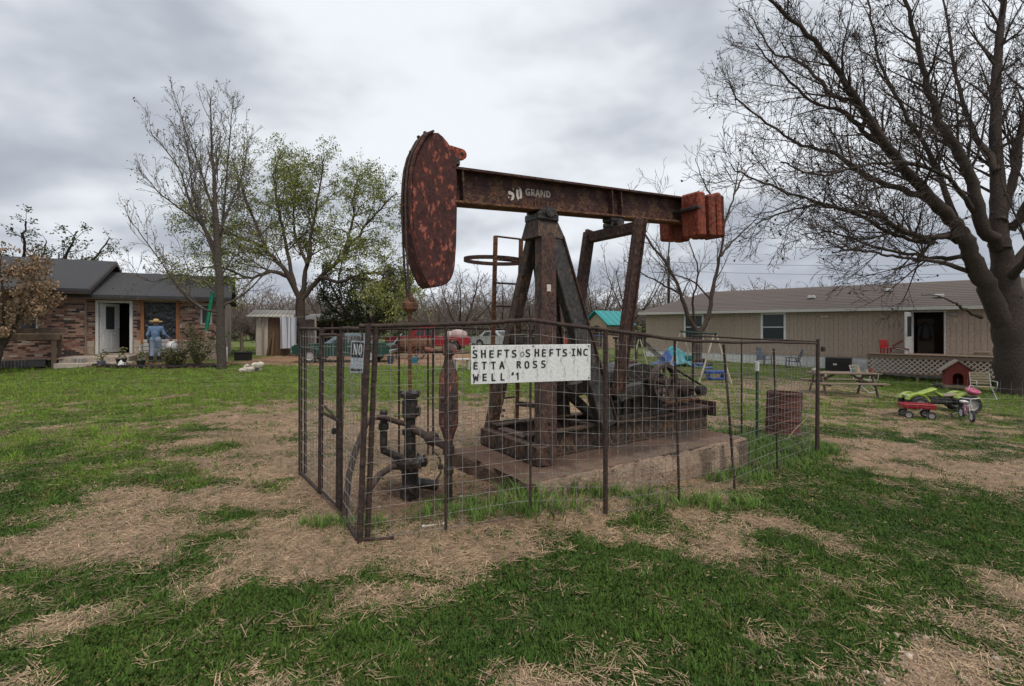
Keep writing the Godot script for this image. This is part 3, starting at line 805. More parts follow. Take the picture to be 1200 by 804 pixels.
	part("end_shield", ec, M.worn_white, motor)
	var be := MB.new()
	be.bar(V(1.96, 1.135, .41), V(2.68, .81, .41), .05, .012, Vector3.UP)
	be.bar(V(1.90, .665, .41), V(2.65, .682, .41), .05, .012, Vector3.UP)
	part("drive_belt", be, M.rubber, o)
	# the belt end guard post behind the skid
	box_part("end_plate", V(2.96, .47, .12), V(.02, .20, .62), M.pitman_rust, o, Color(1, 1, 1), .004)

	# ladder with a hoop on the far side
	var ld := thing("ladder", "rusty iron ladder with a round safety hoop behind the post", "ladder", PUMP_AT, PUMP_TURN)
	for t in [0.02, .40]:
		var r := MB.new()
		r.bar(V(t, .19, -.68), V(t + .05, 2.72, -.64), .035, .05, V(1, 0, 0), .004)
		part("rail", r, M.flange_rust, ld)
	for k in 9:
		var g := MB.new()
		var h := .42 + k * .287
		var f := (h - .19) / 2.53
		g.rod(V(.02 + .05 * f, h, -.68 + .04 * f), V(.40 + .05 * f, h, -.68 + .04 * f), .0125, 8)
		part("rung", g, M.dark_pipe, ld)
	var hp := MB.new()
	for k in 28:
		var a0 := TAU * k / 28; var a1 := TAU * (k + 1) / 28
		hp.bar(V(.23 + .42 * cos(a0), 2.46, -.93 + .30 * sin(a0)), V(.23 + .42 * cos(a1), 2.46, -.93 + .30 * sin(a1)), .008, .05, Vector3.UP)
	part("hoop", hp, M.pitman_rust, ld)
	var st := MB.new()
	st.bar(V(.42, 1.5, -.66), V(.20, 1.5, -.36), .04, .04, Vector3.UP, .004)
	part("stay", st, M.dark_pipe, ld)
	st = MB.new()
	st.bar(V(.42, .62, -.67), V(.55, .62, -.36), .04, .06, Vector3.UP, .004)
	part("stay", st, M.dark_pipe, ld)

func build_wellhead():
	# well head, straight below the carrier bar
	var at := pump_at(-1.29, 0, 0)
	var y0 := gh(at.x, -at.z)
	var o := thing("wellhead", "black oily wellhead with polished rod and side pipes", "wellhead", Vector3(at.x, 0, at.z), PUMP_TURN)
	var c := MB.new()
	c.lathe([V2(0, y0 - .1), V2(.10, y0 - .1), V2(.095, y0 + .12), V2(.075, y0 + .15), V2(.085, y0 + .33), V2(.17, y0 + .34), V2(.175, y0 + .385), V2(.08, y0 + .39), V2(.07, y0 + .41), V2(0, y0 + .41)], 22)
	c.rod(V(.05, y0 + .16, .02), V(.26, y0 + .10, .05), .05, 12)
	c.rod(V(-.03, y0 + .14, .05), V(-.03, y0 + .14, .17), .035, 10)
	var cas := part("casing", c, M.grease, o)
	for k in 10:
		var an := TAU * k / 10
		var b := MB.new()
		b.lathe([V2(0, y0 + .32), V2(.014, y0 + .32), V2(.014, y0 + .41), V2(0, y0 + .41)], 6, Transform3D(Basis.IDENTITY, V(.15 * cos(an), 0, .15 * sin(an))))
		part("flange_bolt", b, M.dark_pipe, cas)
	c = MB.new()
	c.lathe([V2(.055, y0 + .38), V2(.055, y0 + .62), V2(.075, y0 + .63), V2(.075, y0 + .68), V2(.05, y0 + .69), V2(.055, y0 + .78), V2(.075, y0 + .80), V2(.075, y0 + .96), V2(.06, y0 + .98), V2(.095, y0 + .99), V2(.095, y0 + 1.03), V2(.05, y0 + 1.05), V2(.02, y0 + 1.06), V2(0, y0 + 1.06)], 20)
	c.box(V(.055, y0 + .86, .055), V(.06, .1, .06), Basis.IDENTITY, .015)
	for k in 4: c.box(V(.085 * cos(k * TAU / 4 + .6), y0 + 1.03, .085 * sin(k * TAU / 4 + .6)), V(.035, .05, .035), Basis.IDENTITY, .008)
	part("stuffing_box", c, M.grease, o)
	c = MB.new()
	c.rod(V(0, y0 + 1.0, 0), V(0, 1.80, 0), .0165, 10)
	part("polished_rod", c, M.flange_rust, o)
	# flow line to the tall drip bottle, with a union
	var bt := Basis(Vector3.UP, -PUMP_TURN) * (Vector3(-.56, 0, -4.30) - Vector3(at.x, 0, at.z))
	c = MB.new()
	var dir := V(bt.x, 0, bt.z).normalized()
	c.rod(V(0, y0 + .70, 0), bt * V(1, 0, 1) + V(0, .53, 0), .036, 12)
	var u := V(0, y0 + .70, 0).lerp(bt + V(0, .53, 0), .58)
	c.tube(PackedVector3Array([u - dir * .05, u - dir * .02, u + dir * .03, u + dir * .05]), PackedFloat32Array([.05, .066, .066, .045]), 10)
	part("flow_pipe", c, M.dark_pipe, o)
	c = MB.new()
	c.pipe([V(0, y0 + .72, 0), V(-.12, y0 + .76, .0), V(-.26, y0 + .82, .02), V(-.36, y0 + .84, .06), V(-.46, y0 + .80, .12), V(-.58, y0 + .62, .24), V(-.66, y0 + .44, .32), V(-.7, y0 + .2, .36), V(-.72, y0 - .05, .38)], .026, 10)
	part("upper_hose", c, M.dark_pipe, o)
	c = MB.new()
	c.pipe([V(-.08, y0 + .33, 0), V(-.2, y0 + .36, .06), V(-.36, y0 + .33, .16), V(-.5, y0 + .24, .28), V(-.6, y0 + .08, .36), V(-.64, y0 - .06, .38)], .03, 10)
	part("lower_hose", c, M.dark_pipe, o)
	c = MB.new()
	c.pipe([V(-.06, y0 + .40, 0), V(-.16, y0 + .45, -.02), V(-.25, y0 + .5, -.03), V(-.25, y0 + .56, -.03), V(-.25, y0 + .86, -.03)], .036, 12)
	c.lathe([V2(.048, y0 + .70), V2(.048, y0 + .76), V2(.036, y0 + .76)], 12, Transform3D(Basis.IDENTITY, V(-.25, 0, -.03)))
	c.ball(V(-.25, y0 + .86, -.03), V(.04, .03, .04), 10, 6)
	part("riser_pipe", c, M.grease, o)
	c = MB.new()
	c.pipe([V(.22, y0 + .12, .06), V(.3, y0 + .22, .06), V(.3, y0 + .36, .04), V(.24, y0 + .44, .0)], .01, 6)
	c.box(V(.3, y0 + .28, .05), V(.05, .06, .04), Basis.IDENTITY, .01)
	part("small_valve", c, M.dark_pipe, o)

	# the tall torpedo-shaped bottle on its riser
	var b2 := thing("drip_bottle", "tall torpedo-shaped rusty bottle on a riser beside the wellhead", "pressure bottle", Vector3(-.56, 0, -4.30), .25)
	var g := gh(-.56, 4.30)
	c = MB.new()
	c.lathe([V2(.036, .54), V2(.04, .60), V2(.06, .67), V2(.082, .73), V2(.086, .76), V2(.086, 1.12), V2(.08, 1.17), V2(.062, 1.23), V2(.045, 1.28), V2(.04, 1.31), V2(0, 1.31)], 22, Transform3D.IDENTITY, true)
	part("bottle_body", c, M.bottle_rust, b2)
	c = MB.new()
	c.lathe([V2(.034, g - .1), V2(.034, .30), V2(.045, .31), V2(.045, .36), V2(.034, .37), V2(.034, .46), V2(.05, .47), V2(.05, .55), V2(.036, .56)], 14)
	part("riser", c, M.grease, b2)
	c = MB.new()
	c.lathe([V2(.03, 1.30), V2(.035, 1.34), V2(.06, 1.36), V2(.065, 1.40), V2(.05, 1.43), V2(.03, 1.45), V2(0, 1.455)], 16, Transform3D.IDENTITY, true)
	c.tube(PackedVector3Array([V(0, 1.385, 0), V(-.12, 1.39, .0), V(-.17, 1.395, 0), V(-.2, 1.395, 0), V(-.21, 1.395, 0)]), PackedFloat32Array([.02, .018, .028, .03, .022]), 10)
	c.tube(PackedVector3Array([V(0, 1.385, 0), V(.12, 1.375, .0), V(.18, 1.375, 0)]), PackedFloat32Array([.018, .016, .012]), 10)
	part("top_valve", c, M.bottle_rust, b2)

# ---------- the wire pen round the pump. Lines of points [x, distance]
const FRONT := [[-1.12, 3.56], [-.51, 3.75], [.15, 3.94], [.80, 4.16], [1.63, 4.73], [2.40, 5.22], [3.30, 6.04], [4.37, 6.98]]
func along(line: Array, h: float) -> PackedVector3Array:
	var o := PackedVector3Array()
	for p in line: o.push_back(G(p[0], p[1], h))
	return o
func wire_panel(line: Array, lo: float, hi: float, stepv: float, steph: float, r: float, wob: float, parent: Node):
	var mb := MB.new()
	var pts := along(line, 0)
	var len := 0.0
	for i in pts.size() - 1: len += pts[i].distance_to(pts[i + 1])
	var nv := int(len / stepv)
	var at := func(s: float) -> Vector3:
		for i in pts.size() - 1:
			var l := pts[i].distance_to(pts[i + 1])
			if s <= l or i == pts.size() - 2: return pts[i].lerp(pts[i + 1], s / l)
			s -= l
		return pts[0]
	var k := FastNoiseLite.new()
	k.seed = 3; k.frequency = .9
	var wobble := func(s: float, h: float) -> Vector3:
		return Vector3(k.get_noise_2d(s, h * 2.0), .8 * k.get_noise_2d(s * 1.4 + 50, h * 3.0), k.get_noise_2d(s + 90, h)) * wob
	var nh := int((hi - lo) / steph)
	for i in nv + 1:
		var s := minf(i * stepv + .01, len)
		var b: Vector3 = at.call(s)
		var wire := []
		for j in 6:
			var h := lerpf(lo, hi, j / 5.0)
			wire.append(b + Vector3(0, h, 0) + wobble.call(s, h))
		mb.pipe(wire, r, 3)
	for j in nh + 1:
		var h := lo + j * steph
		var wire := []
		for i in nv + 1:
			var s := minf(i * stepv + .01, len)
			wire.append(at.call(s) + Vector3(0, h, 0) + wobble.call(s, h) + Vector3(0, .004 * (i % 2), 0))
		mb.pipe(wire, r, 3)
	part("wire_mesh", mb, M.wire, parent)
func post(parent: Node, x: float, d: float, h: float, r: float, lean := Vector3.ZERO, called := "post", m: Material = null):
	var mb := MB.new()
	var g := G(x, d)
	mb.tube(PackedVector3Array([g - Vector3(0, .12, 0), g + lean * .5 + Vector3(0, h * .5, 0), g + lean + Vector3(0, h, 0)]), PackedFloat32Array([r, r, r]), 8)
	for k in 7: mb.lathe([V2(r, 0), V2(r + .003, .002), V2(r + .003, .007), V2(r, .009)], 8, Transform3D(Basis.IDENTITY, g + lean * (.1 + k * .13) + Vector3(0, h * (.1 + k * .13) - .005, 0)))
	part(called, mb, m if m else M.pipe_rust, parent)
func rail(parent: Node, line: Array, h: float, r: float, called := "top_rail"):
	var mb := MB.new()
	var p := along(line, h)
	var a := []
	for i in p.size() - 1:
		for q in 4: a.append(p[i].lerp(p[i + 1], q / 4.0) + Vector3(0, rf(-.004, .004), 0))
	a.append(p[p.size() - 1])
	mb.pipe(a, r, 8)
	part(called, mb, M.pipe_rust, parent)
func build_fence():
	var f := thing("wire_fence", "bowed front fence of rusty rods and square wire mesh, carrying the white sign", "fence", Vector3.ZERO, 0, "fences round the pump")
	wire_panel(FRONT, .03, 1.57, .108, .112, .0024, .012, f)
	rail(f, FRONT, 1.60, .017)
	for q in [[0, .021, 1.62, .07], [1, .012, 1.6, 0.0], [2, .010, 1.6, .0], [3, .021, 1.6, 0.0], [4, .012, 1.59, -.05], [5, .013, 1.58, -.13], [6, .012, 1.52, -.05], [7, .022, 1.66, .02]]:
		post(f, FRONT[q[0]][0], FRONT[q[0]][1], q[2], q[1], Vector3(q[3], 0, 0))
	post(f, -1.075, 3.60, 1.60, .02, Vector3(.07, 0, 0))
	rail(f, [[-1.12, 3.56], [-.88, 3.63]], .03, .012, "bottom_rail")
	# left side: two fixed panels either side of the gate
	var l := thing("wire_fence", "left side fence of the pen, short rusty panels beside the gate", "fence", Vector3.ZERO, 0, "fences round the pump")
	wire_panel([[-1.14, 3.58], [-1.44, 4.09]], .04, 1.55, .10, .112, .0024, .006, l)
	wire_panel([[-1.84, 4.65], [-2.27, 5.22]], .04, 1.55, .10, .112, .0024, .006, l)
	rail(l, [[-1.05, 3.57], [-1.42, 4.09]], 1.58, .016)
	rail(l, [[-1.80, 4.66], [-2.28, 5.24]], 1.58, .016)
	rail(l, [[-1.13, 3.57], [-1.45, 4.10]], .03, .016, "bottom_rail")
	rail(l, [[-1.84, 4.65], [-2.28, 5.24]], .03, .016, "bottom_rail")
	post(l, -1.455, 4.11, 1.60, .02, Vector3(.02, 0, 0))
	post(l, -1.835, 4.64, 1.60, .02, Vector3(.02, 0, 0))
	post(l, -2.28, 5.24, 1.62, .02)
	var gt := thing("pen_gate", "narrow mesh gate with a padlock in the pen's left side", "gate", Vector3.ZERO, 0)
	wire_panel([[-1.50, 4.17], [-1.80, 4.59]], .08, 1.50, .10, .112, .0024, .005, gt)
	var fr := MB.new()
	for q in [[-1.495, 4.165], [-1.805, 4.60]]: fr.rod(G(q[0], q[1], .06), G(q[0] + .01, q[1], 1.53), .016)
	for h in [.06, .80, 1.53]: fr.rod(G(-1.495, 4.165, h), G(-1.805, 4.60, h), .014)
	part("gate_frame", fr, M.pipe_rust, gt)
	var lt := MB.new()
	lt.rod(G(-1.72, 4.47, .88), G(-1.46, 4.1, .80), .011, 6)
	part("latch_bar", lt, M.pipe_rust, gt)
	var pl := thing("padlock", "dark padlock hanging from the pen gate's latch", "padlock", G(-1.53, 4.20, .70), .6)
	var pb := MB.new()
	pb.box(V(0, 0, 0), V(.055, .05, .022), Basis.IDENTITY, .005)
	part("lock_body", pb, M.ink, pl)
	var sh := MB.new()
	var arc := []
	for k in 9: arc.append(V(.018 * cos(PI * k / 8), .03 + .05 * sin(PI * k / 8), 0))
	arc.push_front(V(.018, .02, 0)); arc.append(V(-.018, .02, 0))
	sh.pipe(arc, .004, 6)
	part("shackle", sh, M.chrome, pl)
	# back and right side
	var bk := thing("wire_fence", "back fence of the pen seen behind the pumping unit", "fence", Vector3.ZERO, 0, "fences round the pump")
	var back := [[-2.28, 5.24], [-1.6, 5.66], [-1.15, 5.93], [-.75, 6.2], [.6, 7.02], [2.0, 7.88], [3.2, 8.6]]
	wire_panel(back, .03, 1.55, .108, .112, .0024, .01, bk)
	rail(bk, back, 1.58, .014)
	for q in [[-2.24, 5.27, .014], [-1.72, 5.59, .011], [-1.35, 5.81, .012], [-.98, 6.04, .013], [-1.04, 6.02, .011], [.6, 7.02, .012], [2.0, 7.88, .012], [3.2, 8.6, .02]]: post(bk, q[0], q[1], 1.58, q[2])
	var rt := thing("wire_fence", "right end fence of the pen beside the rusty drum", "fence", Vector3.ZERO, 0, "fences round the pump")
	wire_panel([[4.37, 6.98], [3.2, 8.6]], .03, 1.58, .108, .112, .0024, .008, rt)
	rail(rt, [[4.37, 6.98], [3.2, 8.6]], 1.62, .014)
	post(rt, 3.72, 7.88, 1.6, .013)
	post(rt, 4.42, 7.02, 1.64, .018)
	box_part("hinge_block", G(4.46, 6.97, 1.52), V(.05, .07, .04), M.grease, rt)
	# thin netting that runs on to the right
	var yf := thing("netting_fence", "thin low wire netting running from the pen to the right edge", "fence", Vector3.ZERO, 0)
	var run := [[4.40, 6.98], [5.2, 6.55], [6.2, 5.95], [7.2, 5.4], [8.4, 4.8]]
	wire_panel(run, .02, 1.22, .10, .10, .0013, .02, yf)
	post(yf, 7.3, 5.36, 1.35, .02)
	# green steel stake with a white top
	var tp := thing("steel_stake", "green steel stake with white tip at the pen's right end", "fence post", G(3.80, 7.55), .3)
	var tm := MB.new()
	tm.box(V(0, .52, 0), V(.045, 1.24, .006), Basis.IDENTITY, .001)
	tm.box(V(0, .52, .018), V(.006, 1.24, .034), Basis.IDENTITY, .001)
	for k in 12: tm.box(V(0, .1 + k * .085, -.006), V(.02, .018, .01))
	tm.col = Color(.03, .07, .05)
	part("shaft", tm, M.dark_green, tp)
	box_part("white_tip", V(0, 1.21, .006), V(.05, .15, .045), M.plain, tp, Color(.7, .7, .68), .004)

	# main sign
	var a := W(-.327, 1.30, 3.80); var b := W(.649, 1.308, 4.109)
	var ang := atan2(-(b.z - a.z), b.x - a.x)
	var nrm := Vector3(sin(ang), 0, cos(ang))
	var sg := thing("well_sign", "white weathered board lettered with the well's name on the front fence", "sign", (a + b) * .5 + nrm * .03, ang)
	var bd := MB.new()
	bd.box(Vector3.ZERO, V(1.024, .302, .006), Basis.IDENTITY, .002)
	part("board", bd, M.sign_white, sg)
	var c := .001034
	var X := func(a: Array) -> Array:
		var o := []
		for q in a: o.append((q - 640) * c)
		return o
	spaced("SHEFTS", X.call([175, 240, 302, 364, 424, 484]), .083, .0045, .058, M.ink, sg, .92)
	spaced("o", X.call([549]), .083, .0045, .052, M.ink_faint, sg, 1.0)
	spaced("SHEFTSINC", X.call([596, 670, 728, 790, 852, 908, 982, 1034, 1088]), .084, .0045, .058, M.ink, sg, .92)
	spaced("·", X.call([955]), .083, .0045, .058, M.ink_faint, sg, .8)
	spaced("ETTAROSS", X.call([178, 246, 318, 385, 520, 587, 655, 725]), -.008, .0045, .056, M.ink, sg, .92)
	spaced("WELL1", X.call([180, 248, 318, 390, 512]), -.100, .0045, .056, M.ink, sg, .92)
	spaced("#", X.call([472]), -.078, .0045, .026, M.ink, sg, 1.0)
	for q in [[-.49, .135], [.495, .135], [.495, -.13], [-.49, -.135], [0, .14]]:
		var sc := MB.new()
		sc.lathe([V2(.007, 0), V2(.006, .004), V2(0, .005)], 8, Transform3D(Basis(Vector3.RIGHT, PI / 2), V(q[0], q[1], .003)))
		part("screw", sc, M.pipe_rust, sg)
	# small blue-black sign near the corner post, and the bright tie rag above it
	var s2 := thing("warning_sign", "small faded black and white NO sign wired near the pen corner", "sign", W(-1.21, 1.365, 3.80), .35)
	s2.rotation.z = -.06
	var bd2 := MB.new()
	bd2.box(Vector3.ZERO, V(.098, .25, .004), Basis.IDENTITY, .001)
	part("board", bd2, M.faded_blue, s2)
	box_part("dark_field", V(0, .055, .0025), V(.088, .12, .0015), M.plain, s2, Color(.035, .04, .05), 0.0)
	letters("N", V(-.036, .055, .0042), .085, M.worn_pale, s2, .42, "Droid Sans", .002, Basis.IDENTITY, .02)
	letters("O", V(.004, .055, .0042), .085, M.worn_pale, s2, .36, "Droid Sans", .002, Basis.IDENTITY, .02)
	box_part("dark_band", V(0, -.102, .0025), V(.085, .018, .0015), M.plain, s2, Color(.06, .065, .075), 0.0)

# ---------- trees. Main limbs: [radius at the base, radius at the tip, [[x, y, distance], ...]]
const PECAN := [
	[0.640, 0.460, [[18.34, -0.90, 17.60], [18.19, 0.46, 17.60], [18.03, 1.69, 17.60], [17.94, 2.77, 17.60]]],
	[0.330, 0.230, [[17.85, 1.54, 17.60], [17.14, 2.76, 17.45], [16.57, 3.57, 17.30], [16.13, 4.34, 17.15], [15.69, 4.91, 17.00]]],
	[0.420, 0.200, [[17.97, 2.62, 17.60], [17.89, 3.87, 17.70], [17.86, 4.82, 17.80], [17.90, 5.93, 17.90]]],
	[0.060, 0.010, [[16.98, 1.94, 17.60], [15.61, 2.22, 16.85], [14.63, 2.39, 16.10], [13.46, 2.57, 15.35], [12.29, 2.57, 14.60]]],
	[0.230, 0.030, [[16.27, 4.97, 17.60], [15.06, 5.82, 17.17], [13.86, 6.62, 16.74], [12.59, 7.64, 16.31], [11.32, 8.93, 15.89], [10.09, 10.11, 15.46], [8.60, 11.09, 15.03], [7.17, 11.92, 14.60]]],
	[0.240, 0.030, [[17.60, 4.47, 17.60], [16.84, 5.31, 17.46], [16.28, 7.01, 17.31], [15.42, 8.32, 17.17], [14.58, 9.76, 17.03], [14.16, 11.17, 16.89], [13.51, 12.85, 16.74], [13.11, 14.50, 16.60]]],
	[0.300, 0.040, [[17.69, 4.41, 17.60], [17.77, 5.90, 17.77], [17.87, 7.67, 17.93], [17.97, 10.27, 18.10], [18.33, 12.59, 18.27], [18.69, 15.28, 18.43], [18.60, 18.01, 18.60]]],
	[0.200, 0.030, [[17.66, 5.40, 17.60], [18.68, 6.80, 18.20], [19.72, 9.28, 18.80], [20.93, 11.91, 19.40], [21.93, 15.74, 20.00], [23.13, 19.06, 20.60]]],
	[0.120, 0.020, [[16.43, 4.72, 17.60], [16.12, 6.37, 18.02], [16.01, 7.84, 18.43], [15.21, 9.97, 18.85], [14.53, 12.18, 19.27], [14.50, 14.48, 19.68], [14.11, 16.87, 20.10]]],
	[0.110, 0.020, [[16.18, 4.97, 17.60], [14.97, 4.78, 17.24], [13.69, 4.89, 16.89], [12.32, 5.40, 16.53], [10.92, 5.52, 16.17], [9.57, 5.79, 15.81], [8.00, 6.16, 15.46], [6.83, 6.58, 15.10]]],
	[0.110, 0.020, [[16.36, 4.63, 17.60], [15.47, 4.88, 17.46], [14.73, 4.61, 17.31], [13.56, 4.82, 17.17], [12.10, 5.51, 17.03], [10.66, 5.84, 16.89], [9.25, 5.51, 16.74], [8.30, 5.12, 16.60]]],
	[0.100, 0.015, [[16.58, 4.16, 17.60], [15.86, 4.14, 17.90], [14.85, 4.31, 18.20], [13.63, 4.68, 18.50], [12.37, 5.26, 18.80], [11.39, 5.22, 19.10]]],
	[0.090, 0.020, [[16.67, 3.55, 17.60], [15.24, 3.86, 17.20], [13.85, 3.96, 16.80], [12.66, 3.99, 16.40], [11.37, 4.15, 16.00], [10.26, 3.98, 15.60]]],
	[0.130, 0.020, [[15.13, 6.17, 17.60], [14.47, 6.67, 17.93], [13.46, 7.14, 18.27], [12.40, 8.22, 18.60], [10.96, 8.84, 18.93], [9.46, 10.15, 19.27], [8.60, 11.50, 19.60]]],
	[0.100, 0.020, [[13.59, 8.12, 17.60], [12.60, 8.43, 17.30], [11.48, 9.15, 17.00], [10.25, 9.36, 16.70], [8.92, 10.32, 16.40], [8.05, 11.01, 16.10]]],
	[0.100, 0.020, [[12.54, 9.72, 17.60], [11.91, 10.21, 18.10], [11.09, 11.65, 18.60], [10.22, 12.42, 19.10], [9.63, 14.08, 19.60]]],
	[0.160, 0.030, [[17.97, 3.24, 17.60], [17.62, 4.02, 16.60], [17.52, 5.10, 15.60], [17.67, 6.54, 14.60], [17.42, 8.11, 13.60]]],
	[0.180, 0.030, [[18.03, 3.55, 17.60], [19.42, 5.14, 17.85], [21.43, 6.93, 18.10], [23.82, 8.78, 18.35], [26.11, 11.16, 18.60]]],
	[0.160, 0.030, [[18.03, 5.09, 17.60], [18.30, 6.34, 17.10], [18.93, 8.68, 16.60], [19.49, 11.29, 16.10], [19.43, 13.18, 15.60]]],
	[0.100, 0.020, [[16.98, 5.34, 17.60], [15.75, 6.34, 17.10], [14.71, 6.78, 16.60], [12.99, 7.05, 16.10], [11.22, 6.75, 15.60], [9.54, 6.32, 15.10], [8.07, 6.54, 14.60]]],
	[0.120, 0.020, [[17.54, 7.25, 17.60], [17.62, 9.20, 18.60], [17.88, 11.68, 19.60], [18.43, 14.72, 20.60], [18.57, 18.39, 21.60]]],
]
const LEFT_BARE := [
	[0.170, 0.100, [[-10.74, -0.01, 18.00], [-10.80, 1.38, 18.00], [-10.83, 2.96, 18.00], [-10.89, 4.22, 18.00], [-10.96, 5.58, 18.00]]],
	[0.100, 0.015, [[-10.96, 5.58, 18.00], [-11.12, 7.11, 18.17], [-11.32, 8.45, 18.33], [-11.46, 10.30, 18.50]]],
	[0.060, 0.012, [[-10.93, 3.84, 18.00], [-11.21, 5.12, 17.75], [-11.57, 6.05, 17.50], [-11.86, 7.29, 17.25], [-12.68, 8.49, 17.00]]],
	[0.060, 0.012, [[-10.89, 3.94, 18.00], [-10.87, 5.88, 18.33], [-10.87, 8.41, 18.67], [-10.93, 10.40, 19.00]]],
	[0.060, 0.012, [[-10.96, 5.58, 18.00], [-11.49, 6.96, 18.20], [-12.01, 8.15, 18.40], [-12.86, 10.25, 18.60]]],
	[0.050, 0.012, [[-10.80, 2.17, 18.00], [-11.19, 2.25, 17.62], [-11.65, 2.75, 17.25], [-12.38, 4.12, 16.88], [-13.03, 5.36, 16.50]]],
	[0.050, 0.012, [[-10.80, 2.33, 18.00], [-10.22, 2.83, 18.50], [-9.67, 3.70, 19.00], [-9.41, 4.61, 19.50]]],
	[0.050, 0.010, [[-10.93, 4.54, 18.00], [-11.45, 5.39, 17.88], [-12.30, 6.05, 17.75], [-12.83, 6.49, 17.62], [-13.20, 7.06, 17.50]]],
	[0.050, 0.010, [[-10.93, 4.85, 18.00], [-10.55, 6.36, 18.33], [-10.32, 7.59, 18.67], [-10.33, 9.03, 19.00]]],
	[0.040, 0.010, [[-10.80, 2.64, 18.00], [-11.21, 3.25, 17.75], [-11.97, 3.47, 17.50], [-12.71, 3.20, 17.25], [-13.12, 3.42, 17.00]]],
	[0.040, 0.010, [[-10.86, 3.27, 18.00], [-10.55, 4.29, 18.50], [-10.00, 4.87, 19.00], [-9.65, 5.81, 19.50]]],
	[0.045, 0.010, [[-10.89, 4.22, 18.00], [-11.58, 6.07, 17.83], [-11.72, 7.58, 17.67], [-11.82, 8.75, 17.50]]],
]
const LEAFY := [
	[0.300, 0.200, [[-10.92, -0.01, 25.50], [-11.01, 1.06, 25.50], [-11.09, 2.18, 25.50], [-11.09, 3.08, 25.50]]],
	[0.150, 0.025, [[-11.09, 2.99, 25.50], [-11.76, 4.49, 25.30], [-12.68, 5.70, 25.10], [-13.24, 7.19, 24.90], [-13.69, 8.58, 24.70], [-14.10, 10.11, 24.50]]],
	[0.140, 0.025, [[-11.09, 3.08, 25.50], [-10.79, 4.88, 25.62], [-10.57, 6.70, 25.75], [-10.26, 8.77, 25.88], [-10.04, 10.63, 26.00]]],
	[0.140, 0.025, [[-11.05, 2.99, 25.50], [-10.14, 4.22, 25.70], [-9.00, 5.37, 25.90], [-8.01, 6.87, 26.10], [-6.92, 8.20, 26.30], [-6.28, 8.95, 26.50]]],
	[0.120, 0.020, [[-11.63, 4.19, 25.50], [-12.37, 4.45, 25.00], [-13.32, 4.09, 24.50], [-14.53, 4.59, 24.00], [-15.46, 4.20, 23.50]]],
	[0.120, 0.020, [[-11.41, 3.75, 25.50], [-12.09, 6.07, 26.00], [-12.79, 8.25, 26.50], [-13.17, 10.27, 27.00], [-13.03, 11.39, 27.50]]],
	[0.120, 0.020, [[-10.07, 4.19, 25.50], [-8.82, 3.94, 25.12], [-7.38, 4.34, 24.75], [-6.20, 4.08, 24.38], [-5.26, 3.20, 24.00]]],
	[0.100, 0.020, [[-8.86, 5.31, 25.50], [-8.63, 7.02, 26.17], [-8.71, 8.80, 26.83], [-8.68, 10.19, 27.50]]],
	[0.100, 0.020, [[-12.88, 5.76, 25.50], [-13.91, 6.15, 25.17], [-15.03, 6.52, 24.83], [-15.90, 7.53, 24.50]]],
	[0.100, 0.020, [[-10.74, 4.87, 25.50], [-11.63, 6.75, 26.00], [-11.86, 8.48, 26.50], [-11.84, 10.27, 27.00]]],
]
const FORKED := [
	[0.260, 0.200, [[10.28, -0.39, 27.00], [10.28, 0.56, 27.00], [10.37, 1.27, 27.00]]],
	[0.150, 0.020, [[10.33, 1.17, 27.00], [9.73, 2.21, 26.92], [9.32, 3.39, 26.83], [8.54, 5.03, 26.75], [7.58, 6.18, 26.67], [7.00, 7.57, 26.58], [6.42, 8.95, 26.50]]],
	[0.150, 0.020, [[10.42, 1.27, 27.00], [10.95, 2.12, 27.13], [11.29, 3.90, 27.27], [11.78, 5.83, 27.40], [12.03, 7.44, 27.53], [12.62, 9.12, 27.67], [12.97, 11.01, 27.80]]],
	[0.070, 0.012, [[11.61, 5.53, 27.00], [12.56, 6.54, 27.33], [13.83, 7.67, 27.67], [14.74, 8.87, 28.00]]],
	[0.070, 0.012, [[11.79, 7.33, 27.00], [10.99, 8.66, 26.67], [10.26, 9.68, 26.33], [9.81, 10.63, 26.00]]],
	[0.070, 0.012, [[9.38, 3.40, 27.00], [8.34, 4.03, 27.17], [7.29, 4.62, 27.33], [6.51, 5.60, 27.50]]],
	[0.080, 0.012, [[10.14, 1.84, 27.00], [9.95, 3.15, 26.75], [10.14, 4.53, 26.50], [9.67, 5.88, 26.25], [9.12, 7.12, 26.00]]],
	[0.060, 0.010, [[12.32, 8.94, 27.00], [13.04, 10.14, 27.33], [13.98, 10.97, 27.67], [14.98, 11.47, 28.00]]],
	[0.060, 0.010, [[10.99, 3.16, 27.00], [9.92, 4.08, 26.67], [8.78, 4.42, 26.33], [7.30, 4.56, 26.00]]],
	[0.050, 0.010, [[8.62, 5.06, 27.00], [8.83, 6.99, 27.20], [8.65, 8.47, 27.40], [8.23, 9.88, 27.60]]],
]
func bend(p0: Vector3, dir: Vector3, len: float, segs: int, wig: float, up: float) -> PackedVector3Array:
	var o := PackedVector3Array([p0])
	var d := dir.normalized()
	for i in segs:
		d = (d + Vector3(rf(-wig, wig), rf(-wig, wig) + up, rf(-wig, wig))).normalized()
		o.push_back(o[i] + d * len / segs)
	return o
func spread(r0: float, r1: float, n: int) -> PackedFloat32Array:
	var o := PackedFloat32Array()
	for i in n: o.push_back(lerpf(r0, r1, pow(float(i) / (n - 1), .8)))
	return o
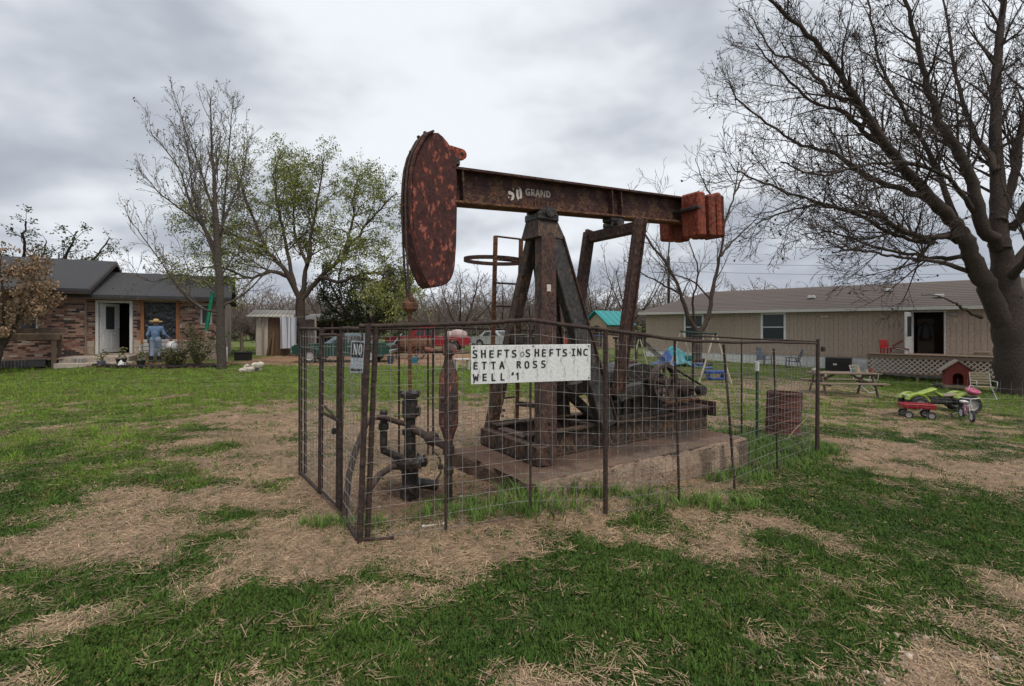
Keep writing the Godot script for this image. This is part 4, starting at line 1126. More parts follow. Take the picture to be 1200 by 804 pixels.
# cfg: dens per metre by level, length by level, up by level, wig, min radius; tips collects [point, direction]
func twigs(mb: MB, pts: PackedVector3Array, rad: PackedFloat32Array, level: int, cfg: Dictionary, tips: Array):
	var L := 0.0
	for i in pts.size() - 1: L += pts[i].distance_to(pts[i + 1])
	var from: float = cfg.from[level]
	var n := int(L * (1.0 - from) * cfg.dens[level] + rf(0, 1))
	for k in n:
		var f := lerpf(from, .99, (k + rf(0, 1)) / n)
		var s := f * (pts.size() - 1)
		var i := mini(int(s), pts.size() - 2)
		var p := pts[i].lerp(pts[i + 1], s - i)
		var t := (pts[i + 1] - pts[i]).normalized()
		var side := t.cross(Vector3(rf(-1, 1), rf(-1, 1), rf(-1, 1))).normalized()
		var an := rf(cfg.angle[0], cfg.angle[1])
		var dir := (t * cos(an) + side * sin(an)).normalized()
		var ln: float = cfg.len[level] * (1.15 - .75 * f) * rf(.55, 1.25)
		var r: float = maxf(minf(lerpf(rad[i], rad[i + 1], s - i) * .55, cfg.rad[level]), cfg.rmin)
		var segs: int = cfg.segs[level]
		var bp := bend(p, dir, ln, segs, cfg.wig, cfg.up[level])
		var br := spread(r, cfg.rmin * .8, segs + 1)
		mb.tube(bp, br, 4 if level == 0 else 3, false)
		if level + 1 < cfg.dens.size(): twigs(mb, bp, br, level + 1, cfg, tips)
		if level >= cfg.leaf_from:
			for q in range(1, bp.size()): tips.append([bp[q], (bp[q] - bp[q - 1]).normalized()])
func limbs_to(trunk: MB, crown: MB, limbs: Array, base: Vector3, cfg: Dictionary, tips: Array, skip := 1):
	for i in limbs.size():
		var raw := PackedVector3Array()
		for q in limbs[i][2]: raw.push_back(Vector3(q[0], q[1], -q[2]) - base)
		# smooth the given points a little and add crooks
		var pts := PackedVector3Array()
		for k in raw.size() - 1:
			var p0 := raw[maxi(k - 1, 0)]; var p3 := raw[mini(k + 2, raw.size() - 1)]
			for q in 5:
				var t := q / 5.0
				var p := raw[k].cubic_interpolate(raw[k + 1], p0, p3, t)
				if q == 2 or q == 4: p += Vector3(rf(-1, 1), rf(-1, 1), rf(-1, 1)) * cfg.crook
				pts.push_back(p)
		pts.push_back(raw[raw.size() - 1])
		var rr := spread(limbs[i][0], limbs[i][1], pts.size())
		if i == 0:
			rr[0] *= 1.25
			pts[0].y -= .3
		var sides := 30 if limbs[i][0] > .2 else (14 if limbs[i][0] > .1 else 8)
		var k0 := trunk.v.size()
		trunk.tube(pts, rr, sides, true)
		# furrowed, knotty bark in proportion to the limb
		for q in range(k0, k0 + sides * pts.size()):
			var p := trunk.v[q]
			trunk.v[q] += trunk.n[q] * minf(.06, rr[(q - k0) / sides] * .22) * (nz.get_noise_3d(p.x * 420, p.y * 60, p.z * 420) + .9 * nz2.get_noise_3d(p.x * 150, p.y * 60, p.z * 150))
		if i >= skip: twigs(crown, pts, rr, 0, cfg, tips)
func leaves(mb: MB, tips: Array, per: int, size: float, cols: Array, spreadr: float, droop := 0.0):
	for t in tips:
		for k in per:
			var p: Vector3 = t[0] + Vector3(rf(-1, 1), rf(-1, 1), rf(-1, 1)) * spreadr
			var d := Vector3(rf(-1, 1), rf(-1, .6) - droop, rf(-1, 1)).normalized()
			var s := d.cross(Vector3(rf(-1, 1), rf(-1, 1), rf(-1, 1))).normalized()
			var l := size * rf(.6, 1.3)
			mb.col = (cols[0] as Color).lerp(cols[1], rf(0, 1)) * rf(.8, 1.2)
			mb.quad(p, p + d * l * .5 + s * l * .28, p + d * l, p + d * l * .5 - s * l * .28)
func tree(called: String, label: String, limbs: Array, cfg: Dictionary, bark: Color, twig: Color, group := "") -> Node3D:
	var q = limbs[0][2][0]
	var base := Vector3(q[0], gh(q[0], q[2]), -q[2])
	var o := thing(called, label, "tree", base, 0, group)
	var a := MB.new(); a.col = bark
	var b := MB.new(); b.col = twig
	var tips := []
	limbs_to(a, b, limbs, base, cfg, tips, cfg.get("skip", 1))
	part("trunk", a, M.bark, o)
	part("branches", b, M.twig, o)
	if cfg.has("leaf"):
		var c := MB.new()
		leaves(c, tips, cfg.leaf[0], cfg.leaf[1], cfg.leaf[2], cfg.leaf[3], cfg.get("droop", 0.0))
		part("foliage", c, M.foliage, o)
	if cfg.has("pods"):
		var c := MB.new()
		c.col = Color(.03, .022, .018)
		for i in cfg.pods:
			var t = tips[rng.randi() % tips.size()]
			c.ball(t[0] - Vector3(0, .02, 0), Vector3(.035, .045, .035), 5, 4)
		var pm := part("seed_pods", c, M.twig, o)
		pm.set_meta("kind", "stuff")
	return o
# a whole bare or leafy tree from a few numbers, as main limbs
func auto_limbs(base: Vector3, h: float, r: float, n: int, wide: float, fork := .3) -> Array:
	var o := []
	var top := Vector3(rf(-.3, .3), h * fork, rf(-.3, .3))
	var P := func(p: Vector3) -> Array: return [base.x + p.x, base.y + p.y, -(base.z + p.z)]
	o.append([r, r * .75, [P.call(Vector3.ZERO), P.call(top * .5 + Vector3(rf(-.1, .1), 0, rf(-.1, .1))), P.call(top)]])
	for i in n:
		var a := TAU * (i + rf(-.3, .3)) / n
		var w := wide * rf(.5, 1.1)
		var t := top * rf(.75, 1.0)
		var e := Vector3(cos(a) * w, h * rf(.75, 1.0), sin(a) * w)
		var m1 := t.lerp(e, .35) + Vector3(cos(a) * w * .15, 0, sin(a) * w * .15)
		var m2 := t.lerp(e, .7) + Vector3(cos(a) * w * .12, rf(-.2, .2), sin(a) * w * .12)
		o.append([r * .6, r * .1, [P.call(t), P.call(m1), P.call(m2), P.call(e)]])
	return o
func build_trees():
	var bare := {"dens": [3.0, 3.6, 4.2, 4.0], "len": [2.9, 1.45, .72, .36], "from": [.22, .12, .15, .2], "angle": [.4, 1.0], "up": [.05, .06, .05, .02], "wig": .17, "segs": [6, 5, 3, 2], "rad": [.06, .026, .013, .009], "rmin": .008, "leaf_from": 9, "crook": .07}
	var pe := bare.duplicate()
	pe.leaf_from = 3; pe.pods = 420; pe.skip = 4; pe.ridge = .13
	tree("pecan_tree", "huge bare spreading tree with a thick trunk by the tan home", PECAN, pe, Color(.85, .78, .74), Color(.075, .058, .05))
	var lb := {"dens": [4.5, 4.6, 4.0], "len": [1.7, .8, .4], "from": [.18, .15, .2], "angle": [.3, .8], "up": [.16, .12, .06], "wig": .18, "segs": [5, 4, 2], "rad": [.03, .014, .009], "rmin": .0065, "leaf_from": 2, "crook": .03, "leaf": [1, .075, [Color(.10, .12, .05), Color(.15, .17, .07)], .08]}
	tree("slender_tree", "slender nearly bare tree at the right end of the brick house", LEFT_BARE, lb, Color(1.2, 1.05, .98), Color(.15, .125, .11))
	var le := {"dens": [3.6, 3.8, 3.0], "len": [2.6, 1.3, .7], "from": [.2, .1, .1], "angle": [.4, 1.0], "up": [.0, -.06, -.12], "wig": .22, "segs": [5, 4, 3], "rad": [.05, .02, .01], "rmin": .008, "leaf_from": 1, "crook": .08, "leaf": [4, .11, [Color(.17, .205, .04), Color(.27, .29, .08)], .16], "droop": .5}
	tree("leafing_tree", "wide tree in pale green young leaf behind the green car", LEAFY, le, Color(.8, .74, .66), Color(.10, .085, .065))
	var fk := {"dens": [2.0, 2.6, 3.0], "len": [2.2, 1.1, .55], "from": [.25, .15, .2], "angle": [.35, .95], "up": [.10, .08, .04], "wig": .22, "segs": [5, 4, 2], "rad": [.045, .02, .012], "rmin": .010, "leaf_from": 9, "crook": .05}
	tree("forked_tree", "bare forked tree growing in front of the tan home's windows", FORKED, fk, Color(1.0, .88, .82), Color(.14, .115, .105))
	# dark juniper
	var jb := W(-8.0, 0, 28.5)
	var jl := auto_limbs(jb, 4.9, .22, 11, 3.0, .22)
	var jc := {"dens": [3.4, 4.0], "len": [1.3, .6], "from": [.1, .1], "angle": [.5, 1.2], "up": [.04, .02], "wig": .25, "segs": [4, 3], "rad": [.04, .015], "rmin": .009, "leaf_from": 0, "crook": .06, "leaf": [9, .13, [Color(.035, .058, .020), Color(.075, .10, .030)], .17]}
	tree("juniper_tree", "dense dark green juniper behind the parked green car", jl, jc, Color(.7, .62, .55), Color(.06, .05, .04))
	# withered tree in front of the house, brown leaves still on
	var wl := auto_limbs(G(-17.6, 16.6), 4.1, .09, 8, 1.5, .28)
	var wc := {"dens": [4.0, 4.5], "len": [.95, .45], "from": [.15, .1], "angle": [.4, 1.1], "up": [.02, -.05], "wig": .25, "segs": [4, 3], "rad": [.02, .01], "rmin": .006, "leaf_from": 0, "crook": .04, "leaf": [9, .11, [Color(.19, .115, .065), Color(.34, .23, .15)], .12], "droop": .8}
	tree("withered_tree", "small tree with withered brown leaves at the photo's left edge", wl, wc, Color(.9, .8, .7), Color(.15, .12, .10))
	# live oak and thin reddish tree behind the house roof
	var ol := auto_limbs(W(-31.5, .1, 31.0), 7.8, .3, 9, 5.0, .42)
	var oc := {"dens": [1.7, 2.2], "len": [2.0, .9], "from": [.3, .2], "angle": [.4, 1.0], "up": [.0, .03], "wig": .3, "segs": [5, 3], "rad": [.06, .02], "rmin": .012, "leaf_from": 1, "crook": .15, "leaf": [8, .16, [Color(.035, .055, .022), Color(.07, .09, .035)], .2]}
	tree("live_oak", "dark tufted evergreen tree rising behind the house roof", ol, oc, Color(.6, .5, .45), Color(.06, .05, .045))
	var rl := auto_limbs(W(-25.5, .1, 32.0), 6.3, .1, 7, 2.6, .45)
	var rc := {"dens": [1.8, 2.0], "len": [1.4, .6], "from": [.3, .2], "angle": [.4, 1.0], "up": [.05, .03], "wig": .25, "segs": [4, 3], "rad": [.03, .015], "rmin": .011, "leaf_from": 1, "crook": .06, "leaf": [1, .16, [Color(.15, .085, .06), Color(.24, .15, .11)], .08], "droop": .5}
	tree("reddish_tree", "thin tree with a few reddish leaves above the roof step", rl, rc, Color(.8, .7, .65), Color(.13, .10, .09))
	# bare trees beyond the yard
	var farc := {"dens": [1.5, 2.2, 2.6], "len": [2.3, 1.1, .55], "from": [.2, .15, .15], "angle": [.4, 1.1], "up": [.05, .05, .03], "wig": .28, "segs": [5, 4, 2], "rad": [.05, .025, .016], "rmin": .014, "leaf_from": 9, "crook": .12}
	for q in [[-3.6, 36.0, 6.0, 2.9, "bare grey tree beyond the yard between horse head and ladder"], [-.6, 41.0, 5.6, 2.6, "bare tree beyond the yard framed by the ladder"], [7.3, 42.0, 6.8, 3.2, "bare tree beyond the playhouse seen inside the pitman frame"], [11.5, 46.0, 9.5, 4.0, "tall bare tree behind the tan home's left corner"], [1.9, 45.0, 6.0, 2.8, "bare tree beyond the yard seen between the post's legs"], [-17.0, 44.0, 7.0, 3.5, "bare tree far behind the sheds"]]:
		tree("bare_tree", q[4], auto_limbs(W(q[0], -.2, q[1]), q[2], .15, 7, q[3], .25), farc, Color(.9, .8, .75), Color(.16, .13, .12), "bare trees beyond the yard")
	# far brushwood that reads as one mass
	var proto := MB.new()
	proto.col = Color(1, 1, 1)
	var pt := MB.new()
	var tips := []
	var fc := {"dens": [1.8, 2.4, 2.4], "len": [1.9, .9, .5], "from": [.1, .1, .15], "angle": [.4, 1.1], "up": [.06, .05, .03], "wig": .3, "segs": [4, 3, 2], "rad": [.04, .022, .015], "rmin": .014, "leaf_from": 9, "crook": .15}
	limbs_to(proto, proto, auto_limbs(Vector3.ZERO, 5.2, .12, 8, 2.6, .2), Vector3.ZERO, fc, tips, 0)
	var xf := []; var cs := PackedColorArray()
	for i in 210:
		var d := rf(47, 84)
		var x := rf(-.8, 1.25) * d
		if i < 120: x = rf(-.62, .42) * d
		xf.append(Transform3D(Basis(Vector3.UP, rf(0, TAU)).scaled(Vector3(rf(.9, 1.5), rf(.7, 1.25), rf(.9, 1.5))), Vector3(x, -.4, -d)))
		cs.push_back(Color(.17, .135, .12) * rf(.75, 1.3))
	multi("distant_brushwood", proto.arrays(), M.twig, xf, cs, "brown leafless brushwood massed along the far edge of the yard", "woodland")
	# evergreen scrub under it
	var sc := MB.new()
	var st := []
	for i in 120: st.append([Vector3(rf(-1, 1), rf(.1, 1), rf(-1, 1)) * Vector3(1.3, 1.5, 1.3) * pow(rf(.2, 1), .4), Vector3.UP])
	leaves(sc, st, 16, .22, [Color(.7, .7, .7), Color(1.1, 1.1, 1.1)], .3)
	xf = []; cs = PackedColorArray()
	for i in 90:
		var d := rf(42, 80)
		var x := rf(-.75, 1.2) * d
		xf.append(Transform3D(Basis(Vector3.UP, rf(0, TAU)).scaled(Vector3(rf(.8, 1.8), rf(.5, 1.5), rf(.8, 1.8))), Vector3(x, -.5, -d)))
		cs.push_back(Color(.055, .075, .028).lerp(Color(.11, .13, .05), rf(0, 1)))
	multi("distant_scrub", sc.arrays(), M.foliage, xf, cs, "dark green scrub low among the far brushwood", "bushes")
	# far tree line on the horizon
	xf = []; cs = PackedColorArray()
	for i in 420:
		var d := rf(110, 190)
		xf.append(Transform3D(Basis(Vector3.UP, rf(0, TAU)).scaled(Vector3(rf(2.5, 4.5), rf(2.5, 4.6), rf(2.5, 4.5))), Vector3(rf(-1.3, 1.4) * d, -1.0, -d)))
		cs.push_back(Color(.075, .075, .05).lerp(Color(.13, .11, .09), rf(0, 1)))
	multi("distant_treeline", sc.arrays(), M.foliage, xf, cs, "grey brown wooded line along the horizon", "woodland")

# ---------- buildings
func gable_roof(mb: MB, x0: float, x1: float, y_eave: float, z_eave: float, y_ridge: float, z_ridge: float, z_back: float, th := .12):
	# front and back slopes as thick slabs; z towards the viewer, z_ridge and z_back behind
	for s in [[z_eave, z_ridge], [z_back, z_ridge]]:
		var a := V(x0, y_eave, s[0]); var b := V(x1, y_eave, s[0]); var c := V(x1, y_ridge, s[1]); var d := V(x0, y_ridge, s[1])
		var dn := V(0, -th, 0)
		var mid := (a + c) * .5 + dn * .5
		mb.oquad(mid, a, b, c, d); mb.oquad(mid, a + dn, b + dn, c + dn, d + dn)
		mb.oquad(mid, a, b, b + dn, a + dn); mb.oquad(mid, a, d, d + dn, a + dn); mb.oquad(mid, b, c, c + dn, b + dn)
func bricks(mb: MB, x0: float, x1: float, y0: float, y1: float, z: float, holes: Array):
	var bh := .075
	var bl := .245
	var row := 0
	var y := y0
	while y < y1 - .01:
		var x := x0 - (bl * .5 if row % 2 else 0.0)
		while x < x1 - .01:
			var a := maxf(x, x0); var b := minf(x + bl, x1)
			for h in holes:
				if y + bh > h[2] and y < h[3]:
					if a >= h[0] and a < h[1]: a = h[1]
					if b > h[0] and b <= h[1]: b = h[0]
					if a < h[0] and b > h[1]: b = h[0]
			if b - a > .03:
				var q := rf(0, 1)
				var run := nz.get_noise_2d(x * 40 + 7 * row, row * 90.0)
				var c := Color(.30, .165, .125).lerp(Color(.40, .26, .20), rf(0, 1))
				if q < .12 or run > .34: c = Color(.055, .038, .035)
				elif q < .28: c = Color(.22, .10, .08)
				elif q > .93: c = Color(.50, .42, .36)
				mb.col = c * rf(.85, 1.15)
				var pr := rf(.008, .018)
				var pz := z + pr
				var by := minf(y + bh - .012, y1)
				mb.quad(V(a + .005, y, pz), V(b - .005, y, pz), V(b - .005, by, pz), V(a + .005, by, pz))
				mb.quad(V(a + .005, by, z), V(a + .005, by, pz), V(b - .005, by, pz), V(b - .005, by, z))
				mb.quad(V(a + .005, y, pz), V(a + .005, y, z), V(b - .005, y, z), V(b - .005, y, pz))
				mb.quad(V(b - .005, y, z), V(b - .005, by, z), V(b - .005, by, pz), V(b - .005, y, pz))
				mb.quad(V(a + .005, y, pz), V(a + .005, by, pz), V(a + .005, by, z), V(a + .005, y, z))
			x += bl
		y += bh
		row += 1
func stones(parent: Node, x0: float, x1: float, y0: float, y1: float, z: float, n: int):
	# pale limestone blocks of the wall's foot, each its own piece
	var x := x0
	while x < x1 - .05:
		var w := minf(rf(.24, .48), x1 - x)
		if x1 - x - w < .12: w = x1 - x
		var y := y0
		for k in n:
			var h := (y1 - y0) / n
			var c := Color(.50, .42, .34).lerp(Color(.36, .28, .22), rf(0, 1))
			box_part("stone", V(x + w / 2, y + h / 2, z + .01), V(w - .015, h - .015, .08 + rf(0, .02)), M.plain, parent, c, .012)
			y += h
		x += w
func solid_wall(mb: MB, x0: float, x1: float, y0: float, y1: float, z: float, th: float, holes: Array):
	# a wall of thickness th behind z with rectangular openings [x0, x1, y0, y1], sorted by x
	var x := x0
	for h in holes:
		if h[0] > x: mb.box(V((x + h[0]) / 2, (y0 + y1) / 2, z - th / 2), V(h[0] - x, y1 - y0, th))
		if h[2] > y0: mb.box(V((h[0] + h[1]) / 2, (y0 + h[2]) / 2, z - th / 2), V(h[1] - h[0], h[2] - y0, th))
		if h[3] < y1: mb.box(V((h[0] + h[1]) / 2, (h[3] + y1) / 2, z - th / 2), V(h[1] - h[0], y1 - h[3], th))
		x = h[1]
	if x < x1: mb.box(V((x + x1) / 2, (y0 + y1) / 2, z - th / 2), V(x1 - x, y1 - y0, th))
func frame_of(called: String, x0: float, x1: float, y0: float, y1: float, z: float, w: float, t: float, m: Material, parent: Node, col := Color(1, 1, 1), sill := true) -> MeshInstance3D:
	var b := MB.new()
	b.col = col
	b.box(V(x0 + w / 2, (y0 + y1) / 2, z), V(w, y1 - y0, t), Basis.IDENTITY, .004)
	b.box(V(x1 - w / 2, (y0 + y1) / 2, z), V(w, y1 - y0, t), Basis.IDENTITY, .004)
	b.box(V((x0 + x1) / 2, y1 - w / 2, z), V(x1 - x0 - 2 * w, w, t - .004), Basis.IDENTITY, .004)
	if sill: b.box(V((x0 + x1) / 2, y0 + w / 2, z), V(x1 - x0 - 2 * w, w, t - .004), Basis.IDENTITY, .004)
	return part(called, b, m, parent)

const HOUSE_AT := Vector3(-16.6, 0, -20.3)
const HOUSE_TURN := .4887
func house_pt(x: float, y: float, z: float) -> Vector3: return HOUSE_AT + Basis(Vector3.UP, HOUSE_TURN) * Vector3(x, y, z)
func build_house():
	mat("shingle", Color(1, 1, 1), .95, tex(81, 512, .03, [[0, Color(.026, .027, .032)], [.5, Color(.050, .052, .059)], [1, Color(.085, .087, .094)]], .6, .14), 1.1, bump(82, 256, .08, 4.0), .8, 0, true, Vector3(.6, 2.2, 2.2))
	mat("mortar", Color(.36, .29, .24), .95, null, 1, bump(83, 128, .1, 3.0), .5)
	var o := thing("brick_house", "low brick house with dark shingle roof and an open white door", "house", HOUSE_AT, HOUSE_TURN)
	var hr := [[-.50, .52, .0, 2.60], [1.01, 2.13, 1.0, 2.66], [3.1, 3.42, 1.75, 2.55]]
	var hl := [[-3.35, -2.35, 1.35, 2.45]]
	var mb := MB.new()
	solid_wall(mb, -.96, 4.0, -.4, 2.78, 0, .2, hr)
	solid_wall(mb, -9.0, -.96, -.4, 3.0, .3, .2, hl)
	mb.box(V(-.97, 1.3, .05), V(.2, 3.4, .28))
	mb.box(V(3.9, 1.2, -3.4), V(.2, 3.2, 6.4)); mb.box(V(-8.9, 1.3, -3.4), V(.2, 3.4, 6.8)); mb.box(V(-2.5, 1.2, -6.7), V(12.8, 3.2, .2))
	mb.box(V(-2.5, -.1, -3.3), V(12.7, .1, 6.7)); mb.box(V(-2.5, 2.70, -3.35), V(12.6, .08, 6.5))
	part("wall", mb, M.mortar, o)
	var bk := MB.new()
	bricks(bk, -.96, 4.0, 1.02, 2.76, 0, [[-.62, .64, 0, 2.72], [.90, 2.28, .9, 2.8], [3.02, 3.5, 1.68, 2.62]])
	bricks(bk, -9.0, -.88, .0, 2.98, .3, [[-3.42, -2.28, 1.28, 2.52]])
	var bp := part("brickwork", bk, M.plain, o)
	bp.set_meta("kind", "stuff")
	stones(o, -.9, -.64, .15, 1.02, 0, 3)
	stones(o, .66, 4.02, .12, 1.02, 0, 3)
	# roofs
	var r := MB.new()
	r.col = Color(1, 1, 1)
	gable_roof(r, -2.3, 4.25, 2.90, .55, 4.20, -3.6, -7.3)
	var rp := part("roof", r, M.shingle, o)
	for k in 12:
		var f := k / 12.0
		var c := MB.new()
		c.col = Color.WHITE * rf(.85, 1.15)
		c.box(V(.98, lerpf(2.91, 4.20, f + .03), lerpf(.54, -3.6, f + .04)), V(6.52, .012, .37), Basis(Vector3.RIGHT, .304))
		part("shingle_course", c, M.shingle, rp)
	r = MB.new()
	r.col = Color(1.55, 1.5, 1.42)
	gable_roof(r, -9.3, -.62, 3.10, .95, 4.70, -3.5, -7.4)
	rp = part("roof", r, M.shingle, o)
	rp.set_meta("label", "weathered grey roof over the house's left block")
	for k in 12:
		var f := k / 12.0
		var c := MB.new()
		c.col = Color(1.6, 1.53, 1.44) * rf(.88, 1.12)
		c.box(V(-4.97, lerpf(3.11, 4.70, f + .03), lerpf(.94, -3.5, f + .04)), V(8.64, .012, .40), Basis(Vector3.RIGHT, .345))
		part("shingle_course", c, M.shingle, rp)
	var ge := MB.new()
	ge.col = Color(.16, .05, .04)
	ge.prism(PackedVector2Array([V2(-.7, 2.95), V2(3.4, 4.56), V2(7.2, 2.95)]), 0, .06, Transform3D(Basis(V(0, 0, -1), Vector3.UP, V(1, 0, 0)), V(-.93, 0, 0)))
	part("gable_end", ge, M.plain, o)
	var rk := MB.new()
	rk.col = Color(.10, .085, .075)
	rk.bar(V(-.60, 2.99, .95), V(-.60, 4.60, -3.5), .03, .16)
	rk.bar(V(-.60, 2.99, -7.4), V(-.60, 4.60, -3.5), .03, .16)
	part("rake_board", rk, M.plain, o)
	box_part("fascia", V(1.6, 2.80, .5), V(5.3, .16, .03), M.plain, o, Color(.22, .15, .11))
	box_part("fascia", V(-4.96, 2.99, .90), V(8.66, .17, .03), M.plain, o, Color(.17, .13, .11))
	box_part("soffit", V(1.6, 2.745, .26), V(5.25, .02, .46), M.plain, o, Color(.28, .21, .17))
	box_part("soffit", V(-4.96, 2.915, .60), V(8.6, .02, .56), M.plain, o, Color(.2, .16, .13))
	# door frame, door leaf ajar inwards, dark room behind
	frame_of("door_frame", -.60, .62, .46, 2.70, .01, .10, .14, M.plain, o, Color(.66, .66, .66), false)
	var hg := MB.new()
	hg.col = Color(.70, .71, .72)
	hg.box(V(.44, 0, 0), V(.88, 2.06, .045), Basis.IDENTITY, .004)
	var dl := part("door", hg, M.plain, o)
	dl.position = V(-.48, 1.55, -.03)
	dl.rotation.y = .98
	box_part("glass_panel", V(.44, .42, .024), V(.42, .98, .01), M.pane, dl)
	frame_of("panel_frame", .20, .68, -.10, .94, .026, .04, .02, M.plain, dl, Color(.66, .67, .68))
	for x in [.26, .62]: box_part("raised_panel", V(x, -.55, .024), V(.26, .64, .012), M.plain, dl, Color(.68, .69, .70))
	box_part("handle", V(.82, -.05, .05), V(.05, .05, .06), M.chrome, dl)
	box_part("door_sill", V(.01, .47, .04), V(1.02, .06, .24), M.wood_grey, o)
	# window stretched with black plastic between wooden posts
	for x in [.955, 2.195]: box_part("window_post", V(x, 1.83, .03), V(.12, 1.9, .1), M.plain, o, Color(.34, .145, .06))
	mat("black_plastic", Color(.02, .021, .024), .28, null, 1, bump(84, 256, .02, 9.0, 3), 1.0)
	M.black_plastic.uv1_scale = Vector3.ONE * .9
	var pf := MB.new()
	var n := 22
	var g := []
	for j in n + 1:
		for i in n + 1:
			var x := lerpf(1.01, 2.14, float(i) / n); var y := lerpf(1.0, 2.66, float(j) / n)
			var wv := .5 * nz.get_noise_2d(x * 60 + y * 30, y * 85) + .3 * nz2.get_noise_2d(x * 200 - y * 120, y * 190)
			g.append(V(x, y, .01 + .05 * wv))
	for j in n:
		for i in n:
			var a := j * (n + 1) + i
			pf.quad(g[a], g[a + 1], g[a + n + 2], g[a + n + 1])
	part("plastic_sheet", pf, M.black_plastic, o)
	var w2 := frame_of("window", 3.05, 3.47, 1.70, 2.60, .01, .06, .08, M.plain, o, Color(.55, .53, .5))
	box_part("window_pane", V(3.26, 2.15, -.03), V(.32, .80, .02), M.pane, w2)
	w2 = frame_of("window", -3.42, -2.28, 1.28, 2.52, .31, .06, .08, M.plain, o, Color(.5, .49, .47))
	box_part("window_pane", V(-2.85, 1.6, .26), V(1.0, .54, .02), M.pane, w2)
	box_part("window_pane", V(-2.85, 2.18, .28), V(1.0, .54, .02), M.pane, w2)
	box_part("window_rail", V(-2.85, 1.89, .31), V(1.02, .06, .05), M.plain, w2, Color(.5, .49, .47))
	# porch floor and step
	var ps := thing("porch_slab", "pale concrete porch floor with a step before the open door", "porch", HOUSE_AT, HOUSE_TURN)
	box_part("floor_slab", V(-.25, .22, .95), V(2.1, .44, 1.6), M.concrete, ps, Color(.46, .40, .35), .015)
	box_part("step", V(-.2, .11, 1.92), V(2.3, .26, .34), M.concrete, ps, Color(.56, .50, .45), .015)

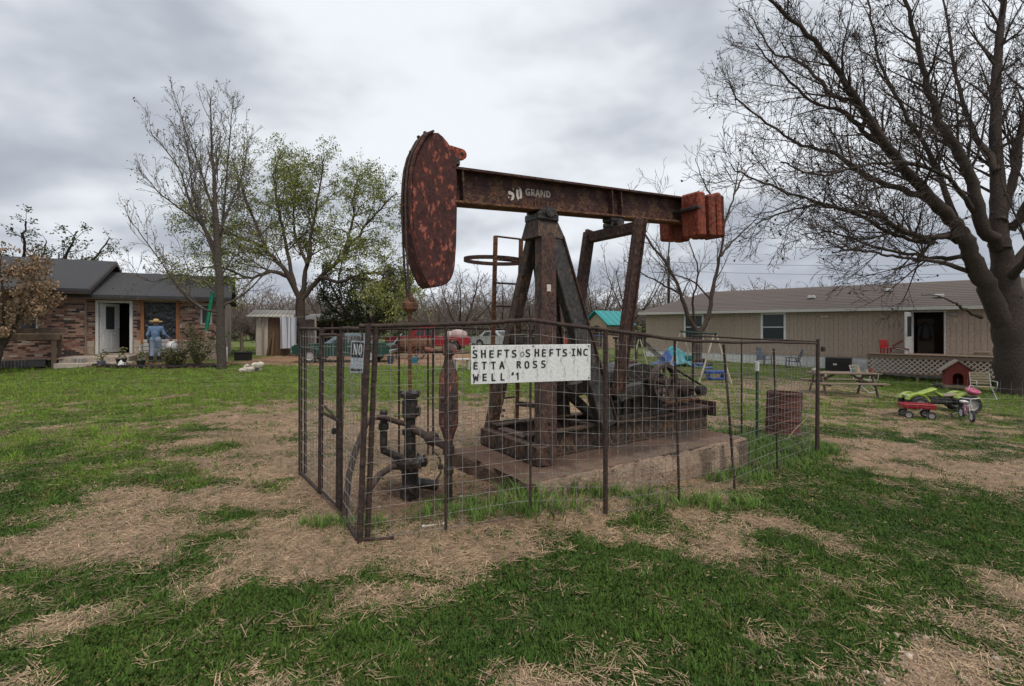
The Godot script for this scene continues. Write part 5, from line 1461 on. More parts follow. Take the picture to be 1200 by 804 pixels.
const HOME_AT := Vector3(8.87, 0, -32.2)
const HOME_TURN := -.7104
func home_pt(x: float, y: float, z: float) -> Vector3: return HOME_AT + Basis(Vector3.UP, HOME_TURN) * Vector3(x, y, z)
func build_home():
	mat("home_shingle", Color(1, 1, 1), .95, tex(85, 512, .035, [[0, Color(.085, .068, .062)], [.5, Color(.135, .11, .10)], [1, Color(.19, .16, .148)]], .5, .14), 1.0, bump(82, 256, .08, 4.0), .7, 0, true, Vector3(.6, 2.2, 2.2))
	var o := thing("mobile_home", "long tan manufactured home with white skirting and an open door", "house", HOME_AT, HOME_TURN)
	var L := 20.5
	var tan_c := Color(.47, .365, .29)
	var holes := [[2.6, 3.73, .83, 2.34], [7.02, 8.19, .83, 2.34], [13.67, 14.75, .22, 2.31]]
	var mb := MB.new()
	mb.col = tan_c * .8
	solid_wall(mb, 0, L, .03, 2.46, 0, .12, holes)
	mb.box(V(.06, 1.24, -4.2), V(.12, 2.42, 8.16)); mb.box(V(L - .06, 1.24, -4.2), V(.12, 2.42, 8.16)); mb.box(V(L / 2, 1.24, -8.3), V(L - .26, 2.42, .1))
	mb.box(V(L / 2, .12, -4.2), V(L - .3, .1, 8.0)); mb.box(V(L / 2, 2.42, -4.2), V(L - .3, .06, 8.0)); mb.box(V(L / 2, 1.2, -3.4), V(L - .3, 2.2, .06))
	part("wall", mb, M.plain, o)
	# grooved siding: narrow strips, joined, since each is only a few pixels wide
	var sd := MB.new()
	var x := 0.0
	while x < L - .05:
		var w := .205
		sd.col = tan_c * rf(.97, 1.03)
		var spans := [[.03, 2.46]]
		for h in holes:
			if x + w > h[0] + .02 and x < h[1] - .02: spans = [[.03, h[2]], [h[3], 2.46]]
		for s in spans:
			if s[1] - s[0] > .05:
				sd.box(V(x + w / 2, (s[0] + s[1]) / 2, .008), V(w - .010, s[1] - s[0], .018), Basis.IDENTITY, .003)
		x += w
	var sp := part("siding", sd, M.plain, o)
	sp.set_meta("kind", "stuff")
	# end wall siding
	var se := MB.new()
	var z := -.02
	while z > -8.2:
		se.col = tan_c * rf(.97, 1.03)
		se.box(V(-.01, 1.245, z - .1), V(.024, 2.43, .183), Basis.IDENTITY, .003)
		z -= .205
	sp = part("siding", se, M.plain, o)
	sp.set_meta("kind", "stuff")
	# skirting panels down to the ground
	for i in 17:
		var a := i * 1.2; var b := minf(a + 1.19, L)
		var g := home_pt((a + b) / 2, 0, 0)
		var gy := minf(gh(g.x, -g.z), -.2) - .15
		box_part("skirting_panel", V((a + b) / 2, (gy + .03) / 2, -.03), V(b - a, .03 - gy, .04), M.plain, o, Color(.80, .80, .81), .004)
	for i in 7: box_part("skirting_panel", V(-.0, -.25, -.62 - i * 1.2), V(.04, .56, 1.19), M.plain, o, Color(.80, .80, .81), .004)
	# hip roof
	var r := MB.new()
	r.col = Color(1, 1, 1)
	var e := .38
	var c0 := V(-e, 2.56, e); var c1 := V(L + e, 2.56, e); var c2 := V(L + e, 2.56, -8.4 - e); var c3 := V(-e, 2.56, -8.4 - e)
	var r0 := V(2.6, 4.02, -4.2); var r1 := V(L - 2.6, 4.02, -4.2)
	r.oquad(V(10, 2, -4), c0, c1, r1, r0); r.oquad(V(10, 2, -4), c2, c3, r0, r1)
	r.tri(c3, c0, r0); r.tri(c1, c2, r1)
	r.oquad(V(10, 3, -4), c0 - V(0, .05, 0), c1 - V(0, .05, 0), c2 - V(0, .05, 0), c3 - V(0, .05, 0))
	var rp := part("roof", r, M.home_shingle, o)
	for k in 15:
		var f := k / 15.0
		var cc := MB.new()
		cc.col = Color.WHITE * rf(.9, 1.1)
		var a0 := c0.lerp(r0, f); var a1 := c1.lerp(r1, f); var b0 := c0.lerp(r0, f + .064); var b1 := c1.lerp(r1, f + .064)
		var up := V(0, .014, .004); var lo := V(0, .003, 0)
		cc.quad(a0 + up, a1 + up, b1 + lo, b0 + lo)
		cc.quad(a0, a1, a1 + up, a0 + up)
		part("shingle_course", cc, M.home_shingle, rp)
	for q in [[9.2, .42], [12.6, .62], [14.6, .30], [17.2, .5]]:
		var p: Vector3 = V(q[0], 2.56, e).lerp(V(q[0], 4.02, -4.2), q[1])
		box_part("roof_vent", p + V(0, .10, 0), V(.36, .16, .30), M.plain, rp, Color(.7, .7, .71), .03)
	box_part("fascia", V(L / 2, 2.47, e - .01), V(L + 2 * e, .16, .04), M.plain, o, Color(.60, .58, .55))
	box_part("fascia", V(-e + .01, 2.47, -4.2), V(.04, .16, 9.1), M.plain, o, Color(.60, .58, .55))
	box_part("soffit", V(L / 2, 2.44, .19), V(L + .6, .02, .34), M.plain, o, Color(.5, .48, .45))
	# windows
	for h in [holes[0], holes[1]]:
		var wf := frame_of("window", h[0] - .05, h[1] + .05, h[2] - .06, h[3] + .05, .02, .11, .07, M.plain, o, Color(.80, .80, .80))
		box_part("window_rail", V((h[0] + h[1]) / 2, 1.58, .02), V(h[1] - h[0] - .08, .07, .05), M.plain, wf, Color(.66, .66, .66))
		box_part("window_pane", V((h[0] + h[1]) / 2, 1.21, -.02), V(h[1] - h[0] - .06, .7, .015), M.pane, wf)
		box_part("window_pane", V((h[0] + h[1]) / 2, 1.95, -.005), V(h[1] - h[0] - .06, .7, .015), M.pane, wf)
		box_part("blind", V((h[0] + h[1]) / 2, 1.85 if h[0] > 5 else 1.9, -.06), V(h[1] - h[0] - .1, .5 if h[0] > 5 else .82, .01), M.plain, wf, Color(.22, .19, .16) if h[0] > 5 else Color(.62, .60, .55))
	# door frame and the white leaf folded open
	frame_of("door_frame", 13.60, 14.82, .2, 2.36, .02, .07, .1, M.plain, o, Color(.60, .60, .59), false)
	var dl := MB.new()
	dl.col = Color(.62, .63, .63)
	dl.box(V(.46, 0, 0), V(.92, 2.04, .045), Basis.IDENTITY, .004)
	var leaf := part("door", dl, M.plain, o)
	leaf.position = V(13.63, 1.27, .06)
	leaf.rotation.y = -1.86
	box_part("glass_panel", V(.46, .35, -.026), V(.5, .95, .01), M.pane, leaf)
	box_part("handle", V(.85, -.05, -.05), V(.05, .12, .05), M.chrome, leaf)
	# porch lamp (unlit), number plaque and a wall sign
	var pl := MB.new()
	pl.col = Color(.35, .34, .32)
	pl.box(V(15.1, 2.18, .06), V(.3, .14, .14), Basis.IDENTITY, .03)
	part("porch_lamp", pl, M.plain, o)
	box_part("plaque", V(15.15, 1.86, .03), V(.16, .24, .02), M.plain, o, Color(.50, .42, .30), .006)
	box_part("wall_lamp", V(10.05, 2.13, .06), V(.38, .1, .1), M.plain, o, Color(.6, .58, .5), .02)
	box_part("red_notice", V(16.75, 1.62, .03), V(.24, .30, .02), M.plain, o, Color(.45, .02, .02), .004)
	# a dark coat and clutter just inside the door
	var cj := thing("hanging_coat", "dark coat hanging just inside the tan home's open door", "coat", home_pt(14.1, .2, -.7), HOME_TURN)
	var cm := MB.new()
	cm.col = Color(.06, .055, .06)
	cm.lathe([V2(.0, .75), V2(.20, .76), V2(.22, 1.0), V2(.19, 1.3), V2(.21, 1.48), V2(.10, 1.56), V2(.05, 1.6), V2(0, 1.61)], 14, Transform3D(Basis.from_scale(V(1, 1, .55)), Vector3.ZERO), true)
	part("coat_body", cm, M.cloth, cj)
	for s in [-1, 1]:
		var sl := MB.new()
		sl.col = Color(.06, .055, .06)
		sl.tube(PackedVector3Array([V(.19 * s, 1.44, 0), V(.25 * s, 1.2, .02), V(.26 * s, .95, .04)]), PackedFloat32Array([.075, .07, .06]), 8)
		part("sleeve", sl, M.cloth, cj)
	var hk := MB.new()
	hk.col = Color(.3, .28, .25)
	hk.bar(V(0, 1.58, 0), V(0, 1.72, -.02), .02, .02)
	hk.box(V(0, .9, -.16), V(.62, 1.8, .12), Basis.IDENTITY, .01)
	part("stand", hk, M.wood_grey, cj)

func lattice(mb: MB, x0: float, x1: float, y0: float, y1: float, z: float, step: float, w: float):
	# two layers of diagonal laths
	for s in [1, -1]:
		var h := y1 - y0
		var c := x0 - h
		while c < x1:
			var a := V(c, y0, 0); var b := V(c + h, y1, 0)
			if s < 0: a = V(c, y1, 0); b = V(c + h, y0, 0)
			var t0 := clampf((x0 - c) / h, 0, 1); var t1 := clampf((x1 - c) / h, 0, 1)
			if t1 - t0 > .06:
				var p := a.lerp(b, t0); var q := a.lerp(b, t1)
				p.z = z + .006 * s; q.z = z + .006 * s
				mb.bar(p, q, .01, w, V(-(q.y - p.y), q.x - p.x, 0).normalized())
			c += step
func build_deck():
	var o := thing("wooden_deck", "weathered wooden deck with lattice skirt before the tan home's door", "deck", HOME_AT, HOME_TURN)
	var x0 := 12.1; var x1 := 19.6; var zf := 2.4
	var wd := Color(.75, .66, .58)
	for i in 16:
		var z := .12 + i * .149
		box_part("deck_board", V((x0 + x1) / 2, .32, z), V(x1 - x0, .035, .138), M.wood_grey, o, wd * rf(.85, 1.15), .004)
	box_part("rim_board", V((x0 + x1) / 2, .25, zf + .06), V(x1 - x0 + .1, .14, .04), M.wood_grey, o, wd * 1.1, .005)
	box_part("cap_board", V((x0 + x1) / 2, .36, zf + .05), V(x1 - x0 + .14, .035, .14), M.wood_grey, o, wd * 1.25, .005)
	var lt := MB.new()
	lt.col = Color(.62, .50, .42)
	lattice(lt, x0, x1, -.50, .18, zf + .05, .19, .042)
	part("lattice", lt, M.plain, o)
	var lb := MB.new()
	lb.col = Color(.6, .5, .42)
	lb.box(V((x0 + x1) / 2, -.50, zf + .06), V(x1 - x0, .07, .04), Basis.IDENTITY, .004)
	part("lattice_rail", lb, M.wood_grey, o)
	for x in [x0 + .05, x0 + 1.75, x0 + 3.4, x0 + 5.1, x1 - .05]:
		var g := home_pt(x, 0, zf)
		var gy := gh(g.x, -g.z) - .1
		box_part("post", V(x, (gy + .3) / 2, zf - .03), V(.11, .3 - gy, .11), M.wood_grey, o, wd, .006)
	var sl := MB.new()
	sl.col = Color(.62, .50, .42)
	var e2 := MB.new()
	e2.col = Color(.62, .50, .42)
	lattice(e2, .1, zf - .05, -.5, .18, 0, .19, .042)
	var lp := part("lattice", e2, M.plain, o)
	lp.transform = Transform3D(Basis(Vector3.UP, -PI / 2), V(x0 - .03, 0, 0))
	# boards left lying along the rail
	var bd := thing("loose_board", "pale loose board lying on the deck's right part", "board", home_pt(16.5, .40, 2.2), HOME_TURN)
	box_part("plank", V(.6, .05, -.05), V(3.4, .08, .16), M.wood_grey, bd, Color(1.1, 1.0, .92), .006)
	box_part("block", V(-.6, .13, -.05), V(.5, .08, .2), M.wood_grey, bd, Color(1.0, .9, .8), .006)

# ---------- things about the yard
func plank(mb: MB, a: Vector3, b: Vector3, w: float, t: float): mb.bar(a, b, w, t, Vector3.UP, .006)
func wheel(parent: Node, at: Vector3, r: float, w: float, axis: Vector3, rim: Color, called := "wheel"):
	var bs := Basis(axis.cross(Vector3.UP).normalized() if absf(axis.y) < .9 else Vector3.RIGHT, axis.normalized(), Vector3.ZERO)
	bs.z = bs.x.cross(bs.y)
	var xf := Transform3D(bs, at)
	var t := MB.new()
	var h := w / 2
	t.lathe([V2(r * .62, -h * .9), V2(r * .9, -h), V2(r, -h * .7), V2(r, h * .7), V2(r * .9, h), V2(r * .62, h * .9), V2(r * .62, -h * .9)], 20, xf)
	var o := part(called, t, M.rubber, parent)
	var q := MB.new()
	q.col = rim
	q.lathe([V2(0, -h * .5), V2(r * .2, -h * .55), V2(r * .5, -h * .45), V2(r * .62, -h * .8), V2(r * .62, h * .8), V2(r * .5, h * .45), V2(r * .2, h * .55), V2(0, h * .5)], 16, xf)
	part("rim", q, M.gloss, o)
func build_table():
	var c := G(9.75, 14.35)
	var o := thing("picnic_table", "grey weathered wooden picnic table in the yard before the tan home", "picnic table", c, -.12)
	o.scale = Vector3.ONE * .86
	var wc := Color(.62, .56, .52)
	for i in 5: box_part("table_plank", V(0, .74, -.31 + i * .152), V(2.1, .04, .14), M.wood_grey, o, wc * rf(.85, 1.2), .006)
	for s in [-1, 1]:
		for k in 2: box_part("bench_plank", V(0, .44, s * (.58 + k * .15)), V(2.1, .04, .14), M.wood_grey, o, wc * rf(.85, 1.2), .006)
	for x in [-.8, .8]:
		for s in [-1, 1]:
			var l := MB.new(); l.col = wc * .85
			l.bar(V(x, -.1, s * .62), V(x, .72, s * .24), .04, .09, V(0, 0, 1), .005)
			part("leg", l, M.wood_grey, o)
		box_part("bench_beam", V(x + .045, .40, 0), V(.04, .09, 1.5), M.wood_grey, o, wc * .8, .005)
		box_part("top_beam", V(x + .045, .69, 0), V(.04, .08, .7), M.wood_grey, o, wc * .8, .005)
	for s in [-1, 1]:
		var b := MB.new(); b.col = wc * .8
		b.bar(V(s * .75, .42, 0), V(s * .25, .70, 0), .04, .07, V(0, 1, 0), .004)
		part("brace", b, M.wood_grey, o)
	var rk := thing("stone", "round pale stone on the left end of the picnic table", "stone", c + Basis(Vector3.UP, -.12) * V(-.82, .655, .1))
	var m := MB.new(); m.col = Color(.40, .37, .33)
	m.ball(V(0, .055, 0), V(.09, .075, .08), 10, 7)
	part("rock", m, M.concrete, rk)
	var bl := thing("ball", "dusty pale ball under the picnic table", "ball", c + Basis(Vector3.UP, -.12) * V(-.25, .395, -.60))
	m = MB.new(); m.col = Color(.38, .34, .33)
	m.ball(V(0, .1, 0), V(.1, .1, .1), 12, 8)
	part("ball_skin", m, M.plain, bl)
	# small toys on the table's right end
	var i := 0
	for q in [[.35, .0, .05, Color(.18, .30, .34), "small bluish cup standing on the picnic table"], [.52, -.1, .06, Color(.55, .42, .25), "small tan bowl on the picnic table"], [.72, .05, .05, Color(.42, .40, .36), "small grey pot near the picnic table's right end"], [.95, -.05, .07, Color(.28, .12, .08), "small brown pot at the picnic table's right end"]]:
		var k := thing(["cup", "bowl", "pot", "pot"][i], q[4], ["cup", "bowl", "pot", "pot"][i], c + Basis(Vector3.UP, -.12) * V(q[0] * .86, .655, q[1]))
		m = MB.new(); m.col = q[3]
		m.lathe([V2(0, 0), V2(q[2] * .8, 0), V2(q[2], q[2] * 1.8), V2(q[2] * .85, q[2] * 1.8), V2(q[2] * .7, .01), V2(0, .01)], 12)
		part("vessel", m, M.plain, k)
		i += 1
	# folding garden chair standing behind the table
	folding_chair("white framed folding garden chair behind the picnic table", G(11.7, 16.1), .5, Color(.6, .6, .58), Color(.30, .28, .24))
func folding_chair(label: String, at: Vector3, turn: float, fc: Color, cc: Color):
	var o := thing("folding_chair", label, "chair", at, turn)
	for s in [-1, 1]:
		var f := MB.new(); f.col = fc
		f.pipe([V(.26 * s, 0, .25), V(.26 * s, .40, -.22), V(.26 * s, .86, -.36)], .014, 6)
		f.pipe([V(.26 * s, 0, -.28), V(.26 * s, .40, .24), V(.26 * s, .60, .26), V(.26 * s, .60, -.22)], .014, 6)
		part("side_frame", f, M.plain, o)
	var b := MB.new(); b.col = cc
	for k in 5: b.bar(V(-.26, .41, .2 - k * .09), V(.26, .41, .2 - k * .09), .065, .008)
	part("seat_webbing", b, M.cloth, o)
	b = MB.new(); b.col = cc
	for k in 5: b.bar(V(-.26, .50 + k * .085, -.245 - k * .026), V(.26, .50 + k * .085, -.245 - k * .026), .008, .065)
	part("back_webbing", b, M.cloth, o)
	b = MB.new(); b.col = fc
	b.rod(V(-.26, .86, -.36), V(.26, .86, -.36), .014, 6); b.rod(V(-.26, .02, .25), V(.26, .02, .25), .014, 6)
	part("cross_tube", b, M.plain, o)
func build_toys():
	# rusty drum lying against the pen's outside
	var dr := thing("rusty_drum", "crushed rusty steel drum standing behind the pen's right corner", "drum", G(4.45, 8.0), .25)
	dr.rotation.z = -.06
	mat("drum_rust", Color(1, 1, 1), .9, tex(91, 256, .03, [[0, Color(.05, .018, .014)], [.5, Color(.095, .028, .02)], [.75, Color(.14, .045, .03)], [1, Color(.08, .035, .026)]], .5, .12), 1.8, bump(41, 256, .05, 5.0, 5), 1.0)
	var m := MB.new()
	var pr := []
	for k in 13:
		var y := -.12 + k * .072
		pr.append(V2(.31 + (.012 if k % 3 == 0 else 0.0), y)); pr.append(V2(.31, y + .03))
	m.lathe(pr, 26, Transform3D(Basis.from_scale(V(1, 1, .62)), Vector3.ZERO))
	var b := part("drum_shell", m, M.drum_rust, dr)
	m = MB.new()
	m.lathe([V2(.318, .735), V2(.318, .76), V2(.30, .76), V2(.30, .735), V2(.318, .735)], 26, Transform3D(Basis.from_scale(V(1, 1, .62)), Vector3.ZERO))
	part("rim", m, M.drum_rust, dr)
	m = MB.new(); m.lathe([V2(0, -.1), V2(.3, -.1)], 20, Transform3D(Basis.from_scale(V(1, 1, .62)), Vector3.ZERO)); part("floor", m, M.drum_rust, dr)
	var sk := thing("dry_stick", "thin dry stick leaning across the rusty drum", "stick", G(4.30, 7.62))
	m = MB.new(); m.col = Color(.42, .32, .22)
	m.pipe([V(-.12, .0, .1), V(.1, .22, .04), V(.36, .46, .02)], .007, 5)
	part("stem", m, M.plain, sk)
	# red wagon
	var wg := thing("toy_wagon", "small red pull wagon beside the green toy quad", "wagon", G(8.78, 10.55), -.35)
	wg.scale = Vector3.ONE * .74
	m = MB.new(); m.col = Color(.33, .012, .03)
	m.box(V(0, .30, 0), V(.74, .02, .36), Basis.IDENTITY, .004)
	for s in [-1, 1]:
		m.bar(V(-.38, .36, s * .20), V(.38, .36, s * .20), .02, .13, V(0, 1, .18 * s).normalized(), .006)
		m.bar(V(s * .385, .36, -.2), V(s * .385, .36, .2), .02, .13, V(.18 * s, 1, 0).normalized(), .006)
	part("tray", m, M.gloss, wg)
	for x in [-.27, .27]:
		m = MB.new(); m.rod(V(x, .11, -.21), V(x, .11, .21), .01, 6); m.bar(V(x, .11, 0), V(x, .29, 0), .2, .02, V(1, 0, 0)); part("axle", m, M.dark_pipe, wg)
		for s in [-1, 1]: wheel(wg, V(x, .115, s * .22), .115, .05, V(0, 0, s), Color(.28, .27, .26))
	m = MB.new(); m.pipe([V(-.3, .14, 0), V(-.6, .12, .05), V(-.95, .05, .12)], .01, 6)
	part("handle", m, M.dark_pipe, wg)
	# electric toy quad, lime green
	var qd := thing("toy_quad", "lime green and black children's ride-on quad with fat tyres", "toy quad", G(10.35, 11.75), -.22)
	qd.scale = Vector3.ONE * .86
	var lime := Color(.31, .42, .045)
	for q in [[-.66, .21, .30], [-.66, .21, -.30], [.52, .24, .33], [.52, .24, -.33]]:
		wheel(qd, V(q[0], q[1], q[2]), q[1], .2, V(0, 0, signf(q[2])), Color(.34, .33, .31))
	m = MB.new(); m.col = Color(.03, .03, .03)
	m.box(V(-.05, .26, 0), V(1.25, .12, .30), Basis.IDENTITY, .04); m.box(V(-.05, .34, 0), V(.5, .1, .26), Basis.IDENTITY, .03)
	m.rod(V(-.66, .21, -.3), V(-.66, .21, .3), .03, 8); m.rod(V(.52, .24, -.3), V(.52, .24, .3), .03, 8)
	part("chassis", m, M.plain, qd)
	for s in [-1, 1]:
		m = MB.new(); m.col = lime
		var fp := PackedVector2Array()
		for k in 8: var an := .25 + 2.5 * k / 7.0; fp.push_back(V2(-.66 + .29 * cos(an), .22 + .28 * sin(an)))
		for k in 8: var an := 2.75 - 2.5 * k / 7.0; fp.push_back(V2(-.66 + .25 * cos(an), .22 + .24 * sin(an)))
		m.prism(fp, .19 * s - .09, .19 * s + .09)
		part("front_fender", m, M.gloss, qd)
		m = MB.new(); m.col = lime
		fp = PackedVector2Array()
		for k in 8: var an := .3 + 2.3 * k / 7.0; fp.push_back(V2(.52 + .33 * cos(an), .25 + .30 * sin(an)))
		for k in 8: var an := 2.6 - 2.3 * k / 7.0; fp.push_back(V2(.52 + .29 * cos(an), .25 + .26 * sin(an)))
		m.prism(fp, .2 * s - .1, .2 * s + .1)
		part("rear_fender", m, M.gloss, qd)
	m = MB.new(); m.col = lime
	m.bar(V(-.62, .42, 0), V(-.12, .62, 0), .24, .09, V(0, 1, 0), .035)
	m.bar(V(-.2, .56, 0), V(.05, .40, 0), .2, .07, V(0, 1, 0), .03)
	m.box(V(-.78, .38, 0), V(.16, .14, .3), Basis.IDENTITY, .05)
	part("body_shell", m, M.gloss, qd)
	m = MB.new(); m.col = Color(.30, .26, .20)
	m.bar(V(.0, .43, 0), V(.42, .47, 0), .24, .09, V(0, 1, 0), .04)
	part("seat", m, M.plain, qd)
	m = MB.new(); m.col = Color(.025, .025, .025)
	m.rod(V(-.15, .55, 0), V(-.05, .74, 0), .03, 8); m.rod(V(-.05, .74, -.26), V(-.05, .74, .26), .02, 8)
	m.box(V(-.08, .74, 0), V(.12, .1, .2), Basis.IDENTITY, .03)
	part("handlebar", m, M.plain, qd)
	for s in [-1, 1]:
		m = MB.new(); m.col = Color(.5, .5, .45)
		m.ball(V(-.85, .42, .1 * s), V(.03, .045, .05), 8, 6)
		part("headlight", m, M.gloss, qd)
	# pink basket on the quad, pink bicycle before it
	var pk := thing("pink_cushion", "round pink plastic seat ring resting on the toy quad's rear", "toy", G(10.35, 11.75) + Basis(Vector3.UP, -.22) * V(.50, .47, .24), .2)
	pk.scale = Vector3.ONE * .7
	m = MB.new(); m.col = Color(.50, .11, .21)
	m.lathe([V2(0, .0), V2(.15, .0), V2(.19, .06), V2(.2, .12), V2(.17, .14), V2(.13, .09), V2(0, .06)], 18, Transform3D(Basis(V(1, 0, 0), .35), Vector3.ZERO), true)
	part("ring", m, M.gloss, pk)
	m = MB.new(); m.col = Color(.6, .45, .55)
	m.pipe([V(-.12, .1, -.02), V(-.06, .26, -.02), V(.06, .26, -.02), V(.12, .1, -.02)], .014, 6)
	part("grip", m, M.plain, pk)
	var bi := thing("kids_bicycle", "small pink and white children's bicycle with training wheels", "bicycle", G(9.72, 10.4), 1.15)
	bi.scale = Vector3.ONE * .86
	wheel(bi, V(-.30, .15, 0), .15, .04, V(0, 0, 1), Color(.7, .66, .66))
	wheel(bi, V(.28, .15, 0), .15, .04, V(0, 0, 1), Color(.7, .66, .66))
	for s in [-1, 1]:
		wheel(bi, V(.30, .06, .2 * s), .06, .03, V(0, 0, 1), Color(.6, .25, .38), "training_wheel")
		m = MB.new(); m.col = Color(.6, .55, .56); m.pipe([V(.28, .15, 0.02 * s), V(.30, .14, .1 * s), V(.30, .07, .19 * s)], .008, 6); part("stabiliser", m, M.plain, bi)
		m = MB.new(); m.col = Color(.66, .60, .62); m.rod(V(-.20, .42, .02 * s), V(-.30, .15, .03 * s), .01, 6); part("fork_blade", m, M.plain, bi)
	m = MB.new(); m.col = Color(.60, .30, .42)
	m.rod(V(-.2, .40, 0), V(.06, .20, 0), .018, 8); m.rod(V(.06, .2, 0), V(.14, .42, 0), .015, 8); m.rod(V(-.2, .36, 0), V(.12, .36, 0), .014, 8); m.rod(V(.06, .2, 0), V(.28, .15, 0), .012, 6); m.rod(V(.13, .38, 0), V(.28, .15, 0), .01, 6)
	m.lathe([V2(0, -.01), V2(.06, -.01), V2(.06, .01), V2(0, .01)], 12, Transform3D(Basis(Vector3.RIGHT, PI / 2), V(.06, .2, 0)))
	part("frame", m, M.gloss, bi)
	m = MB.new(); m.col = Color(.75, .72, .73); m.box(V(.15, .45, 0), V(.2, .05, .13), Basis.IDENTITY, .02); part("saddle", m, M.plain, bi)
	m = MB.new(); m.col = Color(.72, .70, .72)
	m.rod(V(-.2, .38, 0), V(-.22, .56, 0), .012, 6); m.pipe([V(-.12, .58, -.2), V(-.2, .57, -.1), V(-.22, .56, 0), V(-.2, .57, .1), V(-.12, .58, .2)], .012, 6)
	part("handlebar", m, M.plain, bi)
	# dog house
	var dp := G(17.6, 19.2)
	var dh := thing("doghouse", "small red doghouse with pale gable roof and arched entrance", "doghouse", dp, -.62)
	dh.scale = Vector3.ONE * .78
	var arch := PackedVector2Array([V2(-.5, .22), V2(-.5, 1.0), V2(0, 1.42), V2(.5, 1.0), V2(.5, .22), V2(.2, .22), V2(.2, .62)])
	for k in 9: arch.push_back(V2(.2 * cos(PI * k / 8), .62 + .2 * sin(PI * k / 8)))
	arch.push_back(V2(-.2, .22))
	var off := Transform3D(Basis.IDENTITY, V(-.05, 0, .5))
	m = MB.new(); m.col = Color(.25, .05, .042)
	m.prism(arch, -.03, .0, off)
	part("front_wall", m, M.plain, dh)
	m = MB.new(); m.col = Color(.25, .05, .042)
	for s in [-1, 1]: m.box(V(-.05 + s * .485, .61, -.02), V(.03, .78, .98))
	m.prism(PackedVector2Array([V2(-.5, .22), V2(-.5, 1.0), V2(0, 1.42), V2(.5, 1.0), V2(.5, .22)]), -.03, 0, Transform3D(Basis.IDENTITY, V(-.05, 0, -.5)))
	part("wall", m, M.plain, dh)
	for s in [-1, 1]:
		m = MB.new(); m.col = Color(1.3, 1.2, 1.1)
		m.bar(V(-.05, 1.45, 0), V(-.05 + s * .68, .88, 0), 1.25, .04, V(0, 1, 0), .006)
		part("roof_slope", m, M.wood_grey, dh)
	box_part("floor", V(-.05, .14, 0), V(1.06, .16, 1.06), M.wood_grey, dh, Color(1.1, .95, .75), .006)
	for q in [[-.5, .45], [.4, .45], [-.5, -.45], [.4, -.45]]: box_part("foot", V(q[0], -.02, q[1]), V(.1, .22, .1), M.wood_grey, dh, Color(.8, .7, .6), .004)
	folding_chair("folding chair with white frame and tan webbing between doghouse and trunk", G(16.0, 16.5), -.45, Color(.5, .5, .49), Color(.36, .30, .20))
	# air conditioner against the skirting
	var ap := home_pt(10.75, 0, .75)
	var ac := thing("air_conditioner", "dark square air conditioner unit by the white skirting", "air conditioner", G(ap.x, -ap.z), HOME_TURN)
	m = MB.new(); m.col = Color(.045, .042, .040)
	m.box(V(0, .36, 0), V(1.05, .64, .8), Basis.IDENTITY, .03)
	part("case", m, M.plain, ac)
	for k in 8: box_part("grille_slat", V(0, .12 + k * .06, .405), V(.98, .02, .012), M.plain, ac, Color(.03, .028, .027), .002)
	box_part("lid", V(0, .70, 0), V(1.08, .05, .83), M.plain, ac, Color(.06, .057, .055), .012)
	box_part("data_label", V(-.1, .40, .413), V(.16, .09, .004), M.plain, ac, Color(.6, .6, .58), .001)
	box_part("base_pad", V(0, .01, 0), V(1.2, .08, .95), M.concrete, ac, Color(.4, .38, .35), .01)
	# two blue moulded chairs
	var i := 0
	for q in [[7.35, .9, .9, "blue grey lawn chair leaning back by the skirting, left of two"], [8.75, .95, -1.1, "blue grey lawn chair by the skirting, right of two"]]:
		var p := home_pt(q[0], 0, q[1])
		var c := thing("lawn_chair", q[3], "chair", G(p.x, -p.z), HOME_TURN + q[2], "lawn chairs by the skirting")
		m = MB.new(); m.col = Color(.10, .13, .18)
		m.bar(V(0, .36, .25), V(0, .32, -.2), .5, .04, V(0, 1, 0), .015)
		part("seat", m, M.plain, c)
		m = MB.new(); m.col = Color(.09, .12, .17)
		m.bar(V(0, .30, -.2), V(0, .72, -.38), .48, .035, V(0, .3, 1), .012); m.bar(V(0, .72, -.38), V(0, .98, -.46), .34, .035, V(0, .3, 1), .012)
		part("backrest", m, M.plain, c)
		for s in [-1, 1]:
			m = MB.new(); m.col = Color(.11, .13, .17)
			m.bar(V(.25 * s, 0, .26), V(.25 * s, .52, .24), .05, .04, V(1, 0, 0), .01); m.bar(V(.25 * s, 0, -.34), V(.25 * s, .52, -.2), .05, .04, V(1, 0, 0), .01)
			m.bar(V(.25 * s, .53, -.3), V(.25 * s, .53, .3), .07, .03, V(0, 1, 0), .01)
			part("arm_leg", m, M.plain, c)
	# red chair and a heap of folded things on the deck
	var rp := home_pt(12.7, .34, 1.6)
	var rc := thing("red_chair", "red plastic child's chair on the deck's left end", "chair", rp, HOME_TURN + .5)
	m = MB.new(); m.col = Color(.42, .02, .02)
	m.box(V(0, .26, 0), V(.36, .05, .36), Basis.IDENTITY, .02)
	part("seat", m, M.gloss, rc)
	m = MB.new(); m.col = Color(.42, .02, .02); m.bar(V(0, .26, -.17), V(0, .66, -.24), .36, .04, V(0, 0, 1), .015); part("backrest", m, M.gloss, rc)
	for q in [[-.14, .14], [.14, .14], [-.14, -.14], [.14, -.14]]: box_part("leg", V(q[0], .12, q[1]), V(.05, .25, .05), M.gloss, rc, Color(.4, .02, .02), .01)
	var st := thing("reclining_chair", "brown folded reclining chair lying on the deck by the door", "chair", home_pt(13.0, .34, 1.75), HOME_TURN)
	m = MB.new(); m.col = Color(.16, .06, .045)
	m.bar(V(-.05, .30, 0), V(.55, .22, 0), .5, .09, V(0, 1, 0), .03)
	part("seat_cushion", m, M.cloth, st)
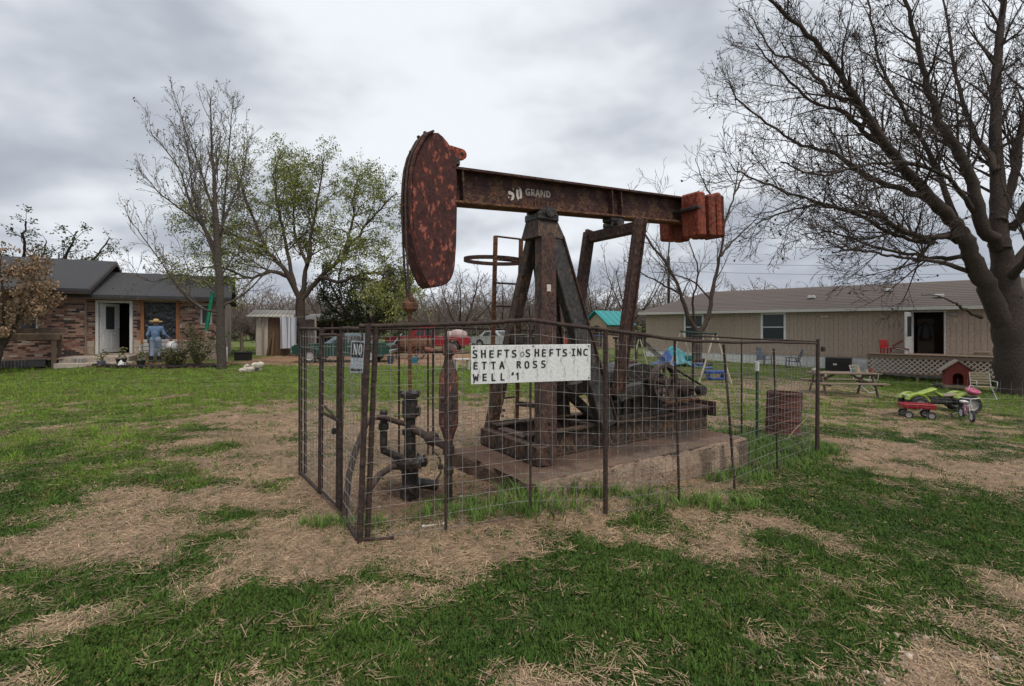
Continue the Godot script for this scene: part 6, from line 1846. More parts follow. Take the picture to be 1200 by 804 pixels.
	m = MB.new(); m.col = Color(.20, .075, .055); m.bar(V(-.05, .38, 0), V(.35, .66, 0), .48, .1, V(0, 1, 0), .03); part("back_cushion", m, M.cloth, st)
	for s in [-1, 1]:
		m = MB.new(); m.col = Color(.40, .38, .36); m.pipe([V(-.1, .0, .25 * s), V(.1, .28, .25 * s), V(.5, .2, .25 * s), V(.6, 0, .25 * s)], .018, 6)
		part("frame_tube", m, M.plain, st)

# ---------- vehicles. Own axes: x to the rear, y up, z towards the viewer's side
func arch_profile(pts: Array, wheels: Array, r: float, y: float) -> PackedVector2Array:
	# outline (top, from front to rear) closed along the sill with half-round wheel openings
	var o := PackedVector2Array()
	for p in pts: o.push_back(V2(p[0], p[1]))
	for i in range(wheels.size() - 1, -1, -1):
		for k in 9:
			var an := PI * k / 8.0
			o.push_back(V2(wheels[i] + r * cos(an), y + r * sin(an)))
	return o
func vehicle(called: String, label: String, category: String, at: Vector3, turn: float, d: Dictionary, group := "") -> Node3D:
	var o := thing(called, label, category, at, turn, group)
	var w: float = d.w
	var b := MB.new(); b.col = d.paint
	b.prism(arch_profile(d.body, d.wheels, d.r + .05, d.sill), -w / 2, w / 2)
	var body := part("body", b, M.gloss, o)
	b = MB.new(); b.col = d.get("roof_paint", d.paint)
	# tapered greenhouse: lower outline wider than the roof
	var cab: Array = d.cab
	var zi := w / 2 - .06; var zo := w / 2 - .2
	for s in [-1, 1]:
		pass
	var n := cab.size()
	var ctr := V((cab[0][0] + cab[n - 1][0]) / 2, 1.0, 0)
	var ring := []
	for p in cab: ring.append([V(p[0], p[1], zo if p[1] > d.belt + .1 else zi), V(p[0], p[1], -(zo if p[1] > d.belt + .1 else zi))])
	for i in n - 1: b.oquad(ctr, ring[i][0], ring[i + 1][0], ring[i + 1][1], ring[i][1])
	for s in 2:
		for i in range(1, n - 1):
			var t = [ring[0][s], ring[i][s], ring[i + 1][s]]
			if (t[1] - t[0]).cross(t[2] - t[0]).z * (1 if s == 0 else -1) < 0: b.tri(t[0], t[2], t[1])
			else: b.tri(t[0], t[1], t[2])
	var cabin := part("cabin", b, M.gloss, o)
	for q in d.glass:
		for s in [1, -1]:
			var g := MB.new()
			var pl := PackedVector2Array()
			for p in q: pl.push_back(V2(p[0], p[1]))
			g.prism(pl, 0, .012, Transform3D(Basis(V(1, 0, 0), V(0, 1, -.30 * s).normalized(), V(0, .3, 1 * s).normalized()), V(0, d.belt * .045, s * (zi + .012) + s * d.belt * .29)))
			part("side_window", g, M.pane, cabin)
	for q in d.screens:
		var g := MB.new()
		var a := V(q[0], q[1], 0); var c := V(q[2], q[3], 0)
		var nn := V(-(c.y - a.y), c.x - a.x, 0).normalized() * (1.0 if q[4] > 0 else -1.0)
		a += nn * .008; c += nn * .008
		g.oquad(ctr, a + V(0, 0, zi - .1), c + V(0, 0, zo - .04), c - V(0, 0, zo - .04), a - V(0, 0, zi - .1))
		part("windscreen", g, M.pane, cabin)
	for x in d.wheels:
		for s in [-1, 1]: wheel(o, V(x, d.r, s * (w / 2 - .1)), d.r, .2, V(0, 0, s), d.get("rim", Color(.4, .4, .4)))
	var f: float = d.body[0][0]
	var e: float = d.rear
	box_part("front_bumper", V(f - .03, .48, 0), V(.1, .14, w - .05), M.chrome, o, Color(1, 1, 1), .03)
	box_part("rear_bumper", V(e + .03, .50, 0), V(.1, .14, w - .05), M.chrome, o, Color(1, 1, 1), .03)
	for s in [-1, 1]:
		box_part("headlight", V(f - .01, .66, s * (w / 2 - .22)), V(.04, .13, .22), M.chrome, o, Color(1, 1, 1), .015)
		box_part("tail_light", V(e + .01, .70, s * (w / 2 - .2)), V(.03, .12, .2), M.plain, o, Color(.3, .02, .02), .01)
		box_part("door_handle", V(d.handle, d.belt - .12, s * (w / 2 + .005)), V(.14, .03, .03), M.chrome, o, Color(1, 1, 1), .006)
		var sm := MB.new(); sm.col = Color(.02, .02, .02)
		for x in d.seams: sm.box(V(x, (d.belt + d.sill) / 2 + .1, s * (w / 2 + .0005)), V(.012, d.belt - d.sill - .15, .004))
		part("door_seam", sm, M.plain, o)
	return o
func build_vehicles():
	var sedan := {"w": 1.72, "r": .31, "paint": Color(.018, .055, .045), "roof_paint": Color(.16, .22, .26), "wheels": [-1.35, 1.25], "sill": .30, "belt": .86, "rear": 2.12, "handle": .45, "seams": [-.55, .62], "rim": Color(.45, .45, .45),
		"body": [[-2.1, .42], [-2.12, .72], [-2.0, .80], [-.75, .87], [1.15, .88], [1.95, .84], [2.1, .76], [2.12, .42]],
		"cab": [[-.78, .84], [-.15, 1.26], [.05, 1.31], [.75, 1.30], [.95, 1.26], [1.42, .84]],
		"glass": [[[-.42, .90], [-.02, 1.20], [.30, 1.22], [.30, .90]], [[.36, .90], [.36, 1.22], [.80, 1.20], [1.05, .90]]],
		"screens": [[-.72, .90, -.18, 1.24, 1], [1.36, .90, .98, 1.23, -1]]}
	vehicle("parked_car", "old dark green sedan with pale blue roof on the dirt drive", "car", G(-7.6, 22.3), .04, sedan)
	var truck := {"w": 1.85, "r": .36, "paint": Color(.30, .018, .03), "wheels": [-1.75, 1.55], "sill": .42, "belt": 1.05, "rear": 2.52, "handle": -.02, "seams": [-.95, .28], "rim": Color(.3, .3, .3),
		"body": [[-2.5, .5], [-2.52, .85], [-2.4, .98], [-1.1, 1.06], [.42, 1.07], [.45, .98], [2.5, .98], [2.52, .5]],
		"cab": [[-1.15, 1.04], [-.55, 1.60], [-.4, 1.66], [.2, 1.66], [.33, 1.60], [.42, 1.04]],
		"glass": [[[-.80, 1.10], [-.42, 1.52], [-.20, 1.54], [-.20, 1.10]], [[-.12, 1.10], [-.12, 1.54], [.20, 1.52], [.28, 1.10]]],
		"screens": [[-1.08, 1.12, -.6, 1.55, 1], [.42, 1.12, .35, 1.55, -1]]}
	var tk := vehicle("pickup_truck", "red pickup truck parked beyond the green car", "truck", G(-5.1, 30.0), .03, truck)
	box_part("bed_floor", V(1.5, .93, 0), V(1.95, .04, 1.6), M.plain, tk, Color(.05, .02, .02))
	var tp := thing("bed_load", "pale pinkish tarp bundle lying in the red pickup's bed", "bundle", G(-5.1, 30.0) + V(1.75, .98, 0))
	var m := MB.new(); m.col = Color(.60, .48, .48)
	m.ball(V(0, .12, 0), V(.62, .34, .55), 12, 7); m.ball(V(-.5, .10, .1), V(.4, .26, .4), 10, 6)
	part("tarp", m, M.cloth, tp)
	var far1 := sedan.duplicate(); far1.paint = Color(.48, .50, .52); far1.roof_paint = Color(.48, .50, .52)
	vehicle("parked_car", "pale grey car far back, left of the ladder's foot", "car", G(-.95, 37.0), 2.6, far1)
	var far2 := sedan.duplicate(); far2.paint = Color(.40, .05, .03); far2.roof_paint = Color(.40, .05, .03)
	vehicle("parked_car", "small red car far back behind the pump's post", "car", G(3.7, 38.0), 2.9, far2)
	# rusty tank on a trailer
	var tt := thing("tank_trailer", "rusty brown tank on an iron wheeled trailer before the red pickup", "trailer", G(-4.85, 24.3), .08)
	m = MB.new()
	m.lathe([V2(0, -.85), V2(.2, -.84), V2(.31, -.78), V2(.33, -.7), V2(.33, .7), V2(.31, .78), V2(.2, .84), V2(0, .85)], 18, Transform3D(Basis(V(0, 0, 1), PI / 2), V(0, .72, 0)))
	part("tank", m, M.flange_rust, tt)
	m = MB.new()
	for s in [-1, 1]: m.bar(V(-.9, .38, .22 * s), V(1.3, .38, .22 * s), .05, .08)
	m.bar(V(1.3, .38, -.22), V(1.7, .36, 0), .05, .07); m.bar(V(1.3, .38, .22), V(1.7, .36, 0), .05, .07)
	m.bar(V(.2, .3, -.45), V(.2, .3, .45), .05, .05)
	part("frame", m, M.dark_pipe, tt)
	for s in [-1, 1]:
		m = MB.new()
		var ax := Transform3D(Basis(Vector3.RIGHT, PI / 2), V(.2, .30, .46 * s))
		m.lathe([V2(.26, -.03), V2(.30, -.03), V2(.30, .03), V2(.26, .03), V2(.26, -.03)], 24, ax)
		m.lathe([V2(0, -.05), V2(.045, -.05), V2(.045, .05), V2(0, .05)], 10, ax)
		var wl := part("wheel", m, M.flange_rust, tt)
		for k in 8:
			var sp := MB.new()
			sp.rod(V(.2, .30, .46 * s), V(.2 + .27 * cos(TAU * k / 8), .30 + .27 * sin(TAU * k / 8), .46 * s), .01, 5)
			part("spoke", sp, M.flange_rust, wl)
	m = MB.new(); m.rod(V(1.65, .36, 0), V(1.65, 0, 0), .025, 6); part("stand", m, M.dark_pipe, tt)
	for q in [[-5.25, 21.0, .14, .34, Color(.02, .04, .09), "dark blue bucket on the lawn's far edge", "bucket"], [-4.3, 21.2, .24, .26, Color(.03, .22, .34), "bright blue tub on the lawn below the rusty tank", "tub"]]:
		var bt := thing(q[6], q[5], q[6], G(q[0], q[1]))
		m = MB.new(); m.col = q[4]
		m.lathe([V2(0, .005), V2(q[2] * .8, .0), V2(q[2], q[3]), V2(q[2] * 1.06, q[3]), V2(q[2] * 1.06, q[3] - .03), V2(q[2] * .98, q[3] - .03)], 18)
		m.lathe([V2(q[2] * .96, q[3]), V2(q[2] * .76, .03), V2(0, .03)], 18)
		part("shell", m, M.plain, bt)
		m = MB.new(); m.col = Color(.3, .3, .3)
		m.pipe([V(-q[2], q[3] - .02, 0), V(-q[2] * .7, q[3] - .06, q[2] * .75), V(0, q[3] - .1, q[2] * 1.06), V(q[2] * .7, q[3] - .06, q[2] * .75), V(q[2], q[3] - .02, 0)], .007, 5)
		part("handle", m, M.plain, bt)
	var ws := thing("plastic_table", "low white plastic table standing on the far lawn left of the sign", "table", G(-1.85, 18.0), .3)
	box_part("table_top", V(0, .40, 0), V(.56, .04, .42), M.plain, ws, Color(.55, .54, .52), .015)
	for q in [[-.23, .16], [.23, .16], [-.23, -.16], [.23, -.16]]: box_part("leg", V(q[0], .19, q[1]), V(.06, .40, .06), M.plain, ws, Color(.52, .51, .49), .012)
	var wp := thing("leaning_panel", "pale ribbed panel propped up behind the green car's tail", "panel", G(-5.9, 24.4), .3)
	m = MB.new(); m.col = Color(.5, .5, .5); m.bar(V(-.1, .7, 0), V(.35, 1.25, -.1), .5, .03, V(-1, 1, 0), .005); part("sheet", m, M.plain, wp)
	m = MB.new(); m.bar(V(.1, 0, -.1), V(.1, .95, -.06), .06, .06); m.bar(V(-.08, 0, .1), V(-.08, .72, .02), .06, .06); part("prop", m, M.dark_pipe, wp)

func build_sheds():
	# plank shed with white end and iron roof
	var o := thing("old_shed", "small plywood shed with rusted white iron roof behind the blanket", "shed", G(-12.75, 26.3), .35)
	box_part("side_wall", V(.55, .95, 0), V(.06, 2.0, 2.2), M.plain, o, Color(.13, .075, .05))
	box_part("front_wall", V(-.55, .95, 1.07), V(.54, 2.0, .05), M.plain, o, Color(.5, .47, .42))
	box_part("plywood_door", V(.13, .95, 1.07), V(.80, 2.0, .05), M.plain, o, Color(.13, .075, .05))
	box_part("back_wall", V(-.15, .95, -1.07), V(1.34, 2.0, .05), M.plain, o, Color(.3, .27, .24))
	box_part("left_wall", V(-.82, .95, 0), V(.06, 2.0, 2.1), M.plain, o, Color(.4, .4, .38))
	var m := MB.new(); m.col = Color(.46, .44, .41)
	for k in 11: m.bar(V(-1.15 + k * .2, 2.0 + (.28 if false else 0.0), 1.4), V(-1.15 + k * .2, 2.42, -1.4), .19 - .03 * (k % 2), .02)
	part("roof", m, M.plain, o)
	m = MB.new(); m.col = Color(.42, .32, .2)
	m.bar(V(-.3, 0, 1.35), V(-.1, 1.1, 1.15), .12, .03); m.bar(V(-.05, 0, 1.4), V(.0, 1.25, 1.15), .1, .03)
	part("leaning_plank", m, M.wood_grey, o)
	# open shed
	o = thing("open_shed", "low open-fronted grey shed with iron roof behind the green car", "shed", G(-10.9, 29.2), .05)
	box_part("left_wall", V(-.85, .95, .9), V(.6, 1.95, .06), M.plain, o, Color(.33, .33, .32))
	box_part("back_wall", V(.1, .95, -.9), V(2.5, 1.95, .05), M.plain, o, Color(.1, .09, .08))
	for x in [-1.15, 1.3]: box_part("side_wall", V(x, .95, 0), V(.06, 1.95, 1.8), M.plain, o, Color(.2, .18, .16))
	for x in [-.55, .4, 1.3]: box_part("post", V(x, .95, .9), V(.1, 1.95, .1), M.wood_grey, o)
	m = MB.new(); m.col = Color(.36, .34, .33)
	for k in 15: m.bar(V(-1.4 + k * .21, 1.98, 1.25), V(-1.4 + k * .21, 2.35, -1.2), .2 - .03 * (k % 2), .02)
	part("roof", m, M.plain, o)
	box_part("shelf", V(.3, .9, -.4), V(1.6, .06, .8), M.plain, o, Color(.25, .12, .07))
	# blanket over a line between two posts
	var ln := thing("clothesline", "wooden post and rope clothesline by the old shed", "clothesline", G(-11.5, 25.0))
	for x in [-1.3, 1.4]:
		box_part("post", V(x, 1.0, 0), V(.08, 2.2, .08), M.wood_grey, ln)
	m = MB.new(); m.col = Color(.3, .3, .3)
	m.pipe([V(-1.3, 2.06, 0), V(-.45, 2.03, 0), V(.45, 2.03, 0), V(1.4, 2.06, 0)], .008, 5)
	part("rope", m, M.plain, ln)
	var bl := thing("blanket", "white and blue striped blanket hung over the clothesline", "blanket", G(-11.5, 25.0), 0)
	m = MB.new()
	var n := 16; var r := 14
	var pts := []
	for j in r + 1:
		for i in n + 1:
			var x := lerpf(-.42, .42, float(i) / n); var f := float(j) / r
			pts.append(V(x * (1.0 - .05 * f) + .03 * f, 2.05 - 1.62 * f - .05 * absf(x) * f, .02 + .05 * sin(x * 15.0 + f) * (.3 + f) + .02 * sin(x * 37 + 3 * f)))
	for j in r:
		for i in n:
			var a := j * (n + 1) + i
			m.col = Color(.62, .64, .70) if (i + (1 if i > 8 else 0)) % 5 not in [1] else Color(.22, .27, .40)
			m.quad(pts[a + n + 1], pts[a + n + 2], pts[a + 1], pts[a])
	part("cloth_front", m, M.cloth, bl)
	m = MB.new(); m.col = Color(.55, .57, .62)
	m.quad(V(-.4, .9, -.05), V(.4, .9, -.05), V(.42, 2.05, -.01), V(-.42, 2.05, -.01))
	part("cloth_back", m, M.cloth, bl)
	# odds and ends
	var fp := thing("fence_post", "lone grey wooden post right of the slender tree", "post", G(-13.9, 25.0))
	m = MB.new(); m.col = Color(.75, .7, .66); m.tube(PackedVector3Array([V(0, -.2, 0), V(.01, .6, 0), V(0, 1.15, 0)]), PackedFloat32Array([.09, .085, .08]), 9); part("timber", m, M.wood_grey, fp)
	var bb := thing("storage_box", "black plastic storage box beside the slender tree", "box", G(-12.05, 21.8), .2)
	box_part("box_body", V(0, .17, 0), V(.62, .34, .42), M.plain, bb, Color(.014, .014, .015), .02)
	box_part("lid", V(0, .36, 0), V(.66, .05, .46), M.plain, bb, Color(.02, .02, .022), .015)
	var wf := thing("white_board", "white board leaning near the black box by the tree", "board", G(-12.6, 21.3), .3)
	box_part("panel", V(0, .3, 0), V(.26, .62, .04), M.plain, wf, Color(.62, .62, .62), .006, Basis(Vector3.RIGHT, -.15))
	for i in 15:
		var a := rf(0, TAU); var q := sqrt(rf(0, 1))
		var lay := 0 if i < 9 else 1
		var k := rf(.10, .18)
		var st := thing("limestone_rock", "rough white limestone rock in the small heap right of the slender tree", "rock", G(-9.35 + cos(a) * q * .36, 17.35 + sin(a) * q * .3, .02 + lay * .13), a, "white rocks heaped on the lawn")
		m = MB.new(); m.col = Color(.62, .56, .48) * rf(.8, 1.1)
		m.box(V(0, k * .5, 0), V(k * 1.7, k * 1.15, k * 1.3), Basis(V(.3, 1, .2).normalized(), a) * Basis(V(1, 0, 0), rf(-.3, .3)), k * .25)
		part("block", m, M.plain, st)

func build_play():
	# raised playhouse with teal roof
	var o := thing("playhouse", "tan plastic playhouse with bright teal gable roof beyond the pump", "playhouse", G(4.95, 25.0), -.90)
	o.scale = Vector3.ONE * 1.14
	var tan_c := Color(.46, .35, .25)
	var arch := PackedVector2Array([V2(-.6, .75), V2(-.6, 1.75), V2(0, 2.22), V2(.6, 1.75), V2(.6, .75), V2(.34, .75), V2(.34, 1.45)])
	for k in 9: arch.push_back(V2(.34 * cos(PI * k / 8), 1.45 + .25 * sin(PI * k / 8)))
	arch.push_back(V2(-.34, .75))
	for z in [.75, -.70]:
		var m := MB.new(); m.col = tan_c
		m.prism(arch, 0, .06, Transform3D(Basis.IDENTITY, V(0, 0, z)))
		part("gable_wall", m, M.plain, o)
	for s in [-1, 1]:
		box_part("side_wall", V(.57 * s, 1.0, .03), V(.06, .55, 1.38), M.plain, o, tan_c)
		box_part("side_wall", V(.57 * s, 1.66, .03), V(.06, .18, 1.38), M.plain, o, tan_c)
		var m := MB.new(); m.col = Color(.02, .30, .31)
		m.bar(V(0, 2.34, 0), V(.80 * s, 1.70, 0), 1.9, .06, V(0, 1, 0), .01)
		var sl := part("roof_slope", m, M.gloss, o)
		for k in 5:
			m = MB.new(); m.col = Color(.02, .27, .28)
			m.bar(V(.02 * s, 2.365, -.8 + k * .4), V(.80 * s, 1.742, -.8 + k * .4), .04, .02, V(0, 1, 0), .004)
			part("rib", m, M.gloss, sl)
		for z in [-.66, .72]: box_part("corner_post", V(.57 * s, .45, z), V(.1, 1.0, .1), M.wood_grey, o)
	box_part("floor", V(0, .72, 0), V(1.3, .06, 1.5), M.wood_grey, o)
	box_part("counter", V(0, 1.24, .86), V(.74, .05, .2), M.plain, o, Color(.04, .08, .25), .01)
	# swing set with cream legs
	var sw := thing("swing_set", "swing set with cream legs, green top bar and blue seats", "swing set", Vector3.ZERO)
	var A := G(7.25, 20.8); var B := G(6.85, 16.4)
	var hA := A + V(0, 1.72, 0); var hB := B + V(0, 1.68, 0)
	var m := MB.new(); m.col = Color(.04, .075, .06); m.rod(hA, hB, .035, 8); part("top_bar", m, M.plain, sw)
	var side := (hB - hA).cross(Vector3.UP).normalized()
	for p in [[A, hA], [B, hB]]:
		for s in [-1, 1]:
			m = MB.new(); m.col = Color(.62, .55, .44)
			m.rod(p[0] + side * .55 * s - V(0, .05, 0), p[1] + side * .03 * s, .028, 8)
			part("leg", m, M.plain, sw)
		m = MB.new(); m.col = Color(.03, .06, .05); m.ball(p[1], V(.07, .06, .07), 8, 6); part("joint", m, M.plain, sw)
	for q in [[.30, Color(.02, .24, .22), .55], [.62, Color(.02, .09, .36), .52], [.80, Color(.02, .09, .36), .45]]:
		var c := hA.lerp(hB, q[0])
		var gy := gh(c.x, -c.z)
		var sp := V(c.x, gy + q[2], c.z)
		m = MB.new(); m.col = q[1]
		if q[0] < .4: m.lathe([V2(0, 0), V2(.14, .01), V2(.2, .1), V2(.21, .22), V2(.18, .22), V2(.13, .04), V2(0, .03)], 14, Transform3D(Basis.IDENTITY, sp))
		else: m.box(sp + V(0, .02, 0), V(.24, .06, .50), Basis(Vector3.UP, .1), .025)
		var seat := part("seat", m, M.gloss, sw)
		for s in [-1, 1]:
			var ch := MB.new(); ch.col = Color(.3, .3, .3); ch.rod(sp + V(0, .05, .2 * s), c + V(0, -.02, .2 * s), .006, 4)
			part("chain", ch, M.plain, seat)
	# low blue bench box, blue tarp heap, climbing frame with a dark net
	var bb := thing("plastic_bench", "bright blue plastic bench under the swing set", "bench", G(7.35, 17.6), .15)
	bb.scale = Vector3.ONE * .72
	box_part("seat_board", V(0, .40, 0), V(1.05, .16, .4), M.gloss, bb, Color(.015, .08, .34), .04)
	box_part("foot_board", V(.05, .08, .1), V(.8, .1, .3), M.gloss, bb, Color(.015, .08, .34), .03)
	for s in [-1, 1]: box_part("leg", V(.38 * s, .2, 0), V(.08, .36, .3), M.gloss, bb, Color(.015, .07, .3), .02)
	var tp := thing("blue_tarp", "crumpled turquoise and blue tarp over a heap beyond the swings", "tarp", G(8.15, 24.6), .2)
	m = MB.new()
	var n := 20
	var P := []
	for j in n + 1:
		for i in n + 1:
			var x := lerpf(-.95, .95, float(i) / n); var z := lerpf(-.8, .8, float(j) / n)
			var h := 1.0 * exp(-(x * x * 2.2 + z * z * 2.4)) + .12 * nz.get_noise_2d(x * 130, z * 130) + .18 * exp(-((x - .6) * (x - .6) * 8 + z * z * 3))
			P.append(V(x, maxf(h - .05, -.02), z))
	for j in n:
		for i in n:
			var a := j * (n + 1) + i
			m.col = Color(.02, .30, .38) if i > 6 and i < 16 else Color(.03, .10, .34)
			m.quad(P[a], P[a + n + 1], P[a + n + 2], P[a + 1])
	part("sheet", m, M.gloss, tp)
	var cf := thing("climbing_frame", "cream legged climbing frame with a dark sloping net", "climbing frame", G(6.1, 22.6), .2)
	for s in [-1, 1]:
		m = MB.new(); m.col = Color(.60, .53, .43); m.rod(V(.42 * s - .2, -.05, .1), V(.03 * s - .2, 1.35, 0), .028, 8); part("leg", m, M.plain, cf)
	m = MB.new(); m.col = Color(.03, .03, .032)
	m.box(V(-.55, 1.38, -.3), V(1.4, .1, .7), Basis.IDENTITY, .02)
	part("platform", m, M.plain, cf)
	m = MB.new(); m.col = Color(.05, .05, .05)
	for k in 12: m.rod(V(-.05 + k * .008, 1.36, .05 - k * .07), V(1.35, .15, .1 - k * .07), .008, 4)
	for k in 12: m.rod(V(.0 + k * .115, 1.3 - k * .1, .08), V(.06 + k * .115, 1.3 - k * .1, -.72), .008, 4)
	part("net", m, M.plain, cf)
	for q in [[-1.1, -.1], [-1.1, -.6], [-.05, -.6]]: box_part("post", V(q[0], .66, q[1]), V(.09, 1.45, .09), M.wood_grey, cf, Color(.6, .5, .45))
	# brushwood logs beside the forked tree
	for i in 7:
		var lg := thing("cut_log", "cut brown log in the pile left of the forked tree", "log", G(9.3 + (i % 4) * .22 - .1 * (i / 4), 25.4, .10 + .17 * (i / 4)), .4 + .06 * i, "logs piled by the forked tree")
		m = MB.new(); m.col = Color(1.2, .85, .65); m.rod(V(0, 0, -.55), V(0, 0, .55), .1, 9)
		part("stem", m, M.bark, lg)
	# power pole with two lines
	var pp := thing("power_pole", "tall thin wooden pole behind the tan home's left corner", "utility pole", W(14.5, -.5, 45.0))
	m = MB.new(); m.col = Color(.5, .4, .33); m.tube(PackedVector3Array([V(0, -.5, 0), V(0, 4, 0), V(0, 8.6, 0)]), PackedFloat32Array([.15, .13, .11]), 8); part("pole", m, M.bark, pp)
	for h in [7.6, 8.4]:
		m = MB.new(); m.col = Color(.03, .03, .03)
		var w := []
		for k in 17: var f := k / 16.0; w.append(V(f * 52, h - .3 - 4.0 * f * (1 - f) * .9 + .6 * f, f * 6))
		m.pipe(w, .014, 4)
		part("line", m, M.plain, pp)

func build_bed():
	# flower bed in front of the house: scalloped concrete edging, black plastic edging, pots
	var e := thing("concrete_edging", "row of small scalloped grey concrete blocks edging the flower bed", "edging", G(-17.5, 18.3))
	for i in 25:
		var p := G(-19.0 + i * .118, 18.1 + i * .012) - e.position
		var m := MB.new(); m.col = Color(.30, .29, .29) * rf(.8, 1.2)
		m.box(p + V(0, .12, 0), V(.10, .32, .07), Basis.IDENTITY, .02); m.ball(p + V(0, .28, 0), V(.05, .06, .036), 8, 5)
		part("edging_block", m, M.concrete, e)
	var b := thing("plastic_edging", "curved black plastic edging round the flower bed", "edging", Vector3.ZERO)
	var w := []
	for k in 15: var f := k / 14.0; w.append(G(-16.0 + 4.8 * f, 18.45 - .5 * sin(f * PI) , .06))
	var m := MB.new(); m.col = Color(.015, .015, .016); m.pipe(w, .07, 7); part("strip", m, M.plain, b)
	# dead leaves and mulch in the bed
	var lf := MB.new()
	for i in 40:
		var p := V(rf(-.2, .2), rf(0, .06), rf(-.2, .2)); var d := V(rf(-1, 1), rf(-.2, .4), rf(-1, 1)).normalized(); var s := d.cross(V(rf(-.4, .4), 1, rf(-.4, .4))).normalized()
		var l := rf(.04, .1); lf.col = Color.WHITE * rf(.6, 1.3)
		lf.quad(p, p + d * l * .5 + s * l * .3, p + d * l, p + d * l * .5 - s * l * .3)
	var xf := []; var cs := PackedColorArray()
	for i in 420:
		var f := rf(0, 1)
		xf.append(Transform3D(Basis(Vector3.UP, rf(0, TAU)), G(-18.8 + 7.6 * f, 18.35 + rf(0, 1.5) - (.4 * sin(clampf((f - .37) / .63, 0, 1) * PI)), .0)))
		cs.push_back(Color(.17, .085, .05).lerp(Color(.30, .20, .13), rf(0, 1)))
	multi("leaf_mulch", lf.arrays(), M.straw_blade, xf, cs, "brown dead leaves and mulch in the flower bed", "mulch")
	for q in [[-14.9, 18.55, .17, .26, Color(.02, .02, .02), "black flower pot with a small plant in the bed"], [-14.0, 18.35, .14, .2, Color(.02, .02, .02), "second black pot in the bed, nearer the man"], [-15.45, 18.3, .13, .2, Color(.14, .16, .22), "blue grey pot at the bed's left end"]]:
		var p := thing("flower_pot", q[5], "flower pot", G(q[0], q[1]), 0, "pots in the flower bed")
		m = MB.new(); m.col = q[4]
		m.lathe([V2(0, 0), V2(q[2] * .7, 0), V2(q[2], q[3]), V2(q[2] * 1.08, q[3]), V2(q[2] * 1.08, q[3] + .03), V2(q[2] * .9, q[3] + .03), V2(q[2] * .9, q[3] - .03), V2(0, q[3] - .03)], 14)
		part("pot", m, M.plain, p)
		m = MB.new()
		var tt := []
		for i in 14: tt.append([V(rf(-.12, .12), q[3] + rf(.0, .45), rf(-.12, .12)), Vector3.UP])
		leaves(m, tt, 5, .11, [Color(.07, .10, .03), Color(.2, .17, .08)], .05)
		part("plant", m, M.foliage, p)
	var jg := thing("plastic_jug", "white plastic jug lying in the flower bed", "jug", G(-14.55, 18.1), .5)
	m = MB.new(); m.col = Color(.68, .68, .68)
	m.lathe([V2(0, 0), V2(.09, .0), V2(.1, .03), V2(.1, .16), V2(.06, .23), V2(.03, .25), V2(.03, .29), V2(0, .29)], 14, Transform3D.IDENTITY, true)
	part("jug_body", m, M.gloss, jg)
	m = MB.new(); m.col = Color(.68, .68, .68); m.pipe([V(.07, .20, 0), V(.13, .19, 0), V(.13, .1, 0), V(.1, .08, 0)], .014, 6); part("grip", m, M.gloss, jg)
	# evergreen shrub before the house corner
	for q in [[-11.95, 18.5, 1.0, 1.7, "tall olive green shrub at the brick house's right corner"], [-12.75, 18.35, .55, .8, "low straggly shrub beside the wire chair"]]:
		var s := thing("garden_shrub", q[4], "shrub", G(q[0], q[1]), 0)
		m = MB.new(); m.col = Color(.12, .09, .06)
		var tips := []
		for i in 16:
			var a := rf(0, TAU)
			var bp := bend(V(0, -.05, 0), V(cos(a) * .5, 1.1, sin(a) * .5), q[3] * rf(.6, 1.05), 6, .22, .05)
			m.tube(bp, spread(.016, .005, 7), 4, false)
			for k in range(2, 7): tips.append([bp[k], Vector3.UP])
		part("stem", m, M.twig, s)
		m = MB.new(); leaves(m, tips, 22, .085, [Color(.075, .075, .03), Color(.13, .125, .055)], .13); part("foliage", m, M.foliage, s)
	# wire chair
	var c := thing("wire_chair", "rusty wire garden chair with a curved back beside the shrub", "chair", G(-13.05, 18.95), .2)
	m = MB.new()
	m.pipe([V(-.26, 0, .2), V(-.27, .42, .18), V(-.3, .55, -.1), V(-.26, .85, -.2), V(0, .92, -.24), V(.26, .85, -.2), V(.3, .55, -.1), V(.27, .42, .18), V(.26, 0, .2)], .012, 6)
	m.pipe([V(-.2, 0, -.2), V(-.2, .42, -.15)], .012, 6); m.pipe([V(.2, 0, -.2), V(.2, .42, -.15)], .012, 6)
	part("frame", m, M.dark_pipe, c)
	m = MB.new()
	for k in 9: m.pipe([V(-.24 + k * .06, .42, -.16), V(-.24 + k * .06, .65, -.2), V(-.2 + k * .05, .9, -.23)], .005, 4)
	part("back_wires", m, M.dark_pipe, c)
	m = MB.new()
	for k in 8: m.rod(V(-.27, .42, .16 - k * .045), V(.27, .42, .16 - k * .045), .005, 4)
	part("seat_wires", m, M.dark_pipe, c)
	# metal glider bench under the window
	var gb := thing("metal_bench", "grey metal glider bench under the plastic covered window", "bench", house_pt(1.62, .16, .55), HOUSE_TURN)
	for s in [-1, 1]:
		m = MB.new(); m.col = Color(.42, .43, .43); m.pipe([V(.62 * s, 0, .25), V(.62 * s, .3, .3), V(.62 * s, .62, .28), V(.62 * s, .64, -.2), V(.62 * s, .3, -.25), V(.62 * s, 0, -.25)], .022, 7); part("arm_frame", m, M.plain, gb)
	for k in 4: box_part("seat_slat", V(0, .38, .22 - k * .12), V(1.2, .03, .1), M.plain, gb, Color(.42, .43, .43), .008)
	for k in 3: box_part("back_slat", V(0, .52 + k * .16, -.22 - k * .03), V(1.2, .12, .03), M.plain, gb, Color(.46, .47, .47), .008)
	# workbench on the left
	var wb := thing("workbench", "long wooden workbench with planks along the brick house's left wall", "workbench", house_pt(-2.4, .1, 1.55), HOUSE_TURN)
